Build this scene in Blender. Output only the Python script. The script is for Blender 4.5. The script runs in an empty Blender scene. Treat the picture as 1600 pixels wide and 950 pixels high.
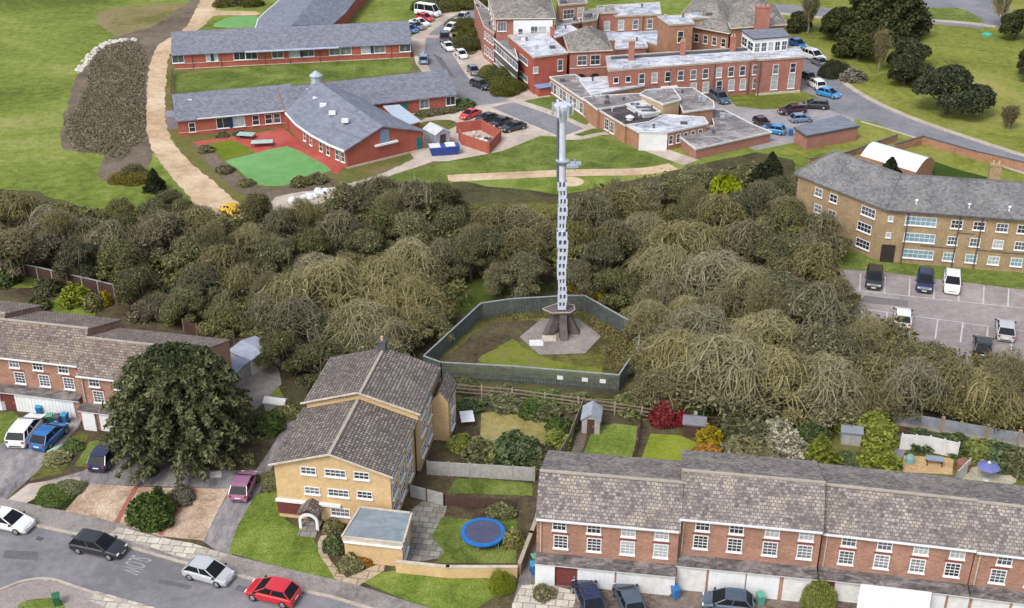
import bpy, bmesh, math, random
import numpy as np
from mathutils import Vector, Matrix
R = math.radians
scene = bpy.context.scene
COL = scene.collection
# ------------------------------------------------------------------ camera
F, TH, H = 1900., R(28), 65.
cam_d = bpy.data.cameras.new('camera'); cam = bpy.data.objects.new('camera', cam_d); COL.objects.link(cam)
cam_d.sensor_width = 36; cam_d.lens = F/1600*36; cam_d.clip_start = 1; cam_d.clip_end = 6000
cam.location = (0, 0, H); cam.rotation_euler = (R(90)-TH, 0, 0)
scene.camera = cam
# ------------------------------------------------------------------ light: bright thin overcast, sun behind the viewer to the left
SUN_EL, SUN_AZ = R(50), R(215)      # azimuth clockwise from +Y
w = bpy.data.worlds.new('World'); scene.world = w; w.use_nodes = True
nt = w.node_tree; bg = nt.nodes['Background']
sky = nt.nodes.new('ShaderNodeTexSky'); sky.sky_type = 'NISHITA'; sky.sun_disc = False
sky.sun_elevation = SUN_EL; sky.sun_rotation = SUN_AZ; sky.dust_density = 3.0; sky.ozone_density = 0.6
hsv = nt.nodes.new('ShaderNodeHueSaturation'); hsv.inputs['Saturation'].default_value = .55
nt.links.new(sky.outputs[0], hsv.inputs['Color']); nt.links.new(hsv.outputs[0], bg.inputs[0]); bg.inputs[1].default_value = 0.15
sd = bpy.data.lights.new('sun', 'SUN'); sun = bpy.data.objects.new('sun', sd); COL.objects.link(sun)
sd.energy = 1.1; sd.angle = R(20); sd.color = (1, .97, .92)
dirv = Vector((math.sin(SUN_AZ)*math.cos(SUN_EL), math.cos(SUN_AZ)*math.cos(SUN_EL), math.sin(SUN_EL)))
sun.rotation_euler = dirv.to_track_quat('Z', 'Y').to_euler(); sun.location = (0, 0, 200)
scene.view_settings.view_transform = 'Standard'; scene.view_settings.look = 'None'
scene.view_settings.exposure = 0.66; scene.view_settings.gamma = 1
scene.cycles.max_bounces = 5; scene.cycles.diffuse_bounces = 3; scene.cycles.use_denoising = True

# ------------------------------------------------------------------ plan helpers: the map was surveyed off the photograph
def P(px, py, z=0.):
    u = (px-800)/F; v = (py-475)/F
    d = (u, math.cos(TH)-v*math.sin(TH), -(math.sin(TH)+v*math.cos(TH)))
    t = (z-H)/d[2]
    return Vector((t*d[0], t*d[1], z))
def ray_plane(px, py, A, B):
    """where a wall running from A to B stands under a surveyed point: (metres along, height)"""
    u = (px-800)/F; v = (py-475)/F
    d = Vector((u, math.cos(TH)-v*math.sin(TH), -(math.sin(TH)+v*math.cos(TH))))
    ab = Vector((B[0]-A[0], B[1]-A[1], 0)); L = ab.length; ab /= L
    n = Vector((ab.y, -ab.x, 0)); o = Vector((0, 0, H))
    t = (Vector((A[0], A[1], 0))-o).dot(n)/d.dot(n)
    q = o+d*t
    return (q-Vector((A[0], A[1], 0))).dot(ab), q.z

# ------------------------------------------------------------------ tagging
def tag(o, label=None, cat=None, group=None, kind=None):
    if label: o['label'] = label
    if cat: o['category'] = cat
    if group: o['group'] = group
    if kind: o['kind'] = kind
    return o
def empty(name, loc, rz=0, label=None, cat=None, group=None):
    o = bpy.data.objects.new(name, None); COL.objects.link(o)
    o.location = loc; o.rotation_euler = (0, 0, rz); o.empty_display_size = .2
    return tag(o, label, cat, group)
def children(o): return [c for c in COL.objects if c.parent is o]
KIDS = {}
def copy_tree(o, parent=None, depth=0):
    c = o.copy(); COL.objects.link(c); c.parent = parent
    for k in KIDS.get(o.name, []):
        copy_tree(k, c)
    return c
def parented(o, parent):
    o.parent = parent; KIDS.setdefault(parent.name, []).append(o); return o

# ------------------------------------------------------------------ mesh collector
class MB:
    def __init__(s): s.v = []; s.f = []; s.m = []
    def quad(s, *pts, m=0):
        b = len(s.v); s.v += [tuple(p) for p in pts]; s.f.append(tuple(range(b, b+len(pts)))); s.m.append(m)
        return s
    def box(s, x0, y0, z0, x1, y1, z1, T=None, m=0):
        c = [(x0,y0,z0),(x1,y0,z0),(x1,y1,z0),(x0,y1,z0),(x0,y0,z1),(x1,y0,z1),(x1,y1,z1),(x0,y1,z1)]
        if T is not None: c = [tuple(T @ Vector(p)) for p in c]
        b = len(s.v); s.v += c
        for f in ((0,3,2,1),(4,5,6,7),(0,1,5,4),(1,2,6,5),(2,3,7,6),(3,0,4,7)): s.f.append(tuple(b+i for i in f)); s.m.append(m)
        return s
    def prism(s, poly, z0, z1, m=0, mt=None):
        """poly: (x,y) list counter-clockwise; z0,z1 numbers"""
        a = sum(poly[i][0]*poly[(i+1)%len(poly)][1]-poly[(i+1)%len(poly)][0]*poly[i][1] for i in range(len(poly)))
        if a < 0: poly = list(poly)[::-1]
        n = len(poly); b = len(s.v)
        s.v += [(p[0], p[1], z0) for p in poly]+[(p[0], p[1], z1) for p in poly]
        s.f.append(tuple(b+i for i in range(n))[::-1]); s.m.append(m)
        s.f.append(tuple(b+n+i for i in range(n))); s.m.append(m if mt is None else mt)
        for i in range(n):
            j = (i+1) % n; s.f.append((b+i, b+j, b+n+j, b+n+i)); s.m.append(m)
        return s
    def solid(s, faces, m=0):
        for f in faces: s.quad(*f, m=m)
        return s
    def tube(s, p0, p1, r0, r1=None, n=8, cap=True, m=0):
        r1 = r0 if r1 is None else r1
        p0 = Vector(p0); p1 = Vector(p1); d = (p1-p0)
        if d.length < 1e-6: return s
        d.normalize(); a = d.orthogonal().normalized(); c = d.cross(a); b = len(s.v)
        for p, r in ((p0, r0), (p1, r1)):
            for i in range(n):
                t = 2*math.pi*i/n; s.v.append(tuple(p+(a*math.cos(t)+c*math.sin(t))*r))
        for i in range(n):
            j = (i+1) % n; s.f.append((b+i, b+j, b+n+j, b+n+i)); s.m.append(m)
        if cap:
            s.f.append(tuple(b+i for i in range(n))[::-1]); s.f.append(tuple(b+n+i for i in range(n))); s.m += [m, m]
        return s
    def path(s, pts, r, n=6, m=0):
        for i in range(len(pts)-1):
            s.tube(pts[i], pts[i+1], r[i] if hasattr(r, '__len__') else r, r[i+1] if hasattr(r, '__len__') else r, n, m=m)
        return s
    def lathe(s, prof, n=16, c=(0,0), m=0):
        b = len(s.v)
        for r, z in prof:
            for i in range(n):
                t = 2*math.pi*i/n; s.v.append((c[0]+r*math.cos(t), c[1]+r*math.sin(t), z))
        for k in range(len(prof)-1):
            for i in range(n):
                j = (i+1) % n; s.f.append((b+k*n+i, b+k*n+j, b+(k+1)*n+j, b+(k+1)*n+i)); s.m.append(m)
        s.f.append(tuple(b+i for i in range(n))[::-1]); s.m.append(m)
        s.f.append(tuple(b+(len(prof)-1)*n+i for i in range(n))); s.m.append(m)
        return s
    def loft(s, rings, m=0, cap=True):
        b = len(s.v); n = len(rings[0])
        for r in rings: s.v += [tuple(p) for p in r]
        for k in range(len(rings)-1):
            for i in range(n):
                j = (i+1) % n; s.f.append((b+k*n+i, b+k*n+j, b+(k+1)*n+j, b+(k+1)*n+i)); s.m.append(m)
        if cap:
            s.f.append(tuple(b+i for i in range(n))[::-1]); s.f.append(tuple(b+(len(rings)-1)*n+i for i in range(n))); s.m += [m, m]
        return s
    def mesh(s, name, mats, uv=True, smooth=False, off=(0,0,0)):
        me = bpy.data.meshes.new(name)
        if any(off): vs = [(p[0]-off[0], p[1]-off[1], p[2]-off[2]) for p in s.v]
        else: vs = s.v
        me.from_pydata(vs, [], s.f)
        for mt in (mats if isinstance(mats, (list, tuple)) else [mats]): me.materials.append(mt)
        me.polygons.foreach_set('material_index', s.m)
        if smooth: me.polygons.foreach_set('use_smooth', [True]*len(s.f))
        if uv:
            ul = me.uv_layers.new(name='metres'); buf = [0.]*(2*len(me.loops))
            for p in me.polygons:
                n = p.normal
                t = Vector((-n.y, n.x, 0))
                if t.length < .05: t = Vector((1, 0, 0))
                t.normalize(); bt = n.cross(t)
                for li in p.loop_indices:
                    co = me.vertices[me.loops[li].vertex_index].co
                    buf[2*li] = co.dot(t)+37.; buf[2*li+1] = co.dot(bt)+53.
            ul.data.foreach_set('uv', buf)
        me.validate(); me.update()
        return me
    def build(s, name, mats, parent=None, off=None, uv=True, smooth=False, bevel=0, fixn=False):
        if not s.f: return None
        if off is None and parent is not None: off = WORLD_OFF.get(parent.name, (0, 0, 0))
        if off is None: off = (0, 0, 0)
        me = s.mesh(name, mats, uv, smooth, off)
        if fixn or bevel:
            bm = bmesh.new(); bm.from_mesh(me)
            bmesh.ops.remove_doubles(bm, verts=bm.verts, dist=1e-4)
            bmesh.ops.recalc_face_normals(bm, faces=bm.faces); bm.to_mesh(me); bm.free()
        o = bpy.data.objects.new(name, me); COL.objects.link(o)
        if parent is not None: parented(o, parent)
        if bevel:
            b = o.modifiers.new('bevel', 'BEVEL'); b.width = bevel; b.segments = 2; b.limit_method = 'ANGLE'
        return o
WORLD_OFF = {}      # things whose parts are drawn in world coordinates: name -> base point

# ------------------------------------------------------------------ materials
def srgb(r, g, b):
    f = lambda c: (c/255/12.92) if c/255 <= .04045 else ((c/255+.055)/1.055)**2.4
    return (f(r), f(g), f(b), 1)
MATS = {}
class NT:
    def __init__(s, name):
        s.m = bpy.data.materials.new(name); s.m.use_nodes = True; s.t = s.m.node_tree; s.N = s.t.nodes; s.L = s.t.links
        s.b = s.N['Principled BSDF']
    def n(s, t, **k):
        x = s.N.new(t)
        for a, v in k.items():
            if a.startswith('i_'): x.inputs[a[2:].replace('_', ' ')].default_value = v
            else: setattr(x, a, v)
        return x
    def link(s, a, b): s.L.new(a, b)
    def coord(s, kind='pos', scale=(1,1,1), rot=(0,0,0)):
        if kind == 'pos': o = s.n('ShaderNodeNewGeometry').outputs['Position']
        elif kind == 'uv': o = s.n('ShaderNodeUVMap', uv_map='metres').outputs[0]
        else: o = s.n('ShaderNodeTexCoord').outputs['Object']
        mp = s.n('ShaderNodeMapping'); mp.inputs['Scale'].default_value = scale; mp.inputs['Rotation'].default_value = rot
        s.link(o, mp.inputs[0]); return mp.outputs[0]
    def noise(s, co, scale, detail=5, rough=.6, dist=0):
        x = s.n('ShaderNodeTexNoise'); x.inputs['Scale'].default_value = scale; x.inputs['Detail'].default_value = detail
        x.inputs['Roughness'].default_value = rough; x.inputs['Distortion'].default_value = dist; s.link(co, x.inputs['Vector']); return x.outputs['Fac']
    def ramp(s, fac, stops, interp='LINEAR'):
        x = s.n('ShaderNodeValToRGB'); x.color_ramp.interpolation = interp
        e = x.color_ramp.elements
        while len(e) < len(stops): e.new(.5)
        for i, (p, c) in enumerate(stops): e[i].position = p; e[i].color = c if len(c) == 4 else (*c, 1)
        s.link(fac, x.inputs[0]); return x.outputs[0]
    def mix(s, fac, a, b, mode='MIX'):
        x = s.n('ShaderNodeMix', data_type='RGBA', blend_type=mode)
        if isinstance(fac, (int, float)): x.inputs[0].default_value = fac
        else: s.link(fac, x.inputs[0])
        for i, c in ((6, a), (7, b)):
            if isinstance(c, tuple): x.inputs[i].default_value = c
            else: s.link(c, x.inputs[i])
        return x.outputs[2]
    def math(s, op, a, b=0.):
        x = s.n('ShaderNodeMath', operation=op)
        for i, c in ((0, a), (1, b)):
            if isinstance(c, (int, float)): x.inputs[i].default_value = c
            else: s.link(c, x.inputs[i])
        return x.outputs[0]
    def done(s, col, rough=.85, bump=None, bstr=.3, bdist=.05, metal=0, spec=.3, alpha=None):
        if isinstance(col, tuple): s.b.inputs['Base Color'].default_value = col
        else: s.link(col, s.b.inputs['Base Color'])
        s.b.inputs['Roughness'].default_value = rough; s.b.inputs['Metallic'].default_value = metal
        s.b.inputs['Specular IOR Level'].default_value = spec
        if bump is not None:
            x = s.n('ShaderNodeBump'); x.inputs['Strength'].default_value = bstr; x.inputs['Distance'].default_value = bdist
            s.link(bump, x.inputs['Height']); s.link(x.outputs[0], s.b.inputs['Normal'])
        MATS[s.m.name] = s.m
        return s.m
def m_plain(name, c, rough=.6, metal=0, spec=.4, vary=.15, scale=1.5):
    t = NT(name); co = t.coord('obj'); nz = t.noise(co, scale, 4)
    dark = tuple(x*(1-vary) for x in c[:3])+(1,); light = tuple(min(1, x*(1+vary)) for x in c[:3])+(1,)
    return t.done(t.ramp(nz, [(.3, dark), (.7, light)]), rough, metal=metal, spec=spec)
def m_ground(name, cols, s1=.12, s2=2.5, rough=.95, bstr=.4, bscale=8, fine=.35, aniso=(1,1,1)):
    """three-tone ground: broad patches, mid clumps, fine grain"""
    t = NT(name); co = t.coord('pos', aniso)
    a = t.noise(co, s1, 6, .65, .5); b = t.noise(co, s2, 6, .7); c = t.noise(co, bscale, 3, .7)
    mixf = t.math('ADD', t.math('MULTIPLY', a, .6), t.math('MULTIPLY', b, .4))
    n = len(cols); col = t.ramp(mixf, [(.40+.20*i/(n-1), k) for i, k in enumerate(cols)])
    g = t.ramp(c, [(.3, (1-fine,)*3), (.7, (1+fine*.6,)*3)])
    return t.done(t.mix(1., col, g, 'MULTIPLY'), rough, bump=b, bstr=bstr, bdist=.2, spec=.1)
def m_brick(name, c1, c2, mortar, patch=.25, bw=.23, bh=.075, weather=.3):
    t = NT(name); uv = t.coord('uv')
    br = t.n('ShaderNodeTexBrick'); t.link(uv, br.inputs['Vector'])
    br.inputs['Color1'].default_value = c1; br.inputs['Color2'].default_value = c2; br.inputs['Mortar'].default_value = mortar
    br.inputs['Scale'].default_value = 1; br.inputs['Brick Width'].default_value = bw; br.inputs['Row Height'].default_value = bh
    br.inputs['Mortar Size'].default_value = .008; br.inputs['Bias'].default_value = 0
    co = t.coord('pos'); n1 = t.noise(co, .8, 6, .65); n2 = t.noise(t.coord('uv', (3, 12, 1)), 1., 5, .7)
    g1 = t.ramp(n1, [(.3, (1-patch,)*3), (.7, (1+patch*.5,)*3)]); g2 = t.ramp(n2, [(.3, (1-weather,)*3), (.7, (1+weather*.6,)*3)])
    return t.done(t.mix(1., t.mix(1., br.outputs[0], g1, 'MULTIPLY'), g2, 'MULTIPLY'), .9, bump=br.outputs['Fac'], bstr=.15, bdist=.01, spec=.15)
def m_tiles(name, cols, tw, th, gap, offset=.5, moss=None, bstr=.6, patch=.35, gapw=.03, lich=.5, warp=.06):
    """rows of tiles, every tile its own tone, with lichen in patches"""
    t = NT(name); uv = t.coord('uv')
    wob = t.n('ShaderNodeTexNoise'); wob.inputs['Scale'].default_value = 2.2; wob.inputs['Detail'].default_value = 3; t.link(uv, wob.inputs['Vector'])
    uv = t.mix(warp, uv, wob.outputs['Color'], 'LINEAR_LIGHT')
    br = t.n('ShaderNodeTexBrick', offset=offset); t.link(uv, br.inputs['Vector'])
    br.inputs['Color1'].default_value = (0,0,0,1); br.inputs['Color2'].default_value = (1,1,1,1); br.inputs['Mortar'].default_value = (.5,.5,.5,1)
    br.inputs['Scale'].default_value = 1; br.inputs['Brick Width'].default_value = tw; br.inputs['Row Height'].default_value = th; br.inputs['Mortar Size'].default_value = gapw
    br.inputs['Mortar Smooth'].default_value = .4
    # whole-tile white noise
    n = len(cols); tone = t.noise(t.coord('uv', (1/tw, 1/th, 1)), .9, 3, .75)
    mixv = t.math('ADD', t.math('MULTIPLY', br.outputs[0], .35), t.math('MULTIPLY', tone, .65))
    col = t.ramp(mixv, [(.25+.4*i/(n-1), k) for i, k in enumerate(cols)])
    co = t.coord('pos'); n1 = t.noise(co, .35, 7, .7, .6); g1 = t.ramp(n1, [(.3, (1-patch,)*3), (.7, (1+patch*.6,)*3)])
    col = t.mix(1., col, g1, 'MULTIPLY')
    if moss is not None:
        mf = t.ramp(t.noise(co, .5, 8, .75), [(.5, (0,0,0)), (.66, (lich,)*3)])
        col = t.mix(mf, col, moss)
    col = t.mix(br.outputs['Fac'], col, gap)
    return t.done(col, .85, bump=t.math('SUBTRACT', tone, br.outputs['Fac']), bstr=bstr, bdist=.05, spec=.2)
def m_leaf(name, cols, clump=.9, rough=.75, objvar=.25, tone=.45):
    """every leaf clump its own tone, whole clumps drifting, every tree a little different"""
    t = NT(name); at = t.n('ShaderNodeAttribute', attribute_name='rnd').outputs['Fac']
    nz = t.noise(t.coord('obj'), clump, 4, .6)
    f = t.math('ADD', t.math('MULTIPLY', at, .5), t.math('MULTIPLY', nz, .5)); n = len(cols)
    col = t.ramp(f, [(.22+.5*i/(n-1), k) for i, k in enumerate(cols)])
    oi = t.n('ShaderNodeObjectInfo').outputs['Random']
    hs = t.n('ShaderNodeHueSaturation'); t.link(col, hs.inputs['Color'])
    hs.inputs['Hue'].default_value = .5
    t.link(t.math('ADD', t.math('MULTIPLY', oi, objvar*2), 1-objvar), hs.inputs['Value'])
    t.link(t.math('ADD', t.math('MULTIPLY', t.math('FRACT', t.math('MULTIPLY', oi, 7.3)), .3), .72 if objvar > .1 else .95), hs.inputs['Saturation'])
    return t.done(hs.outputs[0], rough, spec=.15)
# ---- palette
GRASS = m_ground('field grass', [srgb(86,98,42), srgb(106,120,52), srgb(122,134,64), srgb(144,144,88)], .035, .7, bscale=4)
GRASS_R = m_ground('park grass', [srgb(94,102,44), srgb(114,122,54), srgb(132,136,66), srgb(148,142,86)], .04, .8, bscale=4, fine=.3)
LAWN = m_ground('lawn', [srgb(78,92,42), srgb(102,116,54), srgb(124,136,72)], .2, 1.6, bscale=7, fine=.5)
LAWN_B = m_ground('bright lawn', [srgb(86,104,42), srgb(110,127,54), srgb(132,144,74)], .2, 1.6, bscale=7, fine=.5)
LAWN_T = m_ground('tan lawn', [srgb(122,114,66), srgb(146,136,84), srgb(162,150,102)], .3, 1.6, bscale=9)
ROUGH = m_ground('rough grass', [srgb(72,66,44), srgb(92,90,48), srgb(104,106,52), srgb(120,108,76)], .2, 1.2, bscale=5, fine=.45)
WOODSOIL = m_ground('woodland floor', [srgb(60,58,40), srgb(80,76,54), srgb(94,92,58)], .15, 1.2, bscale=5, fine=.5)
SCRUBSOIL = m_ground('brown scrub soil', [srgb(92,82,70), srgb(110,99,86), srgb(124,112,98)], .15, .8, bscale=4, fine=.35)
SOIL = m_ground('garden soil', [srgb(66,58,46), srgb(86,76,60), srgb(98,94,66)], .4, 2, bscale=6, fine=.45)
TRACK = m_ground('sandy track', [srgb(168,144,116), srgb(190,166,138), srgb(204,184,158)], .1, .8, bscale=4, fine=.15, bstr=.2)
ASPH = m_ground('asphalt', [srgb(112,112,118), srgb(126,126,132), srgb(138,136,140)], .15, 1.5, bscale=6, fine=.14, bstr=.1)
ASPH_N = m_ground('street asphalt', [srgb(112,110,114), srgb(127,125,130), srgb(138,136,140)], .12, 1.2, bscale=10, fine=.16, bstr=.1)
ASPH_W = m_ground('worn asphalt', [srgb(104,100,100), srgb(132,128,130), srgb(160,154,152)], .4, 1.6, bscale=8, fine=.22, bstr=.2, aniso=(1,.35,1))
PAVE = m_ground('pale paving', [srgb(158,146,134), srgb(178,166,154), srgb(194,184,172)], .12, 1., bscale=5, fine=.14, bstr=.1)
PARK = m_ground('car park surface', [srgb(130,122,121), srgb(147,138,137), srgb(162,153,150)], .1, 1., bscale=6, fine=.14, bstr=.1)
KERB = m_ground('kerb stone', [srgb(160,150,136), srgb(184,176,162)], .5, 2, bscale=6, fine=.12, bstr=.1)
COURT_G = m_ground('green play surface', [srgb(98,144,86), srgb(108,154,96), srgb(120,162,106)], .08, .6, bscale=4, fine=.1, bstr=.1)
COURT_R = m_ground('red play surface', [srgb(152,72,66), srgb(168,82,76), srgb(178,98,90)], .1, .8, bscale=4, fine=.14, bstr=.1)
PEBBLE = m_ground('tan block paving', [srgb(156,130,110), srgb(186,162,140), srgb(206,186,166)], .5, 3.2, bscale=11, fine=.45, bstr=.5)
REDBAND = m_ground('red block band', [srgb(150,92,82), srgb(172,112,100)], .5, 3, bscale=11, fine=.3)
CONC = m_ground('concrete slab', [srgb(120,112,108), srgb(140,132,128), srgb(152,146,140)], .3, 2, bscale=6, fine=.2)
LINE = m_ground('white line paint', [srgb(170,172,172), srgb(200,200,198)], .8, 5, bscale=12, fine=.2)
def m_slabs(name, c1, c2, gap, s):
    t = NT(name); co = t.coord('pos', rot=(0,0,.15)); br = t.n('ShaderNodeTexBrick'); t.link(co, br.inputs['Vector'])
    br.inputs['Color1'].default_value = c1; br.inputs['Color2'].default_value = c2; br.inputs['Mortar'].default_value = gap
    br.inputs['Scale'].default_value = 1; br.inputs['Brick Width'].default_value = s; br.inputs['Row Height'].default_value = s*.8; br.inputs['Mortar Size'].default_value = .04
    g = t.ramp(t.noise(co, 2., 6, .7), [(.3, (.7,)*3), (.7, (1.12,)*3)])
    return t.done(t.mix(1., br.outputs[0], g, 'MULTIPLY'), .9, spec=.2)
SLABS = m_slabs('grey patio slabs', srgb(150,146,138), srgb(124,120,114), srgb(96,92,84), .9)
WSLABS = m_slabs('pale footway slabs', srgb(206,198,184), srgb(176,168,156), srgb(132,124,114), 1.0)
PATHSLAB = m_slabs('buff path slabs', srgb(184,166,142), srgb(170,152,130), srgb(120,104,86), 1.3)

B_RED = m_brick('hospital red brick', srgb(176,112,98), srgb(154,92,80), srgb(170,142,130))
B_REDN = m_brick('new red brick', srgb(172,88,72), srgb(156,76,64), srgb(166,116,102), patch=.15, weather=.15)
B_SCHOOL = m_brick('school red brick', srgb(178,92,76), srgb(156,76,64), srgb(168,122,108), patch=.2)
B_BROWN = m_brick('orange brown brick', srgb(178,130,100), srgb(154,108,84), srgb(170,144,124))
B_TERR = m_brick('terrace brick', srgb(174,130,109), srgb(151,109,92), srgb(166,144,130))
B_YEL = m_brick('yellow brick', srgb(212,180,132), srgb(196,164,116), srgb(198,176,144), patch=.15, weather=.18)
B_BARR = m_brick('buff brown brick', srgb(172,146,110), srgb(148,124,94), srgb(162,146,122))
B_PINK = m_brick('pinkish brick', srgb(172,120,106), srgb(158,106,94), srgb(168,134,124), patch=.15)
T_TERR = m_tiles('weathered terrace tiles', [srgb(88,82,82), srgb(114,106,106), srgb(136,128,126), srgb(156,149,144)], .32, .27, srgb(98,92,90), moss=srgb(184,172,150), gapw=.03, warp=.12, lich=.65)
T_LEFT = m_tiles('brown terrace tiles', [srgb(92,82,78), srgb(114,102,97), srgb(130,118,111), srgb(154,141,130)], .32, .26, srgb(92,84,80), moss=srgb(176,158,132), gapw=.035)
T_YEL = m_tiles('dark interlocking pantiles', [srgb(94,87,85), srgb(114,106,103), srgb(130,121,116), srgb(156,146,135)], .32, .3, srgb(80,74,73), offset=0, moss=srgb(160,148,124), gapw=.05, bstr=.9, lich=.35)
T_SLATE = m_tiles('blue grey slate', [srgb(98,101,112), srgb(113,116,127), srgb(126,129,140)], .5, .3, srgb(104,106,120), patch=.16, bstr=.2, gapw=.015)
T_SLATE2 = m_tiles('smooth grey roofing', [srgb(104,109,121), srgb(115,120,132), srgb(125,130,142)], .9, .5, srgb(108,112,126), patch=.1, bstr=.1, gapw=.01)
T_BARR = m_tiles('sooty grey tiles', [srgb(96,96,100), srgb(110,110,114), srgb(122,122,124), srgb(132,132,132)], .36, .28, srgb(88,88,90), moss=srgb(140,134,118), gapw=.02, lich=.35)
T_OLD = m_tiles('lichened grey slate', [srgb(98,96,94), srgb(126,122,118), srgb(150,146,140)], .5, .35, srgb(92,88,86), moss=srgb(160,150,130), gapw=.02)
def m_flat(name, c1, c2, c3, s=.25):
    t = NT(name); co = t.coord('pos', (1, 1.6, 1)); a = t.noise(co, s, 8, .75, 1.2); b = t.noise(co, 2., 5, .7)
    col = t.ramp(t.math('ADD', t.math('MULTIPLY', a, .75), t.math('MULTIPLY', b, .25)), [(.40, c1), (.5, c2), (.58, c3)])
    return t.done(col, .8, spec=.3, bump=b, bstr=.1)
FLAT_W = m_flat('pale felt roof', srgb(122,124,132), srgb(176,178,188), srgb(208,210,216))
FLAT_G = m_flat('grey felt roof', srgb(92,89,90), srgb(126,122,122), srgb(164,160,158))
FLAT_D = m_flat('dark felt roof', srgb(52,48,50), srgb(70,64,66), srgb(96,88,88))
FLAT_B = m_flat('blue grey felt roof', srgb(112,124,132), srgb(124,136,144), srgb(136,148,154), .5)
LEDGE = m_flat('stained ledge felt', srgb(70,66,66), srgb(104,98,98), srgb(138,132,130), .6)
WHITE = m_plain('white paint', (.7,.71,.72,1), .5, vary=.06)
OFFW = m_plain('off white render', (.62,.62,.61,1), .8, vary=.15)
CREAM = m_plain('cream trim', (.5,.44,.36,1), .7, vary=.2)
BUFF = m_plain('buff render', srgb(184,160,124), .9, vary=.12)
MAROON = m_plain('maroon hung tiles', srgb(104,52,50), .8, vary=.15)
GLASS = m_plain('dark window glass', (.03,.035,.042,1), .12, spec=.7, vary=.4, scale=.8)
GLASS2 = m_plain('grey window glass', (.08,.088,.10,1), .15, spec=.6, vary=.5, scale=1.2)
GLASS3 = m_plain('glass with painted pale reflection', (.16,.17,.18,1), .2, spec=.6, vary=.5, scale=1.2)  # paler base colour stands in for a partial reflection
GLASS_C = m_plain('curtained window glass', (.36,.38,.38,1), .25, spec=.6, vary=.3, scale=2)
GLASS_B = m_plain('glass with painted blue reflection', srgb(120,150,160), .15, spec=.8, vary=.3, scale=.8)  # blue reflection is put into the base colour
BLACK = m_plain('black pipe', (.02,.02,.022,1), .5)
LEAD = m_plain('dark lead', (.08,.08,.09,1), .6)
TEAL = m_plain('teal painted door', srgb(20,110,110), .5)
NAVY = m_plain('navy panel', srgb(30,44,84), .5)
WOOD = m_plain('weathered fence wood', srgb(132,116,100), .9, vary=.3, scale=4)
WOODD = m_plain('dark brown fence wood', srgb(78,58,50), .9, vary=.3, scale=4)
WOODG = m_plain('grey fence boards', srgb(160,158,156), .9, vary=.2, scale=3)
CONCP = m_plain('concrete post', srgb(160,152,140), .9, vary=.15)
STEEL = m_plain('galvanised steel', srgb(170,178,190), .45, metal=.3, vary=.15)
MASTW = m_plain('pale mast steel', srgb(196,202,216), .5, metal=.1, vary=.12, scale=2)
MASTD = m_plain('mast recess shade and cable tray', srgb(84,90,100), .6)
RUST = m_plain('weathered mast plinth', srgb(92,84,80), .8, vary=.25, scale=1.2)
FENCEG = m_plain('green grey fence mesh', srgb(88,95,94), .7, vary=.3, scale=2)
FTOP = m_plain('pale fence rail', srgb(142,150,152), .6)
BARK = m_plain('bark', (.09,.075,.055,1), .9, vary=.3, scale=3)
BARKL = m_plain('pale bark', (.2,.17,.125,1), .9, vary=.3, scale=3)

# ------------------------------------------------------------------ ground: one base sheet to the horizon, then named sheets, each a few mm above the last
def sheet(name, pts, z, mat, kind='structure', smooth=0, jitter=0, px=True, seed=1):
    w = [P(*p) for p in pts] if px else [Vector((*p, 0)) for p in pts]
    if smooth:
        n = len(w); out = []
        for i in range(n):
            a, b, c, d = w[i-1], w[i], w[(i+1)%n], w[(i+2)%n]
            for k in range(smooth):
                t = k/smooth
                out.append(.5*((2*b)+(c-a)*t+(2*a-5*b+4*c-d)*t*t+(3*b-a-3*c+d)*t*t*t))
        w = out
    if jitter:
        rnd = random.Random(seed); out = []
        for i in range(len(w)):
            a, b = w[i], w[(i+1) % len(w)]; L = (b-a).length; k = max(1, int(L/(jitter*2.2)))
            nrm = Vector((-(b-a).y, (b-a).x, 0)); nrm = nrm.normalized() if L > 1e-5 else nrm
            for j in range(k): out.append(a.lerp(b, j/k)+nrm*rnd.uniform(-jitter, jitter)*.5)
        w = out
    bm = bmesh.new(); vs = [bm.verts.new((p.x, p.y, z)) for p in w]; f = bm.faces.new(vs); f.normal_update()
    if f.normal.z < 0: f.normal_flip()
    bmesh.ops.triangulate(bm, faces=[f])
    me = bpy.data.meshes.new(name); bm.to_mesh(me); bm.free(); me.materials.append(mat)
    o = bpy.data.objects.new(name, me); COL.objects.link(o); o['kind'] = kind
    return o
S = sheet
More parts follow.
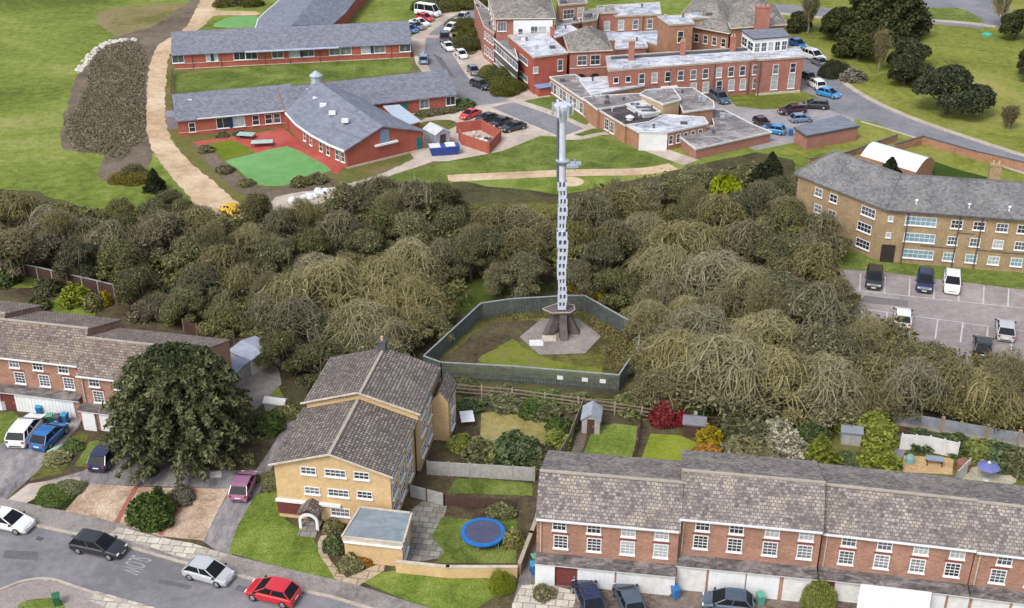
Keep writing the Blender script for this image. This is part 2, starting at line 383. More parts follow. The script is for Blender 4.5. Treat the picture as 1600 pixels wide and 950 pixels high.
def band(name, pts, width, z, mat, px=True, h=None, kind='structure', smooth=4):
    """a strip of constant width along a surveyed line; with h it is a raised kerb"""
    w = [P(*p) for p in pts] if px else [Vector((*p, 0)) for p in pts]
    if smooth and len(w) > 2:
        out = []; q = [w[0]]+w+[w[-1]]
        for i in range(1, len(q)-2):
            for k in range(smooth):
                t = k/smooth; a, b, c, d = q[i-1], q[i], q[i+1], q[i+2]
                out.append(.5*((2*b)+(c-a)*t+(2*a-5*b+4*c-d)*t*t+(3*b-a-3*c+d)*t*t*t))
        w = out+[w[-1]]
    mb = MB(); L = []; Rr = []
    for i, p in enumerate(w):
        t = (w[min(i+1, len(w)-1)]-w[max(i-1, 0)]).normalized(); n = Vector((-t.y, t.x, 0))*width/2
        L.append(p+n); Rr.append(p-n)
    for i in range(len(w)-1):
        z0 = z if h is None else h
        mb.quad((Rr[i].x, Rr[i].y, z0), (Rr[i+1].x, Rr[i+1].y, z0), (L[i+1].x, L[i+1].y, z0), (L[i].x, L[i].y, z0))
        if h is not None:
            for A in ((Rr[i+1], Rr[i]), (L[i], L[i+1])):
                mb.quad((A[0].x, A[0].y, 0), (A[1].x, A[1].y, 0), (A[1].x, A[1].y, h), (A[0].x, A[0].y, h))
    o = mb.build(name, mat); o['kind'] = kind
    return o

S('ground', [(-2500,-200),(2500,-200),(2500,4500),(-2500,4500)], 0, GRASS, px=False)
S('parkland', [(1200,-60),(1900,-60),(1900,330),(1450,262),(1240,225),(1130,120),(1180,30)], .004, GRASS_R, smooth=3)
S('brown_patch', [(300,0),(240,40),(170,62),(130,100),(95,200),(105,235),(165,240),(152,270),(185,290),(232,262),(240,200),(242,120),(262,90),(310,40),(330,0)], .008, SCRUBSOIL, smooth=4, jitter=.7)
S('worn_grass', [(150,20),(220,8),(300,6),(300,30),(250,60),(180,55)], .004, m_ground('worn grass', [srgb(104,102,56), srgb(128,118,80), srgb(140,126,94)], .1, .8, bscale=4), smooth=4, jitter=.5)
S('school_grounds', [(262,85),(660,60),(720,150),(700,250),(560,300),(520,318),(400,345),(330,300),(268,215)], .008, m_ground('school verge', [srgb(88,98,48), srgb(108,104,60), srgb(124,108,84)], .12, .9, bscale=4), smooth=2)
S('track', [(324,-20),(300,28),(282,50),(250,68),(236,95),(230,130),(229,190),(234,225),(262,268),(300,312),(322,338),(380,342),(372,318),(335,285),(292,248),(266,215),(258,170),(260,120),(266,85),(296,55),(318,40),(336,18),(345,-20)], .02, TRACK, smooth=3, jitter=.35)
S('track_spur', [(318,14),(345,17),(400,18),(400,24),(345,24),(316,26)], .024, TRACK, smooth=2)
S('top_lawn', [(336,-10),(410,-10),(400,15),(345,15)], .012, LAWN)
S('top_court', [(334,42),(345,32),(365,26),(400,26),(402,42)], .016, COURT_G, smooth=2)
S('school_lawn', [(275,118),(340,108),(500,98),(640,90),(642,112),(560,122),(500,128),(380,142),(275,150)], .016, LAWN, smooth=1, jitter=.5)
S('red_playground', [(300,222),(376,213),(440,200),(450,206),(480,232),(536,262),(528,272),(515,268),(470,240),(405,243),(385,232),(362,219),(310,228)], .020, COURT_R)
S('green_playground', [(352,252),(372,246),(402,239),(449,229),(485,246),(518,266),(478,276),(455,288),(430,291),(402,288),(384,276),(368,262)], .024, COURT_G, smooth=2)
S('play_lawn', [(326,224),(358,220),(372,222),(400,237),(352,250),(340,240)], .022, m_ground('olive lawn', [srgb(96,112,34), srgb(114,128,42)], .2, 1.5), smooth=1)
S('planting_bed', [(300,226),(322,224),(345,250),(378,275),(405,292),(430,294),(470,284),(500,282),(520,278),(525,290),(470,312),(420,318),(370,298),(330,262)], .018, SCRUBSOIL, smooth=2, jitter=.4)
S('school_path', [(548,286),(600,270),(650,246),(668,236),(690,247),(612,274),(545,302),(500,318),(430,330),(430,308),(500,296)], .026, PAVE, smooth=2, jitter=.2)
S('school_apron', [(640,60),(700,15),(760,-10),(830,-10),(850,90),(860,150),(925,195),(948,212),(900,215),(845,212),(785,236),(700,252),(650,252),(640,238),(655,190),(700,165),(650,100)], .012, PAVE, smooth=1)
S('access_road', [(748,4),(715,22),(690,38),(668,56),(664,75),(664,96),(690,130),(706,146),(736,163),(765,163),(795,156),(770,145),(735,125),(716,98),(706,80),(712,58),(730,40),(765,26)], .016, ASPH, smooth=3)
S('access_road_east', [(768,168),(786,163),(804,160),(850,176),(888,190),(912,201),(876,214)], .016, ASPH)
band('raised_crossing', [(654,57),(690,57),(712,55)], 1.8, .020, m_ground('pink crossing blocks', [srgb(176,150,140), srgb(196,172,160)], .3, 2))
S('car_park_verge', [(655,193),(680,188),(706,188),(714,196),(690,206),(664,206)], .016, ROUGH, smooth=3)
S('verge_mast', [(818,158),(842,153),(866,150),(926,186),(916,196),(868,174)], .018, LAWN)
S('verge_path', [(896,211),(925,201),(948,200),(958,207),(920,214)], .018, LAWN)
S('shrub_bed', [(706,50),(725,30),(742,40),(748,75),(735,86),(716,76)], .020, ROUGH, smooth=3)
S('shrub_bed', [(750,108),(768,102),(800,128),(808,148),(785,152),(758,132)], .020, ROUGH, smooth=3)
S('slope_lawn', [(600,278),(660,262),(700,252),(735,250),(790,238),(846,214),(880,217),(960,208),(1010,228),(1054,252),(1046,262),(900,268),(720,276),(640,285)], .012, LAWN, smooth=1)
band('worn_path', [(700,279),(800,274),(900,270),(1000,268),(1052,260)], 2.6, .016, TRACK)
band('pale_path', [(874,216),(905,216),(935,210),(962,207)], 1.3, .022, PAVE)
S('low_lawn', [(690,284),(760,280),(930,277),(950,285),(900,312),(800,316),(700,305)], .014, LAWN_B, smooth=2, jitter=.4)
S('bare_circle', [(876,283),(885,277),(900,277),(912,283),(905,290),(885,291)], .018, TRACK, smooth=4)
band('annex_path', [(1010,228),(1040,240),(1080,254)], 3.2, .018, PAVE)
S('hospital_yard', [(1090,190),(1120,145),(1150,140),(1240,130),(1300,170),(1345,185),(1280,215),(1230,225),(1180,235)], .014, m_ground('yard asphalt', [srgb(136,132,134), srgb(152,148,150), srgb(166,160,160)], .12, 1.), smooth=1)
S('hospital_lawn', [(1132,146),(1180,145),(1250,141),(1283,154),(1282,164),(1240,170),(1190,171),(1150,166)], .022, GRASS_R, smooth=1)
S('hospital_drive', [(1205,50),(1245,62),(1278,95),(1310,125),(1345,150),(1400,176),(1480,206),(1620,252),(1620,276),(1500,236),(1400,204),(1345,188),(1290,170),(1262,152),(1240,128),(1215,90)], .018, ASPH, smooth=3)
band('drive_footway', [(1248,62),(1282,95),(1314,125),(1350,150),(1404,176),(1484,206),(1620,250)], 1.1, .02, KERB, h=.10)
band('drive_kerb', [(1345,190),(1400,206),(1500,238),(1620,278)], .5, .02, KERB, h=.08)
S('verge_north', [(1335,186),(1370,192),(1408,210),(1345,228),(1260,245),(1215,240),(1235,225),(1330,216)], .024, GRASS_R, smooth=1)
S('verge_east', [(1405,214),(1430,216),(1480,236),(1560,260),(1620,280),(1620,296),(1500,266),(1430,242)], .026, GRASS_R)
S('top_road', [(1195,4),(1335,16),(1348,-30),(1560,-30),(1580,10),(1565,42),(1530,44),(1420,34),(1330,30),(1190,20)], .016, ASPH, smooth=1)
band('top_kerb', [(1192,18),(1330,32),(1425,31),(1500,35),(1556,42)], 1.6, .02, KERB, h=.06)
S('top_island', [(1424,27),(1440,15),(1470,12),(1505,15),(1538,35),(1480,31)], .022, LAWN, smooth=3)
S('rear_lawn', [(1440,276),(1470,244),(1560,268),(1640,284),(1640,305),(1500,296)], .02, m_ground('dark lawn', [srgb(52,72,26), srgb(66,86,34)], .2, 1.5))
# ---- wood
S('woodland_floor', [(-80,290),(60,300),(130,325),(210,325),(300,322),(345,338),(440,330),(520,308),(600,288),(720,285),(880,305),(1050,268),(1090,258),(1180,238),(1240,250),(1270,330),(1310,400),(1310,440),(1330,490),(1430,514),(1495,566),(1640,575),(1680,690),(1400,655),(1140,655),(960,625),(700,605),(460,640),(430,600),(380,560),(300,505),(180,450),(-80,395)], .016, WOODSOIL, smooth=1, jitter=.8)
S('wood_edge_grass', [(700,320),(800,318),(880,318),(860,345),(760,360),(720,350)], .020, ROUGH, smooth=2, jitter=.5)
S('wood_glade', [(700,455),(760,430),(830,430),(860,455),(800,462),(750,475),(700,500)], .020, m_ground('glade grass', [srgb(64,74,34), srgb(80,92,40)], .3, 1.6), smooth=2, jitter=.4)
S('compound_ground', [(664,572),(752,494),(800,486),(886,482),(913,482),(1000,528),(992,560),(966,606),(800,592),(700,588)], .020, ROUGH, smooth=1)
S('compound_soil', [(690,565),(760,505),(830,500),(846,505),(800,545),(745,568),(715,572)], .024, SOIL, smooth=1, jitter=.4)
S('compound_lawn', [(745,562),(800,530),(840,556),(900,572),(960,580),(955,596),(800,580)], .028, m_ground('mossy lawn', [srgb(96,104,42), srgb(116,124,52), srgb(120,112,70)], .3, 1.8), smooth=1, jitter=.4)
# ---- barracks car park
S('barracks_verge', [(1290,390),(1375,395),(1640,432),(1640,455),(1480,444),(1375,427),(1310,424)], .020, LAWN, smooth=1)
S('barracks_car_park', [(1300,420),(1375,425),(1640,458),(1640,566),(1546,568),(1490,572),(1400,562),(1335,540),(1322,492)], .024, PARK)
for i in range(9):      # upper row of bays
    x = 1306+i*38.6; y = 424+i*3.9
    band('bay_line', [(x, y), (x-1.5, y+28)], .16, .030, LINE, smooth=0)
band('bay_line', [(1306, 451), (1640, 486)], .14, .034, LINE, smooth=0)
for i in range(8):
    x = 1347+i*39.4; y = 482+i*5.8
    band('bay_line', [(x, y), (x-4, y+30)], .16, .030, LINE, smooth=0)
band('bay_line', [(1325, 480), (1640, 523)], .14, .034, LINE, smooth=0)
# ---- street and front gardens
S('near_ground', [(-250,445),(180,452),(300,505),(380,560),(430,640),(700,606),(960,626),(1140,656),(1400,656),(1900,730),(1900,1300),(-500,1300)], .008, SOIL)
S('street', [(-300,790),(-60,805),(52,821),(170,846),(280,878),(340,892),(430,914),(520,934),(600,958),(760,1000),(760,1200),(-300,1200)], .014, ASPH_N)
S('footway', [(-200,745),(-40,770),(40,787),(160,812),(260,842),(360,868),(475,896),(560,916),(660,948),(760,975),(760,1000),(600,958),(520,934),(430,914),(340,892),(280,878),(170,846),(52,821),(-60,805),(-300,790)], .10, m_ground('footway asphalt', [srgb(118,112,110), srgb(144,138,134), srgb(158,150,144)], .2, 1.5, bscale=8), )
band('street_kerb', [(-300,790),(-60,805),(52,821),(170,846),(280,878),(340,892),(430,914),(520,934),(600,958),(760,1000)], .25, .1, KERB, h=.125, smooth=0)
S('footway_slabs', [(186,824),(252,842),(300,850),(356,868),(335,884),(268,868),(235,856),(168,838)], .108, WSLABS)
S('corner_footway', [(-60,950),(0,925),(40,910),(80,908),(118,920),(180,940),(260,965),(320,990),(300,1100),(-60,1100)], .10, m_ground('pinkish footway', [srgb(140,130,128), srgb(158,148,144)], .2, 1.5, bscale=8), smooth=1)
band('corner_kerb', [(-60,948),(0,923),(40,908),(80,906),(118,918),(180,938),(260,963),(330,990)], .25, .1, KERB, h=.125, smooth=3)
S('corner_slabs', [(150,925),(240,950),(300,975),(280,990),(200,965),(140,940)], .108, WSLABS)
S('corner_grass', [(30,945),(60,937),(92,938),(100,960),(30,975)], .108, LAWN, smooth=2)
S('left_driveway', [(-60,690),(20,660),(60,640),(130,650),(122,668),(60,735),(0,790),(-60,780)], .0205, ASPH_W)
S('shared_driveway', [(44,760),(130,736),(200,690),(260,700),(330,735),(400,735),(430,690),(455,640),(470,650),(440,700),(405,770),(372,820),(357,864),(316,846),(360,764),(132,756),(122,745)], .018, ASPH_W)
S('shared_driveway_edge', [(0,790),(45,756),(124,745),(130,760),(84,766),(60,776),(40,787)], .0265, PAVE)
S('driveway_apron', [(312,842),(345,800),(372,822),(362,868),(340,862)], .0215, ASPH_W)
S('block_paving', [(133,756),(250,762),(359,764),(340,800),(318,845),(250,838),(190,820),(98,803),(122,775)], .024, PEBBLE)
band('red_band', [(214,760),(196,790),(182,818)], .45, .030, REDBAND, smooth=0)
band('red_band', [(306,765),(276,800),(250,836)], .45, .030, REDBAND, smooth=0)
S('ivy_bed', [(42,785),(60,768),(80,757),(105,750),(130,751),(124,770),(105,793),(80,800),(58,797)], .024, m_ground('ivy', [srgb(38,48,20), srgb(60,68,30)], .5, 3, bscale=10, fine=.5), smooth=2)
S('front_lawn', [(357,864),(368,830),(388,792),(402,772),(438,768),(446,812),(486,838),(497,855),(510,880),(526,909),(475,896)], .024, LAWN_B, smooth=1)
S('front_lawn', [(563,908),(590,896),(616,892),(690,898),(800,900),(790,925),(765,938),(740,955),(700,968),(650,945)], .024, LAWN_B, smooth=1)
S('front_lawn', [(116,728),(140,690),(162,686),(158,700),(136,730)], .024, LAWN)
S('front_lawn', [(-60,700),(-20,650),(20,642),(40,660),(10,690),(-60,720)], .022, LAWN)
S('rockery', [(45,752),(80,715),(125,672),(140,680),(110,722),(95,740)], .022, ROUGH, smooth=1, jitter=.3)
S('garden_path', [(500,838),(520,838),(512,852),(512,868),(526,888),(556,918),(540,920),(526,909),(510,882),(497,862)], .030, PATHSLAB, smooth=2)
S('garden_path', [(556,918),(600,892),(602,878),(560,894),(540,905)], .034, PATHSLAB)
S('patio', [(640,800),(660,782),(700,786),(692,812),(676,836),(706,850),(690,872),(640,880),(622,875),(632,840)], .020, SLABS)
S('trampoline_lawn', [(692,808),(740,812),(808,812),(806,880),(680,880),(694,862),(674,838)], .022, LAWN)
S('small_lawn', [(712,748),(760,748),(832,756),(832,775),(700,770)], .022, LAWN)
S('tan_lawn', [(752,646),(800,640),(860,652),(884,662),(870,690),(800,700),(750,690)], .022, LAWN_T, smooth=1)
S('back_lawn', [(928,668),(960,662),(996,666),(992,700),(984,724),(908,718)], .022, LAWN_B)
S('back_lawn', [(1016,678),(1060,680),(1090,692),(1085,728),(1000,724)], .022, m_ground('mossy bright lawn', [srgb(110,126,40), srgb(138,146,56)], .3, 2))
S('earth_path', [(905,672),(918,672),(912,700),(898,720),(888,718)], .022, SCRUBSOIL)
S('left_back_lawn', [(75,470),(115,465),(150,480),(148,500),(90,500)], .022, LAWN_B, smooth=1)
S('side_yard', [(340,535),(370,540),(435,575),(440,600),(400,640),(380,620)], .022, CONC)
S('wood_strip_grass', [(1130,650),(1250,655),(1400,690),(1600,720),(1600,760),(1400,740),(1180,720),(1130,700)], .022, ROUGH)
S('sand_pit', [(1412,712),(1490,716),(1488,742),(1410,738)], .028, m_ground('sandy patio', [srgb(176,146,106), srgb(196,168,128)], .5, 2))
S('deck_side', [(1396,740),(1418,700),(1420,680),(1400,678),(1385,700),(1378,740)], .028, m_ground('grey shingle', [srgb(110,108,112), srgb(134,132,136)], .5, 3))
S('pale_patio', [(1495,742),(1520,730),(1560,732),(1586,742),(1578,758),(1500,756)], .028, m_ground('pale patio', [srgb(170,164,140), srgb(192,186,164)], .5, 2), smooth=3)
S('terrace_forecourt', [(800,960),(825,915),(850,900),(1062,914),(1300,935),(1700,980),(1700,1100),(780,1100)], .018, m_ground('forecourt', [srgb(84,76,68), srgb(118,106,98), srgb(136,122,112)], .4, 1.6, bscale=6, fine=.3))
S('terrace_side_path', [(800,950),(812,900),(830,830),(850,800),(850,905),(828,960)], .016, ASPH_W)
S('crazy_paving', [(800,945),(815,915),(850,912),(905,925),(890,960),(800,965)], .024, WSLABS, smooth=1)
# SLOW painted on the carriageway
def road_text(txt, a, b, up_len, z=.022):
    """letters run from surveyed point a to b across the lane"""
    cu = bpy.data.curves.new('slow', 'FONT'); cu.body = txt; cu.size = 1
    to = bpy.data.objects.new('slow', cu); COL.objects.link(to)
    bpy.context.view_layer.update()
    me = bpy.data.meshes.new_from_object(to.evaluated_get(bpy.context.evaluated_depsgraph_get()))
    bpy.data.objects.remove(to)
    xs = [v.co.x for v in me.vertices]; ys = [v.co.y for v in me.vertices]
    A = P(*a); B = P(*b); d = B-A; L = d.length; d.normalize(); up = Vector((-d.y, d.x, 0))
    for v in me.vertices:
        x = (v.co.x-min(xs))/(max(xs)-min(xs))*L; y = (v.co.y-min(ys))/(max(ys)-min(ys))*up_len
        v.co = (*(A+d*x+up*y).xy, z)
    me.materials.clear(); me.materials.append(m_ground('worn road paint', [srgb(136,134,140), srgb(184,184,186)], .8, 4, bscale=12, fine=.2))
    o = bpy.data.objects.new('road_marking', me); COL.objects.link(o)
    tag(o, 'worn white SLOW lettering painted on the street', 'road marking')
road_text('SLOW', (207,867), (184,891), 1.9)

for i, (x, y, a_) in enumerate(((118,838,.2),(300,886,.25),(62,842,.2),(470,925,.25))):
    p = P(x, y); T_ = Matrix.Translation((p.x, p.y, 0)) @ Matrix.Rotation(-.35, 4, 'Z')
    o = MB().box(-.32, -.22, .015, .32, .22, .026, T_).build('drain_cover', LEAD)
    tag(o, 'dark iron gully cover on the street, ' + ['second from the left', 'third from the left', 'leftmost', 'rightmost'][i] + ' of four', 'drain cover')
TAR = m_ground('newer tar patch', [srgb(96,95,98), srgb(108,107,110)], .4, 2, bscale=12, fine=.15)
S('tar_patch', [(8,860),(60,862),(58,876),(4,872)], .0185, TAR); S('tar_patch', [(372,914),(400,920),(396,930),(366,922)], .0185, TAR); S('tar_patch', [(250,905),(300,915),(296,921),(247,911)], .0185, TAR)
S('tar_patch', [(1350,462),(1420,470),(1418,480),(1346,473)], .0275, m_ground('car park patch', [srgb(116,110,110), srgb(128,122,121)], .4, 2)); S('tar_patch', [(676,84),(690,90),(712,122),(700,118)], .0195, TAR)
# ------------------------------------------------------------------ building helpers
def thing_at(name, base, label, cat, group=None):
    """a thing whose parts are given in world coordinates"""
    e = empty(name, (base[0], base[1], 0), 0, label, cat, group)
    WORLD_OFF[e.name] = (base[0], base[1], 0)
    return e
WMESH = {}
def win_meshes(w, h, nc, nr, glass, deep=.05):
    k = (round(w,2), round(h,2), nc, nr, glass.name)
    if k in WMESH: return WMESH[k]
    fr = MB(); t = .075; o = -deep
    fr.box(-w/2, o, 0, -w/2+t, .02, h); fr.box(w/2-t, o, 0, w/2, .02, h)
    fr.box(-w/2+t, o, h-t, w/2-t, .02, h); fr.box(-w/2+t, o, 0, w/2-t, .02, t)
    iw = w-2*t; ih = h-2*t; b = .036
    for i in range(1, nc): x = -w/2+t+iw*i/nc; fr.box(x-b/2, o+.012, t, x+b/2, .016, h-t)
    for j in range(1, nr):
        z = t+ih*j/nr; bb = b*1.6 if (nr % 2 == 0 and j == nr//2) else b
        xs = [-w/2+t+iw*i/nc for i in range(nc+1)]
        for i in range(nc):
            fr.box(xs[i]+(b/2 if i else 0), o+.015, z-bb/2, xs[i+1]-(b/2 if i < nc-1 else 0), .014, z+bb/2)
    pane = MB().quad((-w/2+t, -.012, t), (w/2-t, -.012, t), (w/2-t, -.012, h-t), (-w/2+t, -.012, h-t))
    sill = MB().box(-w/2-.06, -.16, -.08, w/2+.06, .02, -.003)
    WMESH[k] = (fr.mesh('window', WHITE, uv=False), pane.mesh('pane', glass, uv=False), sill.mesh('sill', WHITE, uv=False))
    return WMESH[k]
class Wall:
    """a facade running left to right as seen from outside, from A to B"""
    def __init__(s, bld, A, B): s.b = bld; s.A = Vector((A[0], A[1], 0)); s.B = Vector((B[0], B[1], 0)); s.d = (s.B-s.A).normalized(); s.n = Vector((s.d.y, -s.d.x, 0)); s.a = math.atan2(s.d.y, s.d.x); s.L = (s.B-s.A).length
    def pt(s, t, z=0, out=0): q = s.A+s.d*t+s.n*out; q.z = z; return q
    def T(s, t=0, z=0, out=0): return Matrix.Translation(s.pt(t, z, out)) @ Matrix.Rotation(s.a, 4, 'Z')
    def win(s, t, z, w, h, nc=2, nr=2, glass=None, sill=True, out=0, name='window'):
        if glass is None or glass is GLASS: glass = [GLASS, GLASS, GLASS2, GLASS3, GLASS2][int(t*7.3+z*3.1+s.A.x*1.7) % 5]
        fm, pm, sm = win_meshes(w, h, nc, nr, glass or GLASS)
        off = Vector(WORLD_OFF[s.b.name]); p = s.pt(t, z, out+.004)-off
        o = bpy.data.objects.new(name, fm); COL.objects.link(o); parented(o, s.b); o.location = p; o.rotation_euler = (0, 0, s.a)
        q = bpy.data.objects.new('pane', pm); COL.objects.link(q); parented(q, o)
        if sill: r = bpy.data.objects.new('sill', sm); COL.objects.link(r); parented(r, o)
        return o
    def wins_px(s, pts, w, h, nc=2, nr=2, glass=None, sill=True, out=0, zfix=None):
        for i, p in enumerate(pts):
            A = s.pt(0, 0, out); B = s.pt(s.L, 0, out)
            t, z = ray_plane(p[0], p[1], A, B)
            if zfix is not None: z = zfix+h/2
            g = glass if not isinstance(glass, (list, tuple)) else glass[i % len(glass)]
            s.win(t, z-h/2, w, h, nc, nr, g, sill, out)
    def box(s, mb, t0, t1, z0, z1, o0, o1, m=0): mb.box(t0, -o1, z0, t1, -o0, z1, s.T(), m=m); return mb
def xy(v): return (v[0], v[1])
def flat_block(b, roofpx, h, wall, roof, trim=WHITE, over=.25, thick=.22, base=0, names=('wall', 'roof'), poly=None, lip=True):
    """walls under a flat roof surveyed by its roof corners (px) at height h"""
    poly = poly or [xy(P(x, y, h)) for x, y in roofpx]
    MB().prism(poly, base, h-thick-.003).build(names[0], wall, b)
    c = Vector((sum(p[0] for p in poly)/len(poly), sum(p[1] for p in poly)/len(poly)))
    op = [tuple(c+(Vector(p)-c)*(1+over/max(1, (Vector(p)-c).length))) for p in poly]
    r = MB().prism(op, h-thick, h, m=1, mt=0); o = r.build(names[1], [roof, trim], b)
    if lip:
        m2 = MB(); n = len(op)
        for i in range(n):
            A = Vector((*op[i], 0)); B = Vector((*op[(i+1)%n], 0)); d = (B-A); L = d.length; d.normalize(); a = math.atan2(d.y, d.x)
            m2.box(.0, -.08, h+.002, L-.16, .08, h+.10, Matrix.Translation(A) @ Matrix.Rotation(a, 4, 'Z'))
        m2.build('parapet', trim, b)
    return poly, o
def pitched(b, faces, mat, thick=.16, name='roof'):
    """closed roof shell from sloping faces given anticlockwise from above"""
    mb = MB(); edges = {}
    K = lambda p: (round(p[0], 3), round(p[1], 3), round(p[2], 3))
    for f in faces:
        mb.quad(*f); mb.quad(*[(p[0], p[1], p[2]-thick) for p in reversed(f)])
        for i in range(len(f)):
            a, c = K(f[i]), K(f[(i+1) % len(f)])
            if (c, a) in edges: edges.pop((c, a))
            else: edges[(a, c)] = 1
    for a, c in edges:
        mb.quad(a, (a[0], a[1], a[2]-thick), (c[0], c[1], c[2]-thick), c)
    return mb.build(name, mat, b)
def gable(b, Tm, L, D, he, hr, wall, roof, rf=.5, ov=.3, og=.25, along='x', name='roof', wallname='wall', z0=0, he2=None, ridgecap=None):
    """local frame Tm: x across 0..L, y depth 0..D; ridge along x at depth rf*D, or along y at rf*L"""
    he2 = he if he2 is None else he2
    T3 = lambda x, y, z: tuple(Tm @ Vector((x, y, z)))
    if along == 'x':
        prof = [(0, z0), (0, he), (rf*D, hr), (D, he2), (D, z0)]
        s1 = (hr-he)/(rf*D); s2 = (hr-he2)/((1-rf)*D)
        mb = MB().loft([[T3(x, y, z-(0 if z == z0 else .17)) for y, z in prof] for x in (0, L)])
        mb.build(wallname, wall, b, fixn=True)
        f1 = [T3(-og, -ov, he-s1*ov), T3(L+og, -ov, he-s1*ov), T3(L+og, rf*D, hr), T3(-og, rf*D, hr)]
        f2 = [T3(L+og, D+ov, he2-s2*ov), T3(-og, D+ov, he2-s2*ov), T3(-og, rf*D, hr), T3(L+og, rf*D, hr)]
        if ridgecap: MB().box(-og, rf*D-.13, hr-.03, L+og, rf*D+.13, hr+.09, Tm).build('ridge_tiles', ridgecap, b)
    else:
        prof = [(0, z0), (0, he), (rf*L, hr), (L, he2), (L, z0)]
        s1 = (hr-he)/(rf*L); s2 = (hr-he2)/((1-rf)*L)
        mb = MB().loft([[T3(x, y, z-(0 if z == z0 else .17)) for x, z in prof] for y in (0, D)])
        mb.build(wallname, wall, b, fixn=True)
        f1 = [T3(-ov, D+og, he-s1*ov), T3(-ov, -og, he-s1*ov), T3(rf*L, -og, hr), T3(rf*L, D+og, hr)]
        f2 = [T3(L+ov, -og, he2-s2*ov), T3(L+ov, D+og, he2-s2*ov), T3(rf*L, D+og, hr), T3(rf*L, -og, hr)]
        if ridgecap: MB().box(rf*L-.13, -og, hr-.03, rf*L+.13, D+og, hr+.09, Tm).build('ridge_tiles', ridgecap, b)
    r = pitched(b, [f1, f2], roof, .14, name)
    return r
def frame_T(A, a): return Matrix.Translation((A[0], A[1], 0)) @ Matrix.Rotation(a, 4, 'Z')
def chimney(b, x, y, z0, z1, w=.9, d=.6, a=0, pots=2, parent=None, mat=None):
    T = Matrix.Translation((x, y, 0)) @ Matrix.Rotation(a, 4, 'Z')
    m = MB().box(-w/2, -d/2, z0, w/2, d/2, z1, T).box(-w/2-.08, -d/2-.08, z1, w/2+.08, d/2+.08, z1+.15, T)
    c = m.build('chimney', mat or B_RED, b, off=WORLD_OFF[b.name]); WORLD_OFF[c.name] = WORLD_OFF[b.name]
    for i in range(pots):
        px_ = -w/2+w*(i+.5)/pots; q = T @ Vector((px_, 0, 0))
        MB().lathe([(.14, z1+.153), (.12, z1+.5), (.14, z1+.55)], 8, (q.x, q.y)).build('chimney_pot', BUFF, c)
def pipe(b, W, t, z0, z1, mat=BLACK, r=.06, out=.10):
    p = W.pt(t, 0, out); MB().tube((p.x, p.y, z0), (p.x, p.y, z1), r, n=6).build('drainpipe', mat, b)

# ------------------------------------------------------------------ near terrace on the right
def terrace_block(lpx, rpx, he, depth, label, tiles, front_px, low_px, nlow, garage, gh=2.25, gdep=1.1, brick=None, name='terraced_house', curtains=(), rise=2.5):
    A = P(*lpx, he); B = P(*rpx, he); b = thing_at(name, A, label, 'house')
    a = math.atan2(B.y-A.y, B.x-A.x); L = (B-A).length; T = frame_T(A, a)
    D = depth; brick = brick or B_TERR
    T2 = T @ Matrix.Translation((0, .3, 0))
    gable(b, T2, L-.02, D, he+.12, he+rise, brick, tiles, rf=.30, ov=.32, og=.10, ridgecap=CONCP, he2=he+.4)
    W = Wall(b, T2 @ Vector((0, 0, 0)), T2 @ Vector((L, 0, 0)))
    # gutter and fascia
    g = MB(); W.box(g, 0, L-.02, he-.18, he-.04, .34, .46); g.build('gutter', WHITE, b)
    top = [p for p in front_px]; low = [p for p in low_px]
    W.wins_px(top, 1.12, .95, 3, 2, zfix=he-1.25, glass=[GLASS_C if i in curtains else GLASS for i in range(len(top))])
    W.wins_px(low, 1.15, 1.3, 3, 4, zfix=he-3.0, glass=[GLASS_C if 10+i in curtains else GLASS for i in range(len(low))])
    for i, p in enumerate(low):
        t, _ = ray_plane(p[0], p[1], W.A, W.B); lin = MB(); W.box(lin, t-.68, t+.68, he-1.66, he-1.50, .003, .03); lin.build('lintel', m_red_lintel, b)
    pipe(b, W, .35, gh+.3, he-.1, WHITE if 'white pipe' in label else CREAM)
    # projecting garage storey with stained felt ledge
    gm = MB(); W.box(gm, .0, L-.03, gh, gh+.16, .01, gdep+.18); gm.build('ledge', LEDGE, b)
    gs = MB(); W.box(gs, .0, L-.03, gh-.16, gh-.002, gdep+.02, gdep+.10); gs.build('fascia', WHITE, b)
    gw = MB(); W.box(gw, 0.05, L-.08, 0, gh-.163, .01, gdep-.25); gw.build('ground_storey', brick, b)
    for (t0, t1, kind) in garage:
        if kind == 'door':
            d = MB(); W.box(d, t0, t1, .04, gh-.17, gdep-.245, gdep-.17)
            n = max(3, int((t1-t0)/.35))
            for i in range(n): x = t0+(t1-t0)*(i+.5)/n; W.box(d, x-.11, x+.11, .12, gh-.28, gdep-.168, gdep-.145)
            d.build('garage_door', WHITE, b)
        elif kind == 'wall':
            d = MB(); W.box(d, t0, t1, 0, gh-.165, gdep-.245, gdep); d.build('pier', WHITE, b)
        elif kind == 'entrance':
            d = MB(); W.box(d, t0, t1, .05, 2.0, gdep-.245, gdep-.2); e = d.build('front_door', MAROON, b)
            WORLD_OFF[e.name] = WORLD_OFF[b.name]
            h = MB(); W.box(h, t1-.2, t1-.14, .9, 1.05, gdep-.198, gdep-.14); h.build('handle', STEEL, e)
        elif kind == 'offdoor':
            d = MB(); W.box(d, t0, t1, .04, gh-.17, gdep-.245, gdep-.17); d.build('garage_door', OFFW, b)
    return b, W
m_red_lintel = m_plain('red lintel brick', srgb(132,70,58), .9, vary=.2)
tb1, tw1 = terrace_block((838,809),(1062,829), 6.0, 8.2, 'left end block of the near terrace, first of four, with a maroon front door', T_TERR,
    [(874,822),(928,826),(982,831),(1034,837)], [(876,854),(928,860),(980,865),(1032,868)], 4,
    [(.05,.3,'wall'),(.3,1.6,'wall'),(1.6,3.3,'entrance'),(3.4,6.3,'door'),(6.45,11.0,'offdoor')], curtains=(2,3,12,13))
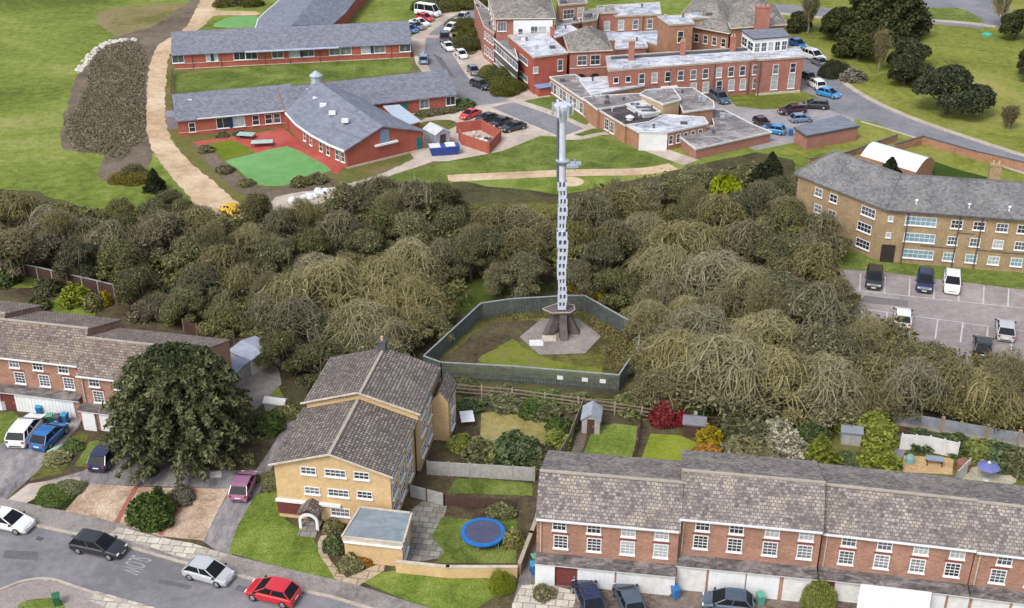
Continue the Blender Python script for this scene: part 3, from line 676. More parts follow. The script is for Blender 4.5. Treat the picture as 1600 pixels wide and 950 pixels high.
tb2, tw2 = terrace_block((1062,809),(1286,830), 6.6, 8.2, 'second house block of the near terrace, its dark roof thick with round lichen spots', T_TERR,
    [(1098,821),(1151,826),(1207,831),(1260,837)], [(1094,853),(1147,859),(1202,864),(1256,869)], 4,
    [(.1,2.4,'offdoor'),(2.6,5.4,'door'),(5.5,8.0,'door'),(8.3,10.4,'offdoor')], gh=2.7, curtains=(2,3))
tb3, tw3 = terrace_block((1287,832),(1526,859), 6.0, 8.2, 'third house block of the near terrace behind the large white garage front', T_TERR,
    [(1327,844),(1383,850),(1440,856),(1497,862)], [(1321,877),(1376,884),(1432,890),(1487,894)], 4,
    [(.3,1.3,'entrance'),(1.35,4.0,'offdoor'),(4.3,9.6,'door'),(9.8,11.3,'offdoor')], curtains=(2,3))
tb4, tw4 = terrace_block((1527,861),(1775,890), 5.9, 8.2, 'right end house block of the near terrace cut off by the picture edge', T_TERR,
    [(1570,875),(1630,882)], [(1557,909),(1612,916)], 2, [(.3,3.0,'offdoor'),(3.2,6.4,'door')], curtains=())
# white flat porch roof projecting before the third block
cp = thing_at('garage_canopy', P(1450,915,2.3), 'large white flat garage roof projecting in front of the third near terrace house', 'canopy')
cpx = [(1345,912),(1456,925),(1450,962),(1338,952)]
poly = [xy(P(x, y, 2.3)) for x, y in cpx]
MB().prism(poly, 2.15, 2.3).build('roof_slab', WHITE, cp)
for q in poly[2:]: MB().box(q[0]-.1, q[1], 0, q[0]+.1, q[1]+.2, 2.145).build('post', WHITE, cp)
# ------------------------------------------------------------------ left terrace
lt0, lw0 = terrace_block((-230,520),(-10,546), 5.9, 8.2, 'brown roofed terrace block at the far left picture edge', T_LEFT, [], [], 0, [(3,6,'door')], name='terraced_house', brick=B_TERR)
lt1, lw1 = terrace_block((-100,546),(121,571), 5.7, 8.2, 'left terrace block with three columns of sash windows above white garages', T_LEFT,
    [(22,568),(59,572),(99,576)], [(33,597),(71,600),(109,603)], 3, [(.5,3.4,'door'),(5.5,6.4,'wall'),(6.4,7.9,'entrance'),(7.9,14.2,'door')], brick=B_TERR)
lt2, lw2 = terrace_block((119,586),(300,607), 5.6, 8.2, 'left terrace block stepped forward, half hidden by the big dark cedar', T_LEFT,
    [(147,597),(186,599)], [(156,626),(194,630)], 2, [(.3,1.6,'wall'),(2.0,4.6,'door'),(5,8,'door')], brick=B_TERR)
# ------------------------------------------------------------------ three storey yellow brick house
he = 5.65
A = P(421,724,he); B = P(612,744,he); a = math.atan2(B.y-A.y, B.x-A.x); L = (B-A).length-.5
yh = thing_at('yellow_brick_house', A, 'three storey yellow brick house with two stepped dark tiled roofs', 'house')
T = frame_T(A, a) @ Matrix.Translation((.28, .25, 0))
D1, D2 = 8.35, 16.1
gable(yh, T, L, D1, he, he+1.55, B_YEL, T_YEL, along='y', ov=.32, og=.3, ridgecap=CONCP)
gable(yh, T @ Matrix.Translation((.15, D1+.003, 0)), L+.2, D2-D1, he+.75, he+2.3, B_YEL, T_YEL, along='y', ov=.32, og=.22, ridgecap=CONCP)
for (y, e) in ((-.34, 0), (D1-.25, .75)):
    bb = MB()
    for s0, s1 in (((-.35, he-.12+e), (L/2, he+1.55+.02+e)), ((L/2, he+1.55+.02+e), (L+.35+(.3 if e else 0), he-.12+e))):
        p0 = T @ Vector((s0[0], y, s0[1])); p1 = T @ Vector((s1[0], y, s1[1])); bb.tube(p0, p1, .09, n=4)
    bb.build('verge_trim', CREAM, yh)
W = Wall(yh, T @ Vector((0,0,0)), T @ Vector((L,0,0)))
W.wins_px([(482,735),(565,743)], 1.35, .75, 3, 2)
W.wins_px([(488,766),(570,773)], 1.35, .75, 3, 2)
W.wins_px([(524,739)], 1.85, .75, 4, 2)
W.wins_px([(529,770)], 1.85, .75, 4, 2)
W.wins_px([(532,800)], 1.7, .85, 4, 2)
mb = MB(); W.box(mb, -.05, 3.2, .45, 1.75, .003, .10); mb.build('tile_hung_panel', MAROON, yh)
mb = MB(); W.box(mb, -.12, 5.6, 1.77, 1.98, .003, .28); mb.build('ledge', WHITE, yh)
WR = Wall(yh, T @ Vector((L,0,0)), T @ Vector((L,D1,0)))
for z_ in (4.55, 2.75, .9):
    for f_ in (.14, .42, .72): WR.win(D1*f_, z_, 1.7, [.75, 1.05, 1.05][(4.55, 2.75, .9).index(z_)], 3, 2)
WR2 = Wall(yh, T @ Vector((L+.35,D1,0)), T @ Vector((L+.35,D2,0)))
for z_ in (5.1, 3.2, 1.0):
    for f_ in (.2, .5): WR2.win(WR2.L*f_, z_, 1.7, 1.05, 3, 2)
pipe(yh, WR, D1-.4, 0, he, BLACK)
# rear extension with lighter gable (right, behind)
ex = MB(); q = T @ Vector((L+.7, D2-3.2, 0))
TT = T @ Matrix.Translation((L+.37, D2-2.6, 0))
gable(yh, TT, 1.5, 3.2, 4.6, 5.6, B_YEL, T_YEL, along='y', ov=.15, og=.15, name='extension_roof', wallname='extension_wall')
WX = Wall(yh, TT @ Vector((1.5,0,0)), TT @ Vector((1.5,3.2,0)))
WX.win(1.6, 2.6, 1.3, 1.3, 2, 2); WX.win(1.6, .6, 1.3, 1.3, 2, 2)
chimney(yh, *(T @ Vector((L/2+.2, D2-.3, 0))).xy, he+2.0, he+3.2, .7, .6, a, 1, mat=LEAD)
# porch
pc = MB(); t0, _ = ray_plane(491, 805, W.A, W.B)
Tp = W.T(t0, 0, 0)
pr = MB().loft([[tuple(Tp @ Vector(p)) for p in ((-.95, y, 1.75), (0, y, 2.35), (.95, y, 1.75), (.95, y, 1.62), (0, y, 2.2), (-.95, y, 1.62))] for y in (-1.5, -.01)])
pr.build('porch_roof', T_YEL, yh, fixn=True)
arch = MB()
N = 10
for i in range(N):
    t1, t2 = math.pi*i/N, math.pi*(i+1)/N
    r0, r1 = .62, .86
    c = lambda r, t, y: tuple(Tp @ Vector((r*math.cos(t), y, 1.0+r*.85*math.sin(t))))
    arch.loft([[c(r0, t1, -1.48), c(r1, t1, -1.48), c(r1, t1, -1.3), c(r0, t1, -1.3)], [c(r0, t2, -1.48), c(r1, t2, -1.48), c(r1, t2, -1.3), c(r0, t2, -1.3)]])
arch.box(-.86, -1.48, 0, -.62, -1.3, 1.0, Tp).box(.62, -1.48, 0, .86, -1.3, 1.0, Tp)
arch.build('porch_arch', WHITE, yh, fixn=True)
MB().box(-.6, -.14, .08, .6, -.104, 1.6, Tp).build('front_door', LEAD, yh)
MB().box(-.8, -2.3, 0, .8, -.12, .10, Tp).box(-.8, -1.9, .1, .8, -.12, .2, Tp).build('doorstep', SLABS, yh)
# flat roofed garage
ga = thing_at('garage', P(590,860), 'low yellow brick garage with blue grey flat roof beside the house porch', 'garage')
gp = [(564,794),(641,803),(628,848),(537,838)]
poly, _ = flat_block(ga, gp, 2.5, B_YEL, FLAT_B, CREAM, over=.15, thick=.4)
Wg = Wall(ga, poly[3], poly[2]); Wr = Wall(ga, poly[2], poly[1])
Wr.win(Wr.L*.35, .4, 1.7, 1.5, 4, 2, GLASS); 
mb = MB(); Wg.box(mb, 0, Wg.L, 2.02, 2.12, .003, .25); mb.build('fascia', WHITE, ga)
# ------------------------------------------------------------------ barracks like block of flats on the right
hb = 7.05
fl = thing_at('block_of_flats', P(1384,327,hb), 'long cranked three storey buff brick block with sooty grey hipped roof beside the car park', 'block of flats')
C1 = P(1384,327,hb); A1 = P(1241,271,hb); C2 = P(1600,343,hb); dv = (C2-C1).normalized(); C2 = C1+dv*34
nv = Vector((-dv.y, dv.x, 0)); lv = (C1-A1).normalized(); ln = Vector((-lv.y, lv.x, 0)); Dp = 8.6
# back corner of the crank
def isect(p, d, q, e):
    t = ((q.x-p.x)*e.y-(q.y-p.y)*e.x)/(d.x*e.y-d.y*e.x); return p+d*t
back = isect(A1+ln*Dp, lv, C1+nv*Dp, dv)
mid = isect(A1+ln*Dp/2, lv, C1+nv*Dp/2, dv)
foot = [A1, C1, C2, C2+nv*Dp, back, A1+ln*Dp]
def shrink(pts, k):
    c = Vector((0, 0, 0))
    out = []
    n = len(pts)
    for i in range(n):
        p0, p1, p2 = pts[i-1], pts[i], pts[(i+1) % n]
        d1 = (p1-p0).normalized(); d2 = (p2-p1).normalized()
        n1 = Vector((-d1.y, d1.x, 0)); n2 = Vector((-d2.y, d2.x, 0)); bis = (n1+n2)
        out.append(p1+bis*(k/max(.3, (1+n1.dot(n2)))))
    return out
ft = shrink(foot, .4)
MB().prism([xy(p) for p in ft], 0, hb-.2).build('wall', B_BARR, fl)
z = lambda v, h: (v.x, v.y, h)
hr = hb+2.9
e1 = A1+ln*Dp/2+lv*2.6
pitched(fl, [[z(A1,hb), z(C1,hb), z(mid,hr), z(e1,hr)], [z(C1,hb), z(C2,hb), z(C2+nv*Dp/2,hr), z(mid,hr)],
    [z(C2+nv*Dp,hb), z(back,hb), z(mid,hr), z(C2+nv*Dp/2,hr)], [z(back,hb), z(A1+ln*Dp,hb), z(e1,hr), z(mid,hr)], [z(A1+ln*Dp,hb), z(A1,hb), z(e1,hr)]], T_BARR, .18)
mb = MB()
for p, q in ((e1, A1), (e1, mid), (mid, C2+nv*Dp/2), (mid, C1)):
    mb.tube((p.x, p.y, hr+.02), (q.x, q.y, (hr if q in (mid, C2+nv*Dp/2) else hb)+.04), .10, n=5)
mb.build('hip_tiles', T_BARR, fl)
Wf = Wall(fl, ft[1], ft[2]); Wl = Wall(fl, ft[0], ft[1])
g = MB(); Wf.box(g, -.1, Wf.L, hb-.22, hb-.08, .36, .5); g.build('gutter', LEAD, fl)
for k, zz in enumerate((5.1, 2.95, .8)):
    ys = (339, 368, 398)
    Wf.wins_px([(1440-3*k, ys[k])], 3.6, 1.15, 6, 2, GLASS_B, zfix=zz)
    Wf.wins_px([((1496, 1489, 1482)[k], (345, 372, 402)[k]), ((1531, 1524, 1517)[k], (347, 375, 405)[k]), ((1567, 1560, 1552)[k], (350, 378, 408)[k]), ((1600, 1594, 1588)[k], (353, 381, 410)[k])], 1.35 if k != 1 else 1.2, 1.1, 3, 2, zfix=zz, glass=[GLASS, GLASS, GLASS_C] if k == 1 else ([GLASS_B, GLASS_B, GLASS_C] if k == 2 else GLASS))
    Wl.wins_px([((1355, 1351, 1348)[k], (345, 353, 383)[k])], 2.1, 1.15, 4, 2, zfix=zz)
    if k < 2: Wf.wins_px([((1393, 1389)[k], (334, 361)[k])], .6, .7, 1, 1, GLASS_C, zfix=zz+.3)
Wl.wins_px([(1280,296),(1303,307)], 1.2, 1.1, 2, 2, zfix=5.1); Wl.wins_px([(1279,320),(1301,330)], 1.2, 1.1, 2, 2, zfix=2.95)
t, _ = ray_plane(1383, 400, Wf.A, Wf.B)
mb = MB(); Wf.box(mb, max(.1, t-.75), max(.1, t-.75)+1.6, 0, 2.3, .004, .12); mb.build('entrance_door', m_plain('dark entrance', (.03,.022,.02,1), .7), fl)
for tt in (2.6, 8.5, 11.0, 17.0, 22.6): pipe(fl, Wf, tt, 0, hb-.3, LEAD, .08)
for p, q in (((4.5, 2.55), (8.4, 2.55)), ((11.1, 2.6), (16.5, 2.5)), ((8.6, 4.6), (10.4, 4.6))):
    MB().tube(Wf.pt(p[0], p[1], .09), Wf.pt(q[0], q[1], .09), .05, n=5).build('waste_pipe', LEAD, fl)
q = C1+dv*12.5+nv*(Dp*.62)
chimney(fl, q.x, q.y, hb+1.5, hr+1.6, 1.3, .9, math.atan2(dv.y, dv.x), 2, mat=B_BARR)
for tt in (3.5, 9.5, 14.0):
    q = C1+dv*tt+nv*.9; MB().lathe([(.10, hb+.4), (.10, hb+1.0), (.2, hb+1.02), (.2, hb+1.12), (.02, hb+1.25)], 8, (q.x, q.y)).build('roof_vent', WHITE, fl)
# white roofed store behind the flats
st = thing_at('store_building', P(1400,262), 'low store with curved white sheet roof and brick end wall behind the flats', 'store')
c = [P(1345,240,2.6), P(1375,222,2.6), P(1468,240,2.6), P(1432,266,2.6)]
u1 = (c[3]-c[0]); v1 = (c[1]-c[0]); N = 8; rings = []
for s_ in (0, 1):
    ring = []
    for i in range(N+1):
        t = i/N; p = c[0].lerp(c[1], t)+u1*s_; ring.append((p.x, p.y, 2.3+1.1*math.sin(math.pi*t)))
    rings.append(ring)
mb = MB()
for i in range(N): mb.quad(rings[0][i], rings[1][i], rings[1][i+1], rings[0][i+1], m=0 if i < 5 else 1)
cc = MB().loft([r+[(r[-1][0], r[-1][1], 0), (r[0][0], r[0][1], 0)] for r in [[(p[0], p[1], p[2]-.06) for p in r_] for r_ in rings]])
cc.build('wall', B_BROWN, st, fixn=True)
mb.build('roof', [m_plain('white sheet roof', srgb(222,230,232), .4, vary=.05), m_plain('grey green sheet roof', srgb(158,172,172), .5)], st)
# small pinkish brick block
sb = thing_at('brick_outbuilding', P(1290,215), 'small windowless pinkish brick outbuilding with slate blue flat roof', 'outbuilding')
poly, _ = flat_block(sb, [(1243,198),(1312,180),(1341,196),(1262,211)], 2.4, B_PINK, T_SLATE2, LEAD, over=.3, thick=.3, lip=False)
# ------------------------------------------------------------------ school-like red brick wings on the left
def wing(name, label, lpx, rpx, he, depth, hr, wall, roof, wins, cat='building', rf=.5, hip=False, plinth=True, og=.3):
    A = P(*lpx, he); B = P(*rpx, he); b = thing_at(name, A, label, cat)
    a = math.atan2(B.y-A.y, B.x-A.x); L = (B-A).length; T = frame_T(A, a)
    gable(b, T @ Matrix.Translation((0, .35, 0)), L, depth, he, hr, wall, roof, rf=rf, ov=.4, og=og)
    W = Wall(b, T @ Vector((0, .35, 0)), T @ Vector((L, .35, 0)))
    return b, W, T, L
b, W, T, L = wing('brick_wing', 'long rear single storey red brick wing with slate blue roof and white windows', (270,84), (641,66), 2.95, 9.0, 5.6, B_SCHOOL, T_SLATE, [])
W.wins_px([(278,91),(331,88),(374,86),(393,88),(434,88),(461,87),(482,86),(523,80),(540,77),(573,76),(593,75),(633,74)], 2.1, 1.45, 2, 1, sill=True, zfix=1.15, glass=[GLASS, GLASS_C, GLASS, GLASS])
mb = MB(); W.box(mb, 0, L, .95, 1.05, .003, .06); W.box(mb, 0, L, .0, .12, .003, .10); mb.build('string_course', CREAM, b)
for px_ in (331.5, 471.5, 582): t, _ = ray_plane(px_, 88, W.A, W.B); mb = MB(); W.box(mb, t-.25, t+.25, 1.2, 2.7, .06, .12); mb.build('navy_panel', NAVY, b)
g = MB(); t1, _ = ray_plane(383, 78, W.A, W.B); t2, _ = ray_plane(529, 70, W.A, W.B); W.box(g, t1, t2, 2.72, 2.86, .5, 1.25); g.build('canopy', m_plain('pale blue canopy', srgb(168,178,196), .4), b)
for x in (300, 345, 414, 453, 500, 612): t, _ = ray_plane(x, 88, W.A, W.B); pipe(b, W, t, 0, 2.8, LEAD, .05)
for (x, y) in ((285,54),(407,47),(433,46),(372,50),(487,45),(503,45)):
    p = P(x, y, 4.6); MB().box(p.x-.35, p.y-.3, 4.3, p.x+.35, p.y+.3, 5.0).build('roof_light', WHITE, b)
# top building with curved eaves
b2 = thing_at('brick_wing', P(470,20), 'fan shaped slate roofed wing with white curved eaves at the top edge', 'building')
ed = [P(x, y, 3.0) for x, y in ((399,44),(403,30),(415,18),(432,4),(452,-14),(470,-30))]
rg = [P(x, y, 5.6) for x, y in ((455,40),(470,22),(482,8),(496,-8),(510,-22),(525,-36))]
bk = [P(x, y, 3.0) for x, y in ((520,38),(540,20),(552,4),(566,-12),(580,-26),(592,-40))]
fs = []
for i in range(5): fs += [[ed[i+1], ed[i], rg[i], rg[i+1]], [rg[i+1], rg[i], bk[i], bk[i+1]]]
pitched(b2, [[tuple(p) for p in f] for f in fs], T_SLATE2, .15)
fp = [ed[0]]+ed[1:]+bk[::-1]; c = sum(fp, Vector())/len(fp)
MB().prism([xy(c+(p-c)*.96) for p in fp], 0, 2.8).build('wall', B_SCHOOL, b2)
gg = [c2 for c2 in [(rg[0].x, rg[0].y, 5.5), (ed[0].x, ed[0].y, 2.85), (bk[0].x, bk[0].y, 2.85)]]
MB().quad(*gg).build('gable_end', T_SLATE2, b2)
mb = MB(); mb.path([tuple(p-Vector((0,0,.05))) for p in ed], .14, 5); mb.build('gutter', WHITE, b2)
# front wing, left part
b3, W, T, L = wing('brick_wing', 'front left red brick wing with white eaves beside the red playground', (277,187), (460,170), 2.9, 9.0, 5.4, B_SCHOOL, T_SLATE, [])
W.wins_px([(349,197),(373,194)], 2.0, 1.7, 2, 1, zfix=.75, glass=[GLASS, GLASS_C])
W.wins_px([(400,191),(420,189),(433,187)], 1.1, 1.6, 1, 2, zfix=.75)
W.wins_px([(301,205)], 1.0, 1.5, 1, 2, zfix=.6)
t, _ = ray_plane(361, 196, W.A, W.B); mb = MB(); W.box(mb, t-.3, t+.3, .7, 2.5, .06, .12); mb.build('navy_panel', NAVY, b3)
mb = MB(); W.box(mb, 0, L, .6, .7, .003, .07); mb.build('string_course', CREAM, b3)
g = MB(); t1, _ = ray_plane(308, 184, W.A, W.B); W.box(g, t1, L, 2.68, 2.84, .42, .54); g.build('gutter', WHITE, b3)
WL = Wall(b3, T @ Vector((0, 9.35, 0)), T @ Vector((0, .35, 0)))
TL = WL.T(3.5, 0, 0); MB().box(-1.5, -1.6, 0, 1.5, -.003, 2.0, TL).build('side_lobby', m_plain('grey clad lobby', srgb(130,132,142), .6), b3)
for (x, y) in ((297,158),(344,153)): p = P(x, y, 4.4); MB().box(p.x-.35, p.y-.3, 4.1, p.x+.35, p.y+.3, 4.75).build('roof_light', WHITE, b3)
# front wing, right part
b4, W4, T4, L4 = wing('brick_wing', 'front right red brick wing with teal door beside the access road', (590,160), (711,146), 2.9, 9.5, 5.4, B_SCHOOL, T_SLATE, [])
gable(b4, T4 @ Matrix.Translation((-14.5, .36, 0)), 14.45, 9.5, 2.9, 5.4, B_SCHOOL, T_SLATE, ov=.4, og=.02)
W4.wins_px([(663,163),(704,155)], 1.6, 1.5, 2, 1, zfix=.9)
t, _ = ray_plane(632, 168, W4.A, W4.B); mb = MB(); W4.box(mb, t-.5, t+.5, .03, 2.2, .004, .07); mb.build('door', TEAL, b4)
mb = MB(); W4.box(mb, 0, L4, 0, .3, .003, .07); mb.build('plinth', CREAM, b4)
for (x, y) in ((535,136),(553,133)): p = P(x, y, 4.4); MB().box(p.x-.35, p.y-.3, 4.1, p.x+.35, p.y+.3, 4.75).build('roof_light', WHITE, b4)
# hall with flared roof
hl = thing_at('brick_hall', P(590,240), 'red brick hall with wide flared slate roof facing the viewer across the green playground', 'hall')
zr = 6.9; ze = 2.9
back_r = P(494,124,zr)
left_e = [P(446,176,ze), P(462,194,ze), P(486,211,ze), P(514,226,ze), P(538,236,ze)]
right_e = [P(560,150,ze+1.2), P(590,168,ze+.8), P(620,184,ze+.3), P(645,196,ze), P(668,205,ze)]
_t, _z = ray_plane(598, 197, left_e[4], right_e[4]); front_r = left_e[4]+(right_e[4]-left_e[4]).normalized()*_t; front_r.z = _z
rl = [back_r.lerp(front_r, i/4) for i in range(5)]
fs = []
for i in range(4):
    fs += [[tuple(left_e[i]), tuple(left_e[i+1]), tuple(rl[i+1]), tuple(rl[i])], [tuple(rl[i]), tuple(rl[i+1]), tuple(right_e[i+1]), tuple(right_e[i])]]
pitched(hl, fs, T_SLATE2, .16)
inw = lambda p, q, k=.05: p.lerp(q, k)
wl = [inw(left_e[i], right_e[i], .035) for i in range(5)]; wr = [inw(right_e[i], left_e[i], .035) for i in range(5)]
gd = (wl[4]-wl[3]).normalized()*-.35
mb = MB()
fl4, fr4 = wl[4]+gd, wr[4]+gd; ap = rl[4]+gd
mb.quad((fl4.x, fl4.y, 0), (fr4.x, fr4.y, 0), (fr4.x, fr4.y, fr4.z-.1), (ap.x, ap.y, ap.z-.18), (fl4.x, fl4.y, ze-.1))
seq = wl[:4]+[fl4]
for i in range(4): mb.quad((seq[i].x, seq[i].y, 0), (seq[i+1].x, seq[i+1].y, 0), (seq[i+1].x, seq[i+1].y, ze-.12), (seq[i].x, seq[i].y, ze-.12))
seq2 = wr[:4]+[fr4]
for i in range(4): mb.quad((seq2[i+1].x, seq2[i+1].y, 0), (seq2[i].x, seq2[i].y, 0), (seq2[i].x, seq2[i].y, seq2[i].z-.14), (seq2[i+1].x, seq2[i+1].y, seq2[i+1].z-.14))
mb.build('wall', B_REDN, hl)
mb = MB(); mb.path([tuple(p-Vector((0,0,.08))) for p in left_e], .17, 5); mb.build('gutter', WHITE, hl)
Wh = Wall(hl, fl4, fr4)
t, zc = ray_plane(601, 212, Wh.A, Wh.B)
mb = MB(); Wh.box(mb, t-.75, t+.75, _z-3.0, _z-.7, .004, .10); mb.build('louvre_panel', m_plain('blue grey louvre', srgb(112,132,156), .5), hl)
t, _ = ray_plane(603, 230, Wh.A, Wh.B); mb = MB(); Wh.box(mb, t-1.9, t+1.9, 2.35, 2.6, .004, .45); mb.build('door_canopy', WHITE, hl)
t, _ = ray_plane(655, 228, Wh.A, Wh.B); mb = MB(); Wh.box(mb, t-.45, t+.45, .04, 2.1, .004, .07); mb.build('door', TEAL, hl)
mb = MB(); Wh.box(mb, -.1, Wh.L+.1, 0, .25, .004, .10); mb.build('plinth', CREAM, hl)
for i in range(4):
    Ws = Wall(hl, seq[i], seq[i+1])
    if i: Ws.win(Ws.L*.35, .8, .9, 1.5, 1, 2); Ws.win(Ws.L*.75, .8, .9, 1.5, 1, 2)
for (x, y) in ((484,140),(494,153),(505,163),(519,175),(539,187)): 
    p = P(x, y, 5.3); MB().box(p.x-.5, p.y-.25, 4.9, p.x+.5, p.y+.25, 5.45, None).build('roof_light', WHITE, hl)
p = back_r; MB().lathe([(.9, zr-.9), (.8, zr+.6), (1.1, zr+.65), (.1, zr+1.4)], 8, (p.x, p.y)).build('roof_turret', STEEL, hl)
# lean-to link on the right of the hall
lk = thing_at('glazed_link', P(625,185), 'pale sloping glazed lean-to roof beside the hall', 'lean-to')
poly, _ = flat_block(lk, [(600,166),(624,164),(656,188),(630,196)], 2.7, B_SCHOOL, m_plain('pale glazing', srgb(170,182,196), .3), WHITE, thick=.15, lip=False)

# ------------------------------------------------------------------ walled bin yard
yd = thing_at('bin_yard', P(745,222), 'open topped red brick enclosure with rubbish inside by the small car park', 'enclosure')
yp = [P(x, y, 0) for x, y in ((712,208),(752,203),(782,220),(764,240),(722,226))]
mb = MB()
for i in range(5):
    A, B = yp[i], yp[(i+1) % 5]; d = B-A; LL = d.length; d.normalize(); Tm = Matrix.Translation(A) @ Matrix.Rotation(math.atan2(d.y, d.x), 4, 'Z')
    if i == 4: mb.box(0.13, -.11, 0, LL*.45, .11, 1.7, Tm)
    else: mb.box(.13, -.11, 0, LL-.13+.2, .11, 1.7, Tm)
mb.build('wall', B_REDN, yd)
for (x, y, lab, c_) in ((742,216,'cream sacks piled in the bin yard, rear heap', CREAM), (762,222,'dark rubbish piled in the bin yard, right heap', LEAD), (750,226,'pale boxes piled in the bin yard, front heap', OFFW)):
    rq = random.Random(x); m_ = MB()
    for i in range(6):
        ox, oy = rq.uniform(-.9, .9), rq.uniform(-.5, .5); s_ = rq.uniform(.25, .5); m_.box(ox-s_, oy-s_*.7, .012, ox+s_, oy+s_*.7, s_*1.4+i*.05, Matrix.Rotation(rq.random()*3, 4, 'Z'))
    o = m_.build('rubbish_heap', c_); o.location = P(x, y); tag(o, lab, 'rubbish heap', kind='stuff')
# ------------------------------------------------------------------ hospital
def block(name, label, px, h, wall, roof, trim=CREAM, cat='building', **k):
    c = sum((P(x, y, h) for x, y in px), Vector())/len(px)
    b = thing_at(name, c, label, cat); poly, r = flat_block(b, px, h, wall, roof, trim, **k)
    rq = random.Random(int(px[0][0]*7+px[0][1])); cx_ = sum(p[0] for p in poly)/len(poly); cy_ = sum(p[1] for p in poly)/len(poly)
    if roof in (FLAT_W, FLAT_G, FLAT_D):
        for i in range(rq.choice((2, 3, 4))):
            q = poly[rq.randrange(len(poly))]; f_ = rq.uniform(.25, .7); x = cx_+(q[0]-cx_)*f_; y = cy_+(q[1]-cy_)*f_; s_ = rq.uniform(.25, .6)
            if i % 2: MB().box(x-s_, y-s_*.7, h+.003, x+s_, y+s_*.7, h+rq.uniform(.25, .6)).build('roof_hatch', rq.choice((LEAD, OFFW, STEEL)), b)
            else: MB().lathe([(.14, h+.003), (.14, h+.5), (.24, h+.52), (.2, h+.62)], 8, (x, y)).build('roof_vent', rq.choice((LEAD, STEEL)), b)
    return b, poly
G2 = [GLASS, GLASS, GLASS_C]
# red corner block
b, poly = block('red_brick_block', 'bright red brick corner block with pale flat roof, left end of the hospital', [(834,89),(886,82),(852,51),(795,56)], 6.4, B_REDN, FLAT_W)
W = Wall(b, poly[0], poly[1]); W.win(W.L*.8, 3.4, 1.0, 2.0, 1, 2)
WL = Wall(b, poly[3], poly[0]); WL.win(WL.L*.62, 4.0, 4.2, 1.0, 6, 1); WL.win(WL.L*.62, 1.0, 4.2, 1.0, 6, 1); W.win(W.L*.06, 3.6, .9, 1.1, 1, 1, GLASS_C)
tp = MB(); W.box(tp, .2, W.L-1.5, 0, 1.5, .01, 1.7); tp.build('low_annex', B_REDN, b)
tp = MB(); W.box(tp, .0, W.L-1.3, 1.5, 1.62, .01, 1.95); tp.build('annex_roof', m_plain('blue annex roof', srgb(128,146,186), .5), b)
# dark glazed link along the road
b, poly = block('glazed_corridor', 'long two storey glazed corridor with grey roof beside the access road', [(809,93),(797,57),(768,46),(772,60)], 5.0, m_plain('dark glazed cladding', srgb(84,80,80), .4, vary=.3), FLAT_G, OFFW)
W = Wall(b, poly[3], poly[0])
for i in range(9): W.win(W.L*(i+.5)/9, .6, 1.5, 1.0, 2, 1); W.win(W.L*(i+.5)/9, 3.0, 1.5, 1.2, 2, 1)
b, poly = block('red_brick_block', 'narrow red brick block beside the road at the hospital top left', [(772,52),(765,18),(745,0),(741,2),(756,40)], 6.0, B_RED, FLAT_G)
W = Wall(b, poly[4], poly[0])
for i in range(4): W.win(W.L*(i+.5)/4, 1.0, .8, 1.5, 1, 2); W.win(W.L*(i+.5)/4, 3.8, .8, 1.3, 1, 2)
def hip_block(name, label, px, he, rise, wall, roof, ridge=.35, cat='building', apex=None):
    """px: front-left, front-right, back-right, back-left at eaves height"""
    c = [P(x, y, he) for x, y in px]; b = thing_at(name, sum(c, Vector())/4, label, cat)
    ctr = sum(c, Vector())/4
    MB().prism([xy(ctr+(p-ctr)*.95) for p in c], 0, he-.15).build('wall', wall, b)
    fl_, fr_, br_, bl_ = c
    lw = (fr_-fl_).length; dd = (bl_-fl_).length
    if lw >= dd: m0 = fl_.lerp(bl_, .5).lerp(fr_.lerp(br_, .5), ridge); m1 = fl_.lerp(bl_, .5).lerp(fr_.lerp(br_, .5), 1-ridge)
    else: m0 = fl_.lerp(fr_, .5).lerp(bl_.lerp(br_, .5), ridge); m1 = fl_.lerp(fr_, .5).lerp(bl_.lerp(br_, .5), 1-ridge)
    m0 = (m0.x, m0.y, he+rise); m1 = (m1.x, m1.y, he+rise); f = [tuple(p) for p in c]
    if lw >= dd: fs = [[f[0], f[1], m1, m0], [f[1], f[2], m1], [f[2], f[3], m0, m1], [f[3], f[0], m0]]
    else: fs = [[f[0], f[1], m0], [f[1], f[2], m1, m0], [f[2], f[3], m1], [f[3], f[0], m0, m1]]
    pitched(b, fs, roof, .15)
    q = [ctr+(p-ctr)*.95 for p in c]
    mb = MB()
    for i in range(4): mb.tube(tuple(c[i]-Vector((0,0,.1))), tuple(c[(i+1)%4]-Vector((0,0,.1))), .11, n=5)
    mb.build('gutter', CREAM, b)
    return b, q
# white bay block with hipped roof
b, q = hip_block('hipped_block', 'block with wide grey hipped roof and white rendered bay behind the red corner', [(773,29),(868,28),(858,-12),(760,-10)], 9.0, 2.8, B_RED, T_OLD, ridge=.4)
W = Wall(b, q[0], q[1])
mb = MB(); W.box(mb, W.L*.30, W.L*.98, 3.5, 8.6, .01, .5); mb.build('white_bay', WHITE, b)
W.win(W.L*.42, 5.8, .9, 1.4, 1, 2, out=.5); W.win(W.L*.66, 5.8, 1.3, 1.8, 2, 2, out=.5); W.win(W.L*.80, 5.8, 1.5, 1.8, 2, 2, GLASS_C, out=.5)
W.win(W.L*.1, 6.6, 1.6, 1.7, 3, 1)
WL = Wall(b, q[3], q[0])
for i in range(5): WL.win(WL.L*(i+.5)/5, 6.6, 1.4, 1.6, 2, 1)
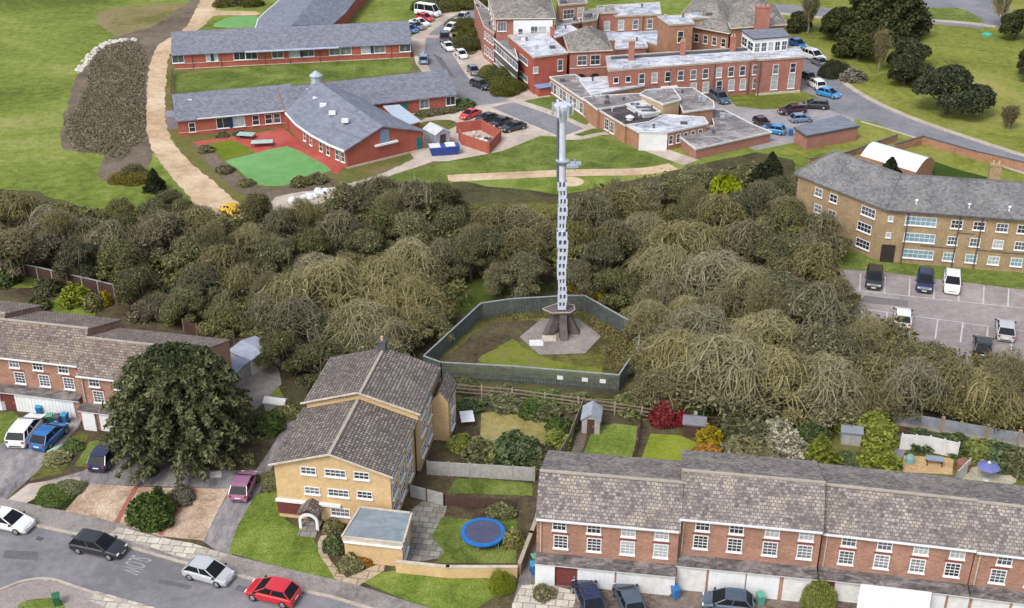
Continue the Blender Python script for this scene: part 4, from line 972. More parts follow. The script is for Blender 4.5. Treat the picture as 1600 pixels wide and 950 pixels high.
# pavilion
b, q = hip_block('hipped_pavilion', 'front pavilion with grey and tan hipped roof over two dark arches', [(889,81),(957,78),(946,50),(880,54)], 6.5, 2.6, B_RED, T_OLD, ridge=.42)
W = Wall(b, q[0], q[1])
W.win(W.L*.30, 4.0, 1.7, 1.7, 2, 2); W.win(W.L*.62, 4.0, 1.7, 1.7, 2, 2)
mb = MB(); W.box(mb, 0, W.L, 3.45, 3.6, .004, .09); mb.build('string_course', CREAM, b)
for f_ in (.28, .62):
    n = 10; ring = [W.pt(W.L*f_-.9, .3, .03), W.pt(W.L*f_+.9, .3, .03)]+[W.pt(W.L*f_+.9*math.cos(math.pi*i/n), 1.6+.9*math.sin(math.pi*i/n), .03) for i in range(n+1)]
    MB().quad(*[tuple(p) for p in ring]).build('arch_opening', BLACK, b)
# long front range
b, poly = block('front_range', 'long two storey pink brick hospital range with pale flat roof and sash windows', [(953,110),(1186,92),(1178,74),(950,88)], 6.0, B_RED, FLAT_W, over=.35)
W = Wall(b, poly[0], poly[1])
xs = [1003,1023,1044,1064,1084,1103,1124,1143,1161,1181]; ys = [117,115,112,110,108,106,104,103,101,99]
W.wins_px([(x, y) for x, y in zip(xs, ys)], 1.05, 1.7, 1, 2, zfix=3.35, glass=[GLASS, GLASS_C, GLASS, GLASS, GLASS])
W.wins_px([(x, y+26) for x, y in list(zip(xs, ys))[4:]], 1.1, 1.9, 1, 2, zfix=.9, glass=[GLASS_C, GLASS_C, GLASS])
W.wins_px([(963,112),(982,112)], .9, 1.0, 1, 1, zfix=3.8)
pipe(b, W, W.L*.70, 0, 5.6, LEAD, .09); pipe(b, W, W.L*.94, 0, 5.6, LEAD, .09); pipe(b, W, W.L*.40, 2.0, 5.6, LEAD, .07)
mb = MB(); t, _ = ray_plane(1045, 133, W.A, W.B); W.box(mb, t-1.4, t+1.4, .5, 2.6, .004, .6); mb.build('white_lobby', WHITE, b)
for (x, y, h1) in ((986,94,9.0),(1066,86,8.2),(1144,80,8.4)): p = P(x, y, 6.0); chimney(b, p.x, p.y, 6.003, h1, .9, .7, 0, 2)
mb = MB(); A = P(955,92,6.0); B = P(1170,78,6.0)
d = (B-A); Tm = Matrix.Translation((A.x, A.y, 0)) @ Matrix.Rotation(math.atan2(d.y, d.x), 4, 'Z'); MB().box(0, -.35, 6.004, d.length, .35, 6.3, Tm).build('roof_upstand', LEAD, b)
# projecting right end
b, poly = block('end_block', 'square right end block of the pink brick hospital range by the drive', [(1186,93),(1256,88),(1246,74),(1178,78)], 6.2, B_RED, FLAT_W, over=.35)
W = Wall(b, poly[0], poly[1]); W.wins_px([(1213,99),(1240,97)], 1.05, 1.7, 1, 2, zfix=3.5); W.wins_px([(1210,126),(1237,121)], 1.25, 2.4, 1, 3, GLASS_C, zfix=.8)
pipe(b, W, .3, 0, 5.9, LEAD, .12)
mb = MB(); W.box(mb, 0, W.L, 0, .4, .004, .12); mb.build('plinth', CREAM, b)
# conservatory storey
b, poly = block('conservatory', 'white glazed upper storey with dark slate roof behind the end block', [(1179,60),(1232,56),(1222,44),(1160,47)], 8.7, WHITE, T_SLATE2, LEAD, cat='building', over=.3, lip=False)
W = Wall(b, poly[0], poly[1])
for i in range(5): W.win(W.L*(i+.5)/5, 6.3, W.L/5-.25, 1.6, 2, 2, [GLASS, GLASS, GLASS_C][i % 3])
WL = Wall(b, poly[3], poly[0])
for i in range(2): WL.win(WL.L*(i+.5)/2, 6.3, WL.L/2-.4, 1.5, 2, 2)
# big hipped roof top right with stout chimney
b, q = hip_block('hipped_block', 'large grey hipped roof block with stout double brick chimney at the hospital top right', [(1142,44),(1230,38),(1212,8),(1128,10)], 8.4, 3.2, B_BROWN, T_OLD, ridge=.4)
p = P(1190,38,9); chimney(b, p.x, p.y, 8.0, 12.0, 2.4, 1.2, 0, 3)
b, q = hip_block('hipped_block', 'grey hipped roof block beyond the courtyards at the top edge of the hospital', [(1052,36),(1140,52),(1190,-6),(1100,-20)], 7.6, 3.2, B_BROWN, T_OLD, ridge=.35)
W = Wall(b, q[0], q[1])
for i in range(6): W.win(W.L*(i+.5)/6, 4.8, .9, 1.5, 1, 2); W.win(W.L*(i+.5)/6, 1.8, .9, 1.5, 1, 2)
# courtyard tower blocks
b, poly = block('courtyard_block', 'orange brick block with white flat roof standing in the hospital courtyard', [(1046,38),(1083,36),(1074,24),(1029,26)], 9.5, B_BROWN, FLAT_W)
W = Wall(b, poly[0], poly[1]); W.win(W.L*.5, 6.2, 1.1, 2.0, 1, 2); W.win(W.L*.5, 3.0, 1.1, 1.6, 1, 2)
b, poly = block('courtyard_block', 'brown brick block with thin pale roof to the right of the courtyard tower', [(1084,29),(1128,26),(1115,18),(1072,22)], 8.8, B_BROWN, FLAT_W)
W = Wall(b, poly[0], poly[1]); W.win(W.L*.22, 6.0, 1.0, 1.5, 1, 2); W.win(W.L*.72, 6.2, 1.1, 1.7, 1, 2); W.win(W.L*.7, 3.0, .9, 1.5, 1, 2); W.win(W.L*.25, 3.0, 1.6, 1.5, 2, 2)
b, poly = block('rear_range', 'two storey brown brick rear range with pale flat roof across the hospital courtyard', [(963,25),(1031,22),(1029,4),(935,10)], 7.0, B_BROWN, FLAT_W)
W = Wall(b, poly[0], poly[1])
for f_ in (.12, .45, .78): W.win(W.L*f_, 4.4, 1.1, 1.8, 1, 2, GLASS if f_ > .4 else GLASS_C)
for f_ in (.12, .45, .78): W.win(W.L*f_, 1.4, 1.1, 1.8, 1, 2)
pipe(b, W, W.L*.62, 0, 6.7, LEAD, .09)
b, poly = block('rear_range', 'narrow rear brick block with arched window behind the grey hipped pavilion', [(936,20),(962,19),(958,8),(934,10)], 7.5, B_RED, FLAT_G)
W = Wall(b, poly[0], poly[1]); W.win(W.L*.5, 4.2, 1.1, 1.7, 1, 2, GLASS_C)
b, poly = block('rear_range', 'tall brown brick block with big sash windows at the top edge of the hospital', [(874,8),(916,4),(912,-12),(870,-10)], 9.0, B_BROWN, FLAT_G)
W = Wall(b, poly[0], poly[1]); W.win(W.L*.35, 6.3, 2.2, 1.8, 3, 2); W.win(W.L*.8, 6.3, 1.3, 1.9, 2, 2, GLASS_C)
b, poly = block('rear_range', 'brown brick linking block with one sash window behind the pavilion', [(910,34),(932,30),(936,14),(912,16)], 7.5, B_BROWN, FLAT_G)
W = Wall(b, poly[0], poly[1]); W.win(W.L*.55, 4.6, 1.0, 1.8, 1, 2)
b, poly = block('courtyard_roof', 'low pale blue flat roofs in the hospital courtyard', [(940,62),(1000,62),(1030,70),(1032,46),(945,44)], 4.0, B_BROWN, m_flat('blue white felt roof', srgb(132,140,160), srgb(176,184,200), srgb(206,212,224)), OFFW)
b, poly = block('courtyard_roof', 'small raised white lantern roof between courtyard and long front range', [(962,76),(1010,73),(1004,60),(964,62)], 4.8, B_RED, FLAT_W, OFFW)
b, poly = block('courtyard_roof', 'pale flat roof strip between the red corner block and the pavilion', [(868,58),(902,48),(890,40),(858,44)], 6.6, B_RED, FLAT_W, OFFW)
p = P(863,56,6.6); chimney(b, p.x, p.y, 6.603, 8.0, .8, .6, 0, 1)
b, poly = block('courtyard_roof', 'long grey stepped roofs behind the white bay block', [(870,40),(905,34),(900,22),(868,20)], 6.2, B_BROWN, FLAT_G, OFFW)
# single storey annexes in front
b, poly = block('flat_annex', 'long low annex with a strip of windows running diagonally towards the mast', [(934,171),(860,121),(898,117),(938,141)], 2.9, B_BROWN, FLAT_G, OFFW)
W = Wall(b, poly[1], poly[0]); n = 14
for i in range(n): W.win(W.L*(i+.5)/n, .5, W.L/n-.18, 1.8, 2, 2, G2[i % 3])
b, poly = block('flat_annex', 'pale roofed low annex below the two dark arches', [(925,148),(1005,133),(985,118),(905,123)], 3.1, B_BROWN, FLAT_W, OFFW)
b, poly = block('flat_annex', 'low annex with mauve grey felt roof in the middle of the annexes', [(934,170),(1000,160),(1012,146),(938,150),(912,153)], 3.3, B_BROWN, FLAT_G, OFFW)
b, poly = block('flat_annex', 'low brick annex with near black felt roof and vent cowl', [(977,195),(934,170),(980,163),(1030,182),(1012,190)], 3.0, B_BROWN, FLAT_D, OFFW)
W = Wall(b, poly[1], poly[0]); W.win(W.L*.35, .5, 1.2, 1.8, 2, 3); W.win(W.L*.55, .5, 1.2, 1.8, 2, 3)
p = P(984,187,3.0); MB().lathe([(.5, 3.003), (.5, 3.4), (.7, 3.45), (.1, 3.8)], 10, (p.x, p.y)).build('vent_cowl', OFFW, b)
b, poly = block('white_roof_lantern', 'white rooflight block with three dark slots on the black roofed annex', [(1006,178),(1030,174),(1004,158),(980,163)], 3.7, OFFW, FLAT_W, OFFW)
for i in range(3):
    f_ = (i+.5)/3; p = Vector((*poly[0], 0)).lerp(Vector((*poly[3], 0)), f_).lerp(Vector((*poly[1], 0)).lerp(Vector((*poly[2], 0)), f_), .5)
    MB().box(p.x-1.1, p.y-.25, 3.703, p.x+1.1, p.y+.25, 3.85).build('roof_slot', LEAD, b)
b, poly = block('buff_block', 'buff rendered plant room with grey roof above the annexes', [(1036,162),(1062,155),(1050,138),(1012,141),(1002,147)], 4.6, BUFF, FLAT_G, OFFW)
b, poly = block('flat_annex', 'grey roofed annex between plant room and silver car', [(1068,174),(1114,168),(1112,158),(1082,138),(1052,138),(1060,152)], 3.6, B_BROWN, FLAT_G, OFFW)
b, poly = block('flat_annex', 'low brick annex with white rendered corner wall and small windows', [(1042,206),(1104,193),(1098,184),(1040,180),(976,193),(1000,206)], 2.9, B_BROWN, FLAT_W, OFFW)
W = Wall(b, poly[0], poly[1])
for i in range(5): W.win(W.L*(i+.6)/5.4, .8, .8, 1.4, 1, 2)
Ww = Wall(b, poly[5], poly[0]); mb = MB(); Ww.box(mb, -.1, Ww.L+.1, 0, 2.65, .004, .12); mb.build('white_corner', WHITE, b)
b, poly = block('flat_annex', 'lowest grey roofed annex at the hospital corner nearest the wood', [(1088,232),(1204,206),(1176,196),(1130,172),(1110,172),(1118,196),(1060,210)], 1.7, B_PINK, FLAT_G, OFFW)
# ------------------------------------------------------------------ mast
Bm = P(877,519); Bm = Vector((Bm.x, Bm.y, 0))
mast = empty('radio_mast', Bm, 0, 'tall pale lattice radio mast on a flared four legged plinth in the fenced compound', 'mast')
HT = 25.6; lean = -.35
ctr = lambda z: Vector((lean*(z-3)/(HT-3), 0, z))
legs = [(-1.5,-.5), (.2,-1.5), (1.7,-.2), (.3,1.5)]
for i, (x, y) in enumerate(legs):
    a = math.atan2(y, x); T = lambda r, w_, z: [(r*math.cos(a)-w_*math.sin(a), r*math.sin(a)+w_*math.cos(a), z), (r*math.cos(a)+w_*math.sin(a), r*math.sin(a)-w_*math.cos(a), z)]
    rings = []
    for z_, ro, ri, wd in ((0, 2.1, 1.0, .42), (.8, 1.65, .7, .4), (1.7, 1.25, .3, .38), (2.6, 1.1, .1, .4)):
        o = T(ro, wd, z_); n_ = T(ri, wd, z_); rings.append([o[0], o[1], n_[1], n_[0]])
    MB().loft(rings).build('leg', RUST, mast, fixn=True, bevel=.03)
MB().lathe([(.32, 0.06), (.35, 2.2), (.9, 2.75)], 12).build('plinth_core', RUST, mast)
deck = MB().prism([(-2.1,-.15),(-1.1,-1.1),(.9,-1.0),(1.4,-.3),(1.35,.75),(-.4,1.1)], 2.75, 2.9); deck.build('deck', RUST, mast)
rim = MB(); pl = [(-2.1,-.15),(-1.1,-1.1),(.9,-1.0),(1.4,-.3),(1.35,.75),(-.4,1.1)]
for i in range(6): a_, b_ = pl[i], pl[(i+1) % 6]; rim.tube((a_[0], a_[1], 2.97), (b_[0], b_[1], 2.97), .07, n=6)
rim.build('deck_rim', CONCP, mast)
# lower lattice: stacked box panels, a dark filler core painting the shade in their openings
z = 3.0; k = 0; rnd = random.Random(5)
body = MB(); dark = MB()
while z < 17.3:
    h = .92; r = .44+.05*math.sin(k*1.7)+(.09 if 6 <= k <= 9 else 0); c = ctr(z); c.x += .06*math.sin(k*1.1)
    body.box(c.x-r, -r, z, c.x+r, r, z+h*.42); 
    for sx in (-1, 0, 1):
        for sy in (-1, 1):
            body.box(c.x+sx*r*.84-.09, sy*(r-.09)-.09, z+h*.42, c.x+sx*r*.84+.09, sy*(r-.09)+.09, z+h)
            if sx: body.box(c.x+sx*(r-.09)-.088, -.09, z+h*.42+.001, c.x+sx*(r-.09)+.088, .09, z+h-.001)
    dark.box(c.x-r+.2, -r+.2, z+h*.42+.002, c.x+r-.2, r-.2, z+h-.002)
    z += h; k += 1
body.build('lattice_section', MASTW, mast); dark.build('opening_shade_core', MASTD, mast)
up = MB(); c0, c1 = ctr(z), ctr(HT-1)
up.tube(c0, c1, .36, .32, 12); up.build('upper_pole', MASTW, mast, smooth=False)
up = MB().tube(c0+Vector((-.47,.1,0)), c1+Vector((-.45,.1,0)), .13, .13, 6); up.build('cable_tray', MASTD, mast)
cz = ctr(20.0); ring = MB().lathe([(.40, 19.5), (.68, 19.9), (.72, 20.0), (.40, 20.05)], 14, (cz.x, 0)); ring.build('ring_platform', STEEL, mast)
an = MB(); an.box(cz.x+.4, -.9, 19.5, cz.x+1.6, -.5, 19.8).box(cz.x+.7, -.5, 19.6, cz.x+1.9, .4, 19.72).tube((cz.x+1.2, -.7, 19.1), (cz.x+1.25, -.7, 20.4), .09, n=6); an.build('antenna_bracket', STEEL, mast)
ct = ctr(HT-1); hd = MB().lathe([(.34, HT-1.5), (.48, HT-1.0), (.85, HT-.1), (.9, HT+.25), (.8, HT+.32)], 12, (ct.x, 0)); hd.build('head_frame', MASTW, mast)
for i in range(6):
    t_ = i*math.pi/3; x, y = ct.x+.98*math.cos(t_), .98*math.sin(t_)
    MB().box(x-.12, y-.09, HT-.8, x+.12, y+.09, HT+.5).build('panel_antenna', STEEL if i % 2 else MASTW, mast, bevel=.02)
MB().tube((ct.x, 0, HT+.4), (ct.x, 0, HT+1.6), .04, n=5).build('lightning_rod', STEEL, mast)
S('mast_slab', [(846,499),(812,527),(843,555),(914,553),(939,526),(904,499)], .06, CONC)
mb = MB(); 
sl = tag(empty('slab_covers', P(840,538)), 'two pale hatch covers lying on the concrete slab below the mast', 'hatch covers')
for (x, y) in ((838,537),(858,530)): p = P(x, y)-P(840,538); MB().box(p.x-.75, p.y-.6, .062, p.x+.75, p.y+.6, .14).build('cover', OFFW if x < 850 else CREAM, sl)

# ------------------------------------------------------------------ fences
def fence(name, px, h, label, panel, post, style='panel', span=2.4, cat='fence', thick=.06, postw=.12, posth=.12, group=None, rail=None, base=None):
    w_ = [P(x, y) for x, y in px]; b = thing_at(name, w_[0], label, cat, group)
    pan = MB(); posts = []; rails = MB(); bs = MB()
    for i in range(len(w_)-1):
        A, B = w_[i], w_[i+1]; d = B-A; L = d.length; d.normalize(); a = math.atan2(d.y, d.x); n = max(1, round(L/span)); s = L/n
        T = Matrix.Translation(A) @ Matrix.Rotation(a, 4, 'Z')
        z0 = .35 if base else .04
        if base: bs.box(.1, -.05, 0, L-.1, .05, .34, T)
        for k in range(n):
            x0, x1 = k*s+postw/2+.003, (k+1)*s-postw/2-.003
            if style == 'panel':
                pan.box(x0, -thick/2, z0, x1, thick/2, h, T)
                m_ = int((x1-x0)/.3)
                for j in range(m_): pan.box(x0+(j+.1)*(x1-x0)/m_, -thick/2-.02, z0+.05, x0+(j+.6)*(x1-x0)/m_, -thick/2-.001, h-.05, T)
            elif style == 'rails':
                for zz in (h*.35, h*.65, h-.08): pan.box(x0, -.03, zz-.06, x1, .03, zz+.06, T)
            elif style == 'mesh':
                m_ = max(4, int((x1-x0)/.16))
                for j in range(m_): xx = x0+(j+.5)*(x1-x0)/m_; pan.box(xx-.045, -.02, .05, xx+.045, .02, h+.06*(j % 2), T)
                for zz in (.4, h*.5, h-.25): pan.box(x0, .021, zz-.05, x1, .06, zz+.05, T)
        if rail: rails.box(0.02, -.07, h+.07, L-.02, .07, h+.17, T)
        for k in range(n+(1 if i == len(w_)-2 else 0)): posts.append(T @ Vector((k*s, 0, 0)))
    pan.build('panels', panel, b)
    if rail: rails.build('top_rail', rail, b)
    if base: bs.build('gravel_boards', base, b)
    for i, p in enumerate(posts):
        MB().box(p.x-postw/2, p.y-postw/2, 0, p.x+postw/2, p.y+postw/2, h+posth-.02).build('post', post, b)
    return b
fence('compound_fence', [(690,592),(663,582),(752,498),(800,491),(886,486),(913,486),(1000,536),(996,566),(966,612),(800,598),(690,592)], 1.85, 'dark green grey palisade fence enclosing the mast compound', FENCEG, FENCEG, 'mesh', 3.0, rail=FTOP)
cf = [o for o in COL.objects if o.name.startswith('compound_fence')][0]
A_, B_ = P(800,598), P(966,612); d_ = B_-A_; Tm = Matrix.Translation(A_) @ Matrix.Rotation(math.atan2(d_.y, d_.x), 4, 'Z')
for x_ in (4.9, 7.4, 9.2): MB().box(x_-.3, -.085, .9, x_+.3, -.065, 1.35, Tm).build('notice_plate', WHITE, cf)
fence('garden_fence', [(706,618),(800,626),(903,640),(960,648),(1045,662)], 1.4, 'weathered rail fence along the back of the middle gardens', WOOD, CONCP, 'rails', 2.9)
fence('garden_fence', [(668,742),(835,752)], 1.5, 'pale grey panel fence between the small lawn and shrubs beside the yellow house', WOODG, CONCP, 'panel', 1.9, base=None)
fence('garden_fence', [(694,790),(800,796)], 1.1, 'dark reddish brown fence above the trampoline lawn', WOODD, WOODD, 'panel', 1.8)
fence('garden_fence', [(640,776),(694,790)], 1.3, 'grey boarded fence between the patio and the yellow house side', WOODG, WOODD, 'panel', 1.8)
fence('garden_fence', [(912,640),(888,700),(870,730)], 1.4, 'side fence left of the shed garden', WOOD, WOOD, 'panel', 1.8)
fence('garden_fence', [(1000,660),(994,700),(985,735)], 1.0, 'low fence between the two bright back lawns', WOODD, WOOD, 'rails', 1.8)
fence('garden_fence', [(1085,668),(1130,672),(1150,676)], 1.4, 'short rail fence with two stout pale posts behind the red maple', WOODD, CONCP, 'rails', 2.4, postw=.3, posth=.4)
fence('garden_fence', [(1396,663),(1470,676),(1540,688),(1640,706)], 1.5, 'grey panel fence with buff posts below the right hand trees', m_plain('grey fence panel', srgb(132,136,142), .8, vary=.2), m_plain('buff post', srgb(150,132,112), .9), 'panel', 3.2, postw=.28, posth=.3, base=CONCP)
fence('garden_fence', [(0,425),(60,436),(130,452),(180,464)], 1.5, 'pale topped fence behind the far left gardens', WOODD, CONCP, 'panel', 2.2, rail=FTOP)
fence('garden_fence', [(288,520),(330,534),(344,546)], 1.6, 'dark red brown fence behind the left terrace end', WOODD, WOOD, 'panel', 1.9)
fence('garden_fence', [(344,540),(390,552),(437,572)], 1.5, 'grey boarded fence behind the side yard left of the yellow house', WOOD, CONCP, 'panel', 2.0)
fence('picket_fence', [(1300,672),(1345,676),(1392,690)], 1.3, 'dark slatted fence behind the lime green shrubs', WOODD, WOODD, 'panel', 1.8)
fence('decking_screen', [(1406,702),(1450,706),(1494,716)], 1.7, 'white painted garden screen behind the sandy patio', OFFW, WHITE, 'panel', 1.6)
fence('garden_fence', [(1512,738),(1492,758)], 1.5, 'pale curved panel between the sandy patio and pale round patio', OFFW, CONCP, 'panel', 1.4)
# garden walls
def wall_line(px, h, label, mat, thick=.24, cap=CREAM, name='garden_wall'):
    w_ = [P(x, y) for x, y in px]; b = thing_at(name, w_[0], label, 'wall'); m1 = MB(); m2 = MB()
    for i in range(len(w_)-1):
        A, B = w_[i], w_[i+1]; d = B-A; L = d.length; T = Matrix.Translation(A) @ Matrix.Rotation(math.atan2(d.y, d.x), 4, 'Z')
        e = thick/2*(1 if i else -1)
        m1.box(-e, -thick/2, 0, L+thick/2, thick/2, h, T); m2.box(-e-.03, -thick/2-.04, h+.002, L+thick/2+.03, thick/2+.04, h+.08, T)
    m1.build('masonry', mat, b); m2.build('coping', cap, b); return b
wall_line([(617,893),(700,902),(806,902)], 1.05, 'low yellow brick wall below the trampoline lawn', B_YEL)
wall_line([(811,900),(830,850),(846,806)], 1.2, 'concrete wall between the trampoline garden and the near terrace', B_BARR, cap=CONCP)
wall_line([(1395,238),(1440,225),(1520,248),(1640,276)], 1.2, 'brown brick boundary wall behind the flats by the drive', B_BROWN, cap=LEAD)
wall_line([(1262,258),(1320,248),(1372,230),(1400,220)], .9, 'brown wall running from the flats roof to the white roofed store', B_BROWN, cap=LEAD)
wall_line([(0,630),(8,640)], .9, 'white painted wall at the far left by the white car', WHITE)
fence('garden_fence', [(270,118),(268,150),(272,200)], 1.2, 'thin post fence between the sandy track and the rear brick wing', WOODD, WOOD, 'rails', 3)
# rubble edge beside the brown patch: pale stones
rn = random.Random(3); line = [(122,113),(130,100),(140,88),(155,73),(172,66),(192,64),(216,62)]
mb = MB()
for i in range(len(line)-1):
    for k in range(26):
        t = rn.random(); x = line[i][0]*(1-t)+line[i+1][0]*t+rn.uniform(-3, 5)*(1.3 if i < 3 else .6); y = line[i][1]*(1-t)+line[i+1][1]*t+rn.uniform(-2, 2.5)
        p = P(x, y); s = rn.uniform(.2, .6); T = Matrix.Translation(p) @ Matrix.Rotation(rn.random()*3, 4, 'Z')
        mb.loft([[tuple(T @ Vector((s*math.cos(a_)*f_*rn.uniform(.7,1), s*math.sin(a_)*f_*rn.uniform(.7,1), zz*s))) for a_ in (0, 1.25, 2.5, 3.8, 5)] for f_, zz in ((1, 0), (.9, .35), (.4, .6))])
rb = mb.build('white_rubble', m_plain('pale rubble', srgb(186,182,172), .9, vary=.25)); tag(rb, 'bank of white rubble edging the brown scrub patch', 'rubble', kind='stuff')

# ------------------------------------------------------------------ trampoline
tr = empty('trampoline', P(755,842), 0, 'round trampoline with blue padded rim on the small back lawn', 'trampoline')
PADB = m_plain('blue padding', srgb(30,104,178), .5); MATB = m_plain('dark jumping mat', srgb(72,76,100), .7)
rr = 1.85
MB().lathe([(rr-.32, .70), (rr-.32, .78), (rr, .78), (rr+.03, .66)], 32).build('padding', PADB, tr)
MB().lathe([(.01, .735), (rr-.33, .74), (rr-.33, .75), (.01, .745)], 32).build('mat', MATB, tr)
for i in range(6):
    t = i*math.pi/3+.3; x, y = (rr-.1)*math.cos(t), (rr-.1)*math.sin(t)
    MB().tube((x, y, 0), (x, y, .68), .03, n=6).tube((x*.75, y*.75, .03), (x, y, .03), .03, n=6).build('leg', STEEL, tr)
# ------------------------------------------------------------------ sheds and garden things
def shed(px, w_, d_, he_, hr_, a, label, wall, roof, along='y', door=True, name='garden_shed'):
    p = P(*px); b = thing_at(name, p, label, 'shed'); T = Matrix.Translation(p) @ Matrix.Rotation(a, 4, 'Z') @ Matrix.Translation((-w_/2, -d_/2, 0))
    gable(b, T, w_, d_, he_, hr_, wall, roof, along=along, ov=.12, og=.12)
    W = Wall(b, T @ Vector((0, 0, 0)), T @ Vector((w_, 0, 0)))
    if door:
        m_ = MB(); W.box(m_, w_*.3, w_*.7, .05, min(he_, 1.8)-.05, .004, .05); d = m_.build('door', WOODD, b); WORLD_OFF[d.name] = WORLD_OFF[b.name]
        m_ = MB(); W.box(m_, w_*.63, w_*.66, .8, .95, .052, .09); m_.build('handle', STEEL, d)
    return b
shed((924,668), 1.7, 2.2, 1.7, 2.3, R(-8), 'grey garden shed with pale ridged roof in the first bright back garden', WOODG, m_plain('ridged shed roof', srgb(146,152,162), .6, vary=.2), 'y')
shed((1084,676), 2.0, 1.5, 1.5, 1.9, R(-10), 'small shed with dark grey felt roof right of the red maple', WOODD, m_plain('shed felt', srgb(112,112,120), .8), 'x')
shed((683,222), 2.6, 3.4, 2.0, 2.7, R(35), 'pale grey shed next to the hall teal door', STEEL, m_plain('pale shed roof', srgb(186,188,192), .5), 'y')
shed((1328,690), 1.8, 1.3, 1.5, 1.8, R(-10), 'little grey roofed shed among the lime green shrubs', WOODG, m_plain('grey shed felt', srgb(120,126,134), .8), 'x', door=False)
shed((398,568), 3.2, 3.6, 1.9, 2.2, R(-35), 'pale flat outbuilding in the side yard behind the cedar', OFFW, m_plain('pale store roof', srgb(150,156,170), .6), 'x')
shed((432,640), 2.0, 1.0, 1.1, 1.4, R(-12), 'small white garden store left of the yellow house', OFFW, OFFW, 'x', door=False)
shed((365,592), 2.6, 3.0, 1.7, 1.9, R(-20), 'grey lean-to store at the end of the left terrace', WOODG, m_plain('slaty store roof', srgb(128,132,146), .7), 'x', door=False)
# table and bench on the sandy patio, picnic tables etc
def table(px, w_, d_, a, label, top, name='garden_table', h=.72):
    t = empty(name, P(*px), a, label, 'table')
    MB().box(-w_/2, -d_/2, h-.06, w_/2, d_/2, h).build('table_top', top, t, bevel=.01)
    for sx in (-1, 1):
        for sy in (-1, 1): MB().box(sx*(w_/2-.1)-.04, sy*(d_/2-.1)-.04, 0, sx*(w_/2-.1)+.04, sy*(d_/2-.1)+.04, h-.063).build('leg', WOODD, t)
    return t
table((1459,726), 1.5, .8, R(-12), 'blue grey garden table on the sandy patio', m_plain('blue grey table', srgb(128,144,162), .5))
table((410,228), 3.2, 1.5, R(8), 'pale picnic table on the red playground nearest the green surface', m_plain('pale table', srgb(168,188,180), .5))
table((385,216), 2.6, 1.6, R(-10), 'pale play table on the red playground near the wing wall', m_plain('pale play table', srgb(160,182,182), .5))
table((730,660), 1.3, 1.9, R(8), 'white sunbed table on bare soil behind the yellow house', WHITE)
# parasol lying open on the pale patio
pu = empty('parasol', P(1540,750), 0, 'open blue violet parasol with white tip on the pale round patio', 'parasol')
VIO = m_plain('violet parasol cloth', srgb(104,110,166), .7)
mb = MB(); n = 8; ap = (0, 0, 1.9)
for i in range(n):
    t0, t1 = 2*math.pi*i/n, 2*math.pi*(i+1)/n
    A_, B_ = (1.0*math.cos(t0), 1.0*math.sin(t0), 1.45), (1.0*math.cos(t1), 1.0*math.sin(t1), 1.45)
    mb.quad(A_, B_, ap); mb.quad((B_[0], B_[1], 1.42), (A_[0], A_[1], 1.42), (0, 0, 1.87)); mb.quad(A_, (A_[0], A_[1], 1.42), (B_[0], B_[1], 1.42), B_)
mb.build('canopy', VIO, pu); MB().tube((0,0,.05), (0,0,1.88), .025, n=6).build('pole', STEEL, pu); MB().lathe([(.3,0),(.3,.08),(.05,.1)], 12).build('base', OFFW, pu)
MB().lathe([(.16,1.89),(.05,2.05),(.01,2.1)], 8).build('finial', WHITE, pu)
wb = MB().lathe([(.55, 0), (.6, .9), (.62, .95), (.05, .96)], 18).build('water_butt', m_plain('red brown butt', srgb(142,96,80), .7)); wb.location = P(1504,735); tag(wb, 'round red brown tub beside the pale curved panel', 'tub')
tl = MB().lathe([(.5, 0), (.45, .5), (.2, .8), (.05, .85)], 8).build('covered_chair', m_plain('pale teal cover', srgb(122,160,158), .7)); tl.location = P(1421,722); tag(tl, 'pale teal covered seat at the left of the sandy patio', 'covered seat')
# yellow grit heap at the end of the track
gh = MB().lathe([(1.4, 0), (1.3, .35), (.8, .8), (.2, 1.0)], 12).build('grit_heap', m_plain('yellow grit', srgb(206,164,52), .9)); gh.location = P(361,331); gh.scale = (1.1,1.6,1.1); tag(gh, 'yellow heap at the end of the sandy track', 'heap')
for (x, y, a, lab) in ((468,312,.3,'white bagged heap on the path below the hall, left one'), (495,304,.9,'white bagged heap on the path below the hall, right one')):
    rn = random.Random(x); m_ = MB()
    for i in range(7):
        ox, oy = rn.uniform(-1.4, 1.4), rn.uniform(-.6, .6); s = rn.uniform(.4, .7)
        m_.lathe([(s, 0), (s*1.1, s*.4), (s*.7, s*.9), (s*.2, s*1.05)], 7, (ox, oy))
    o = m_.build('bag_heap', OFFW); o.location = P(x, y); o.rotation_euler.z = a; tag(o, lab, 'bag heap')
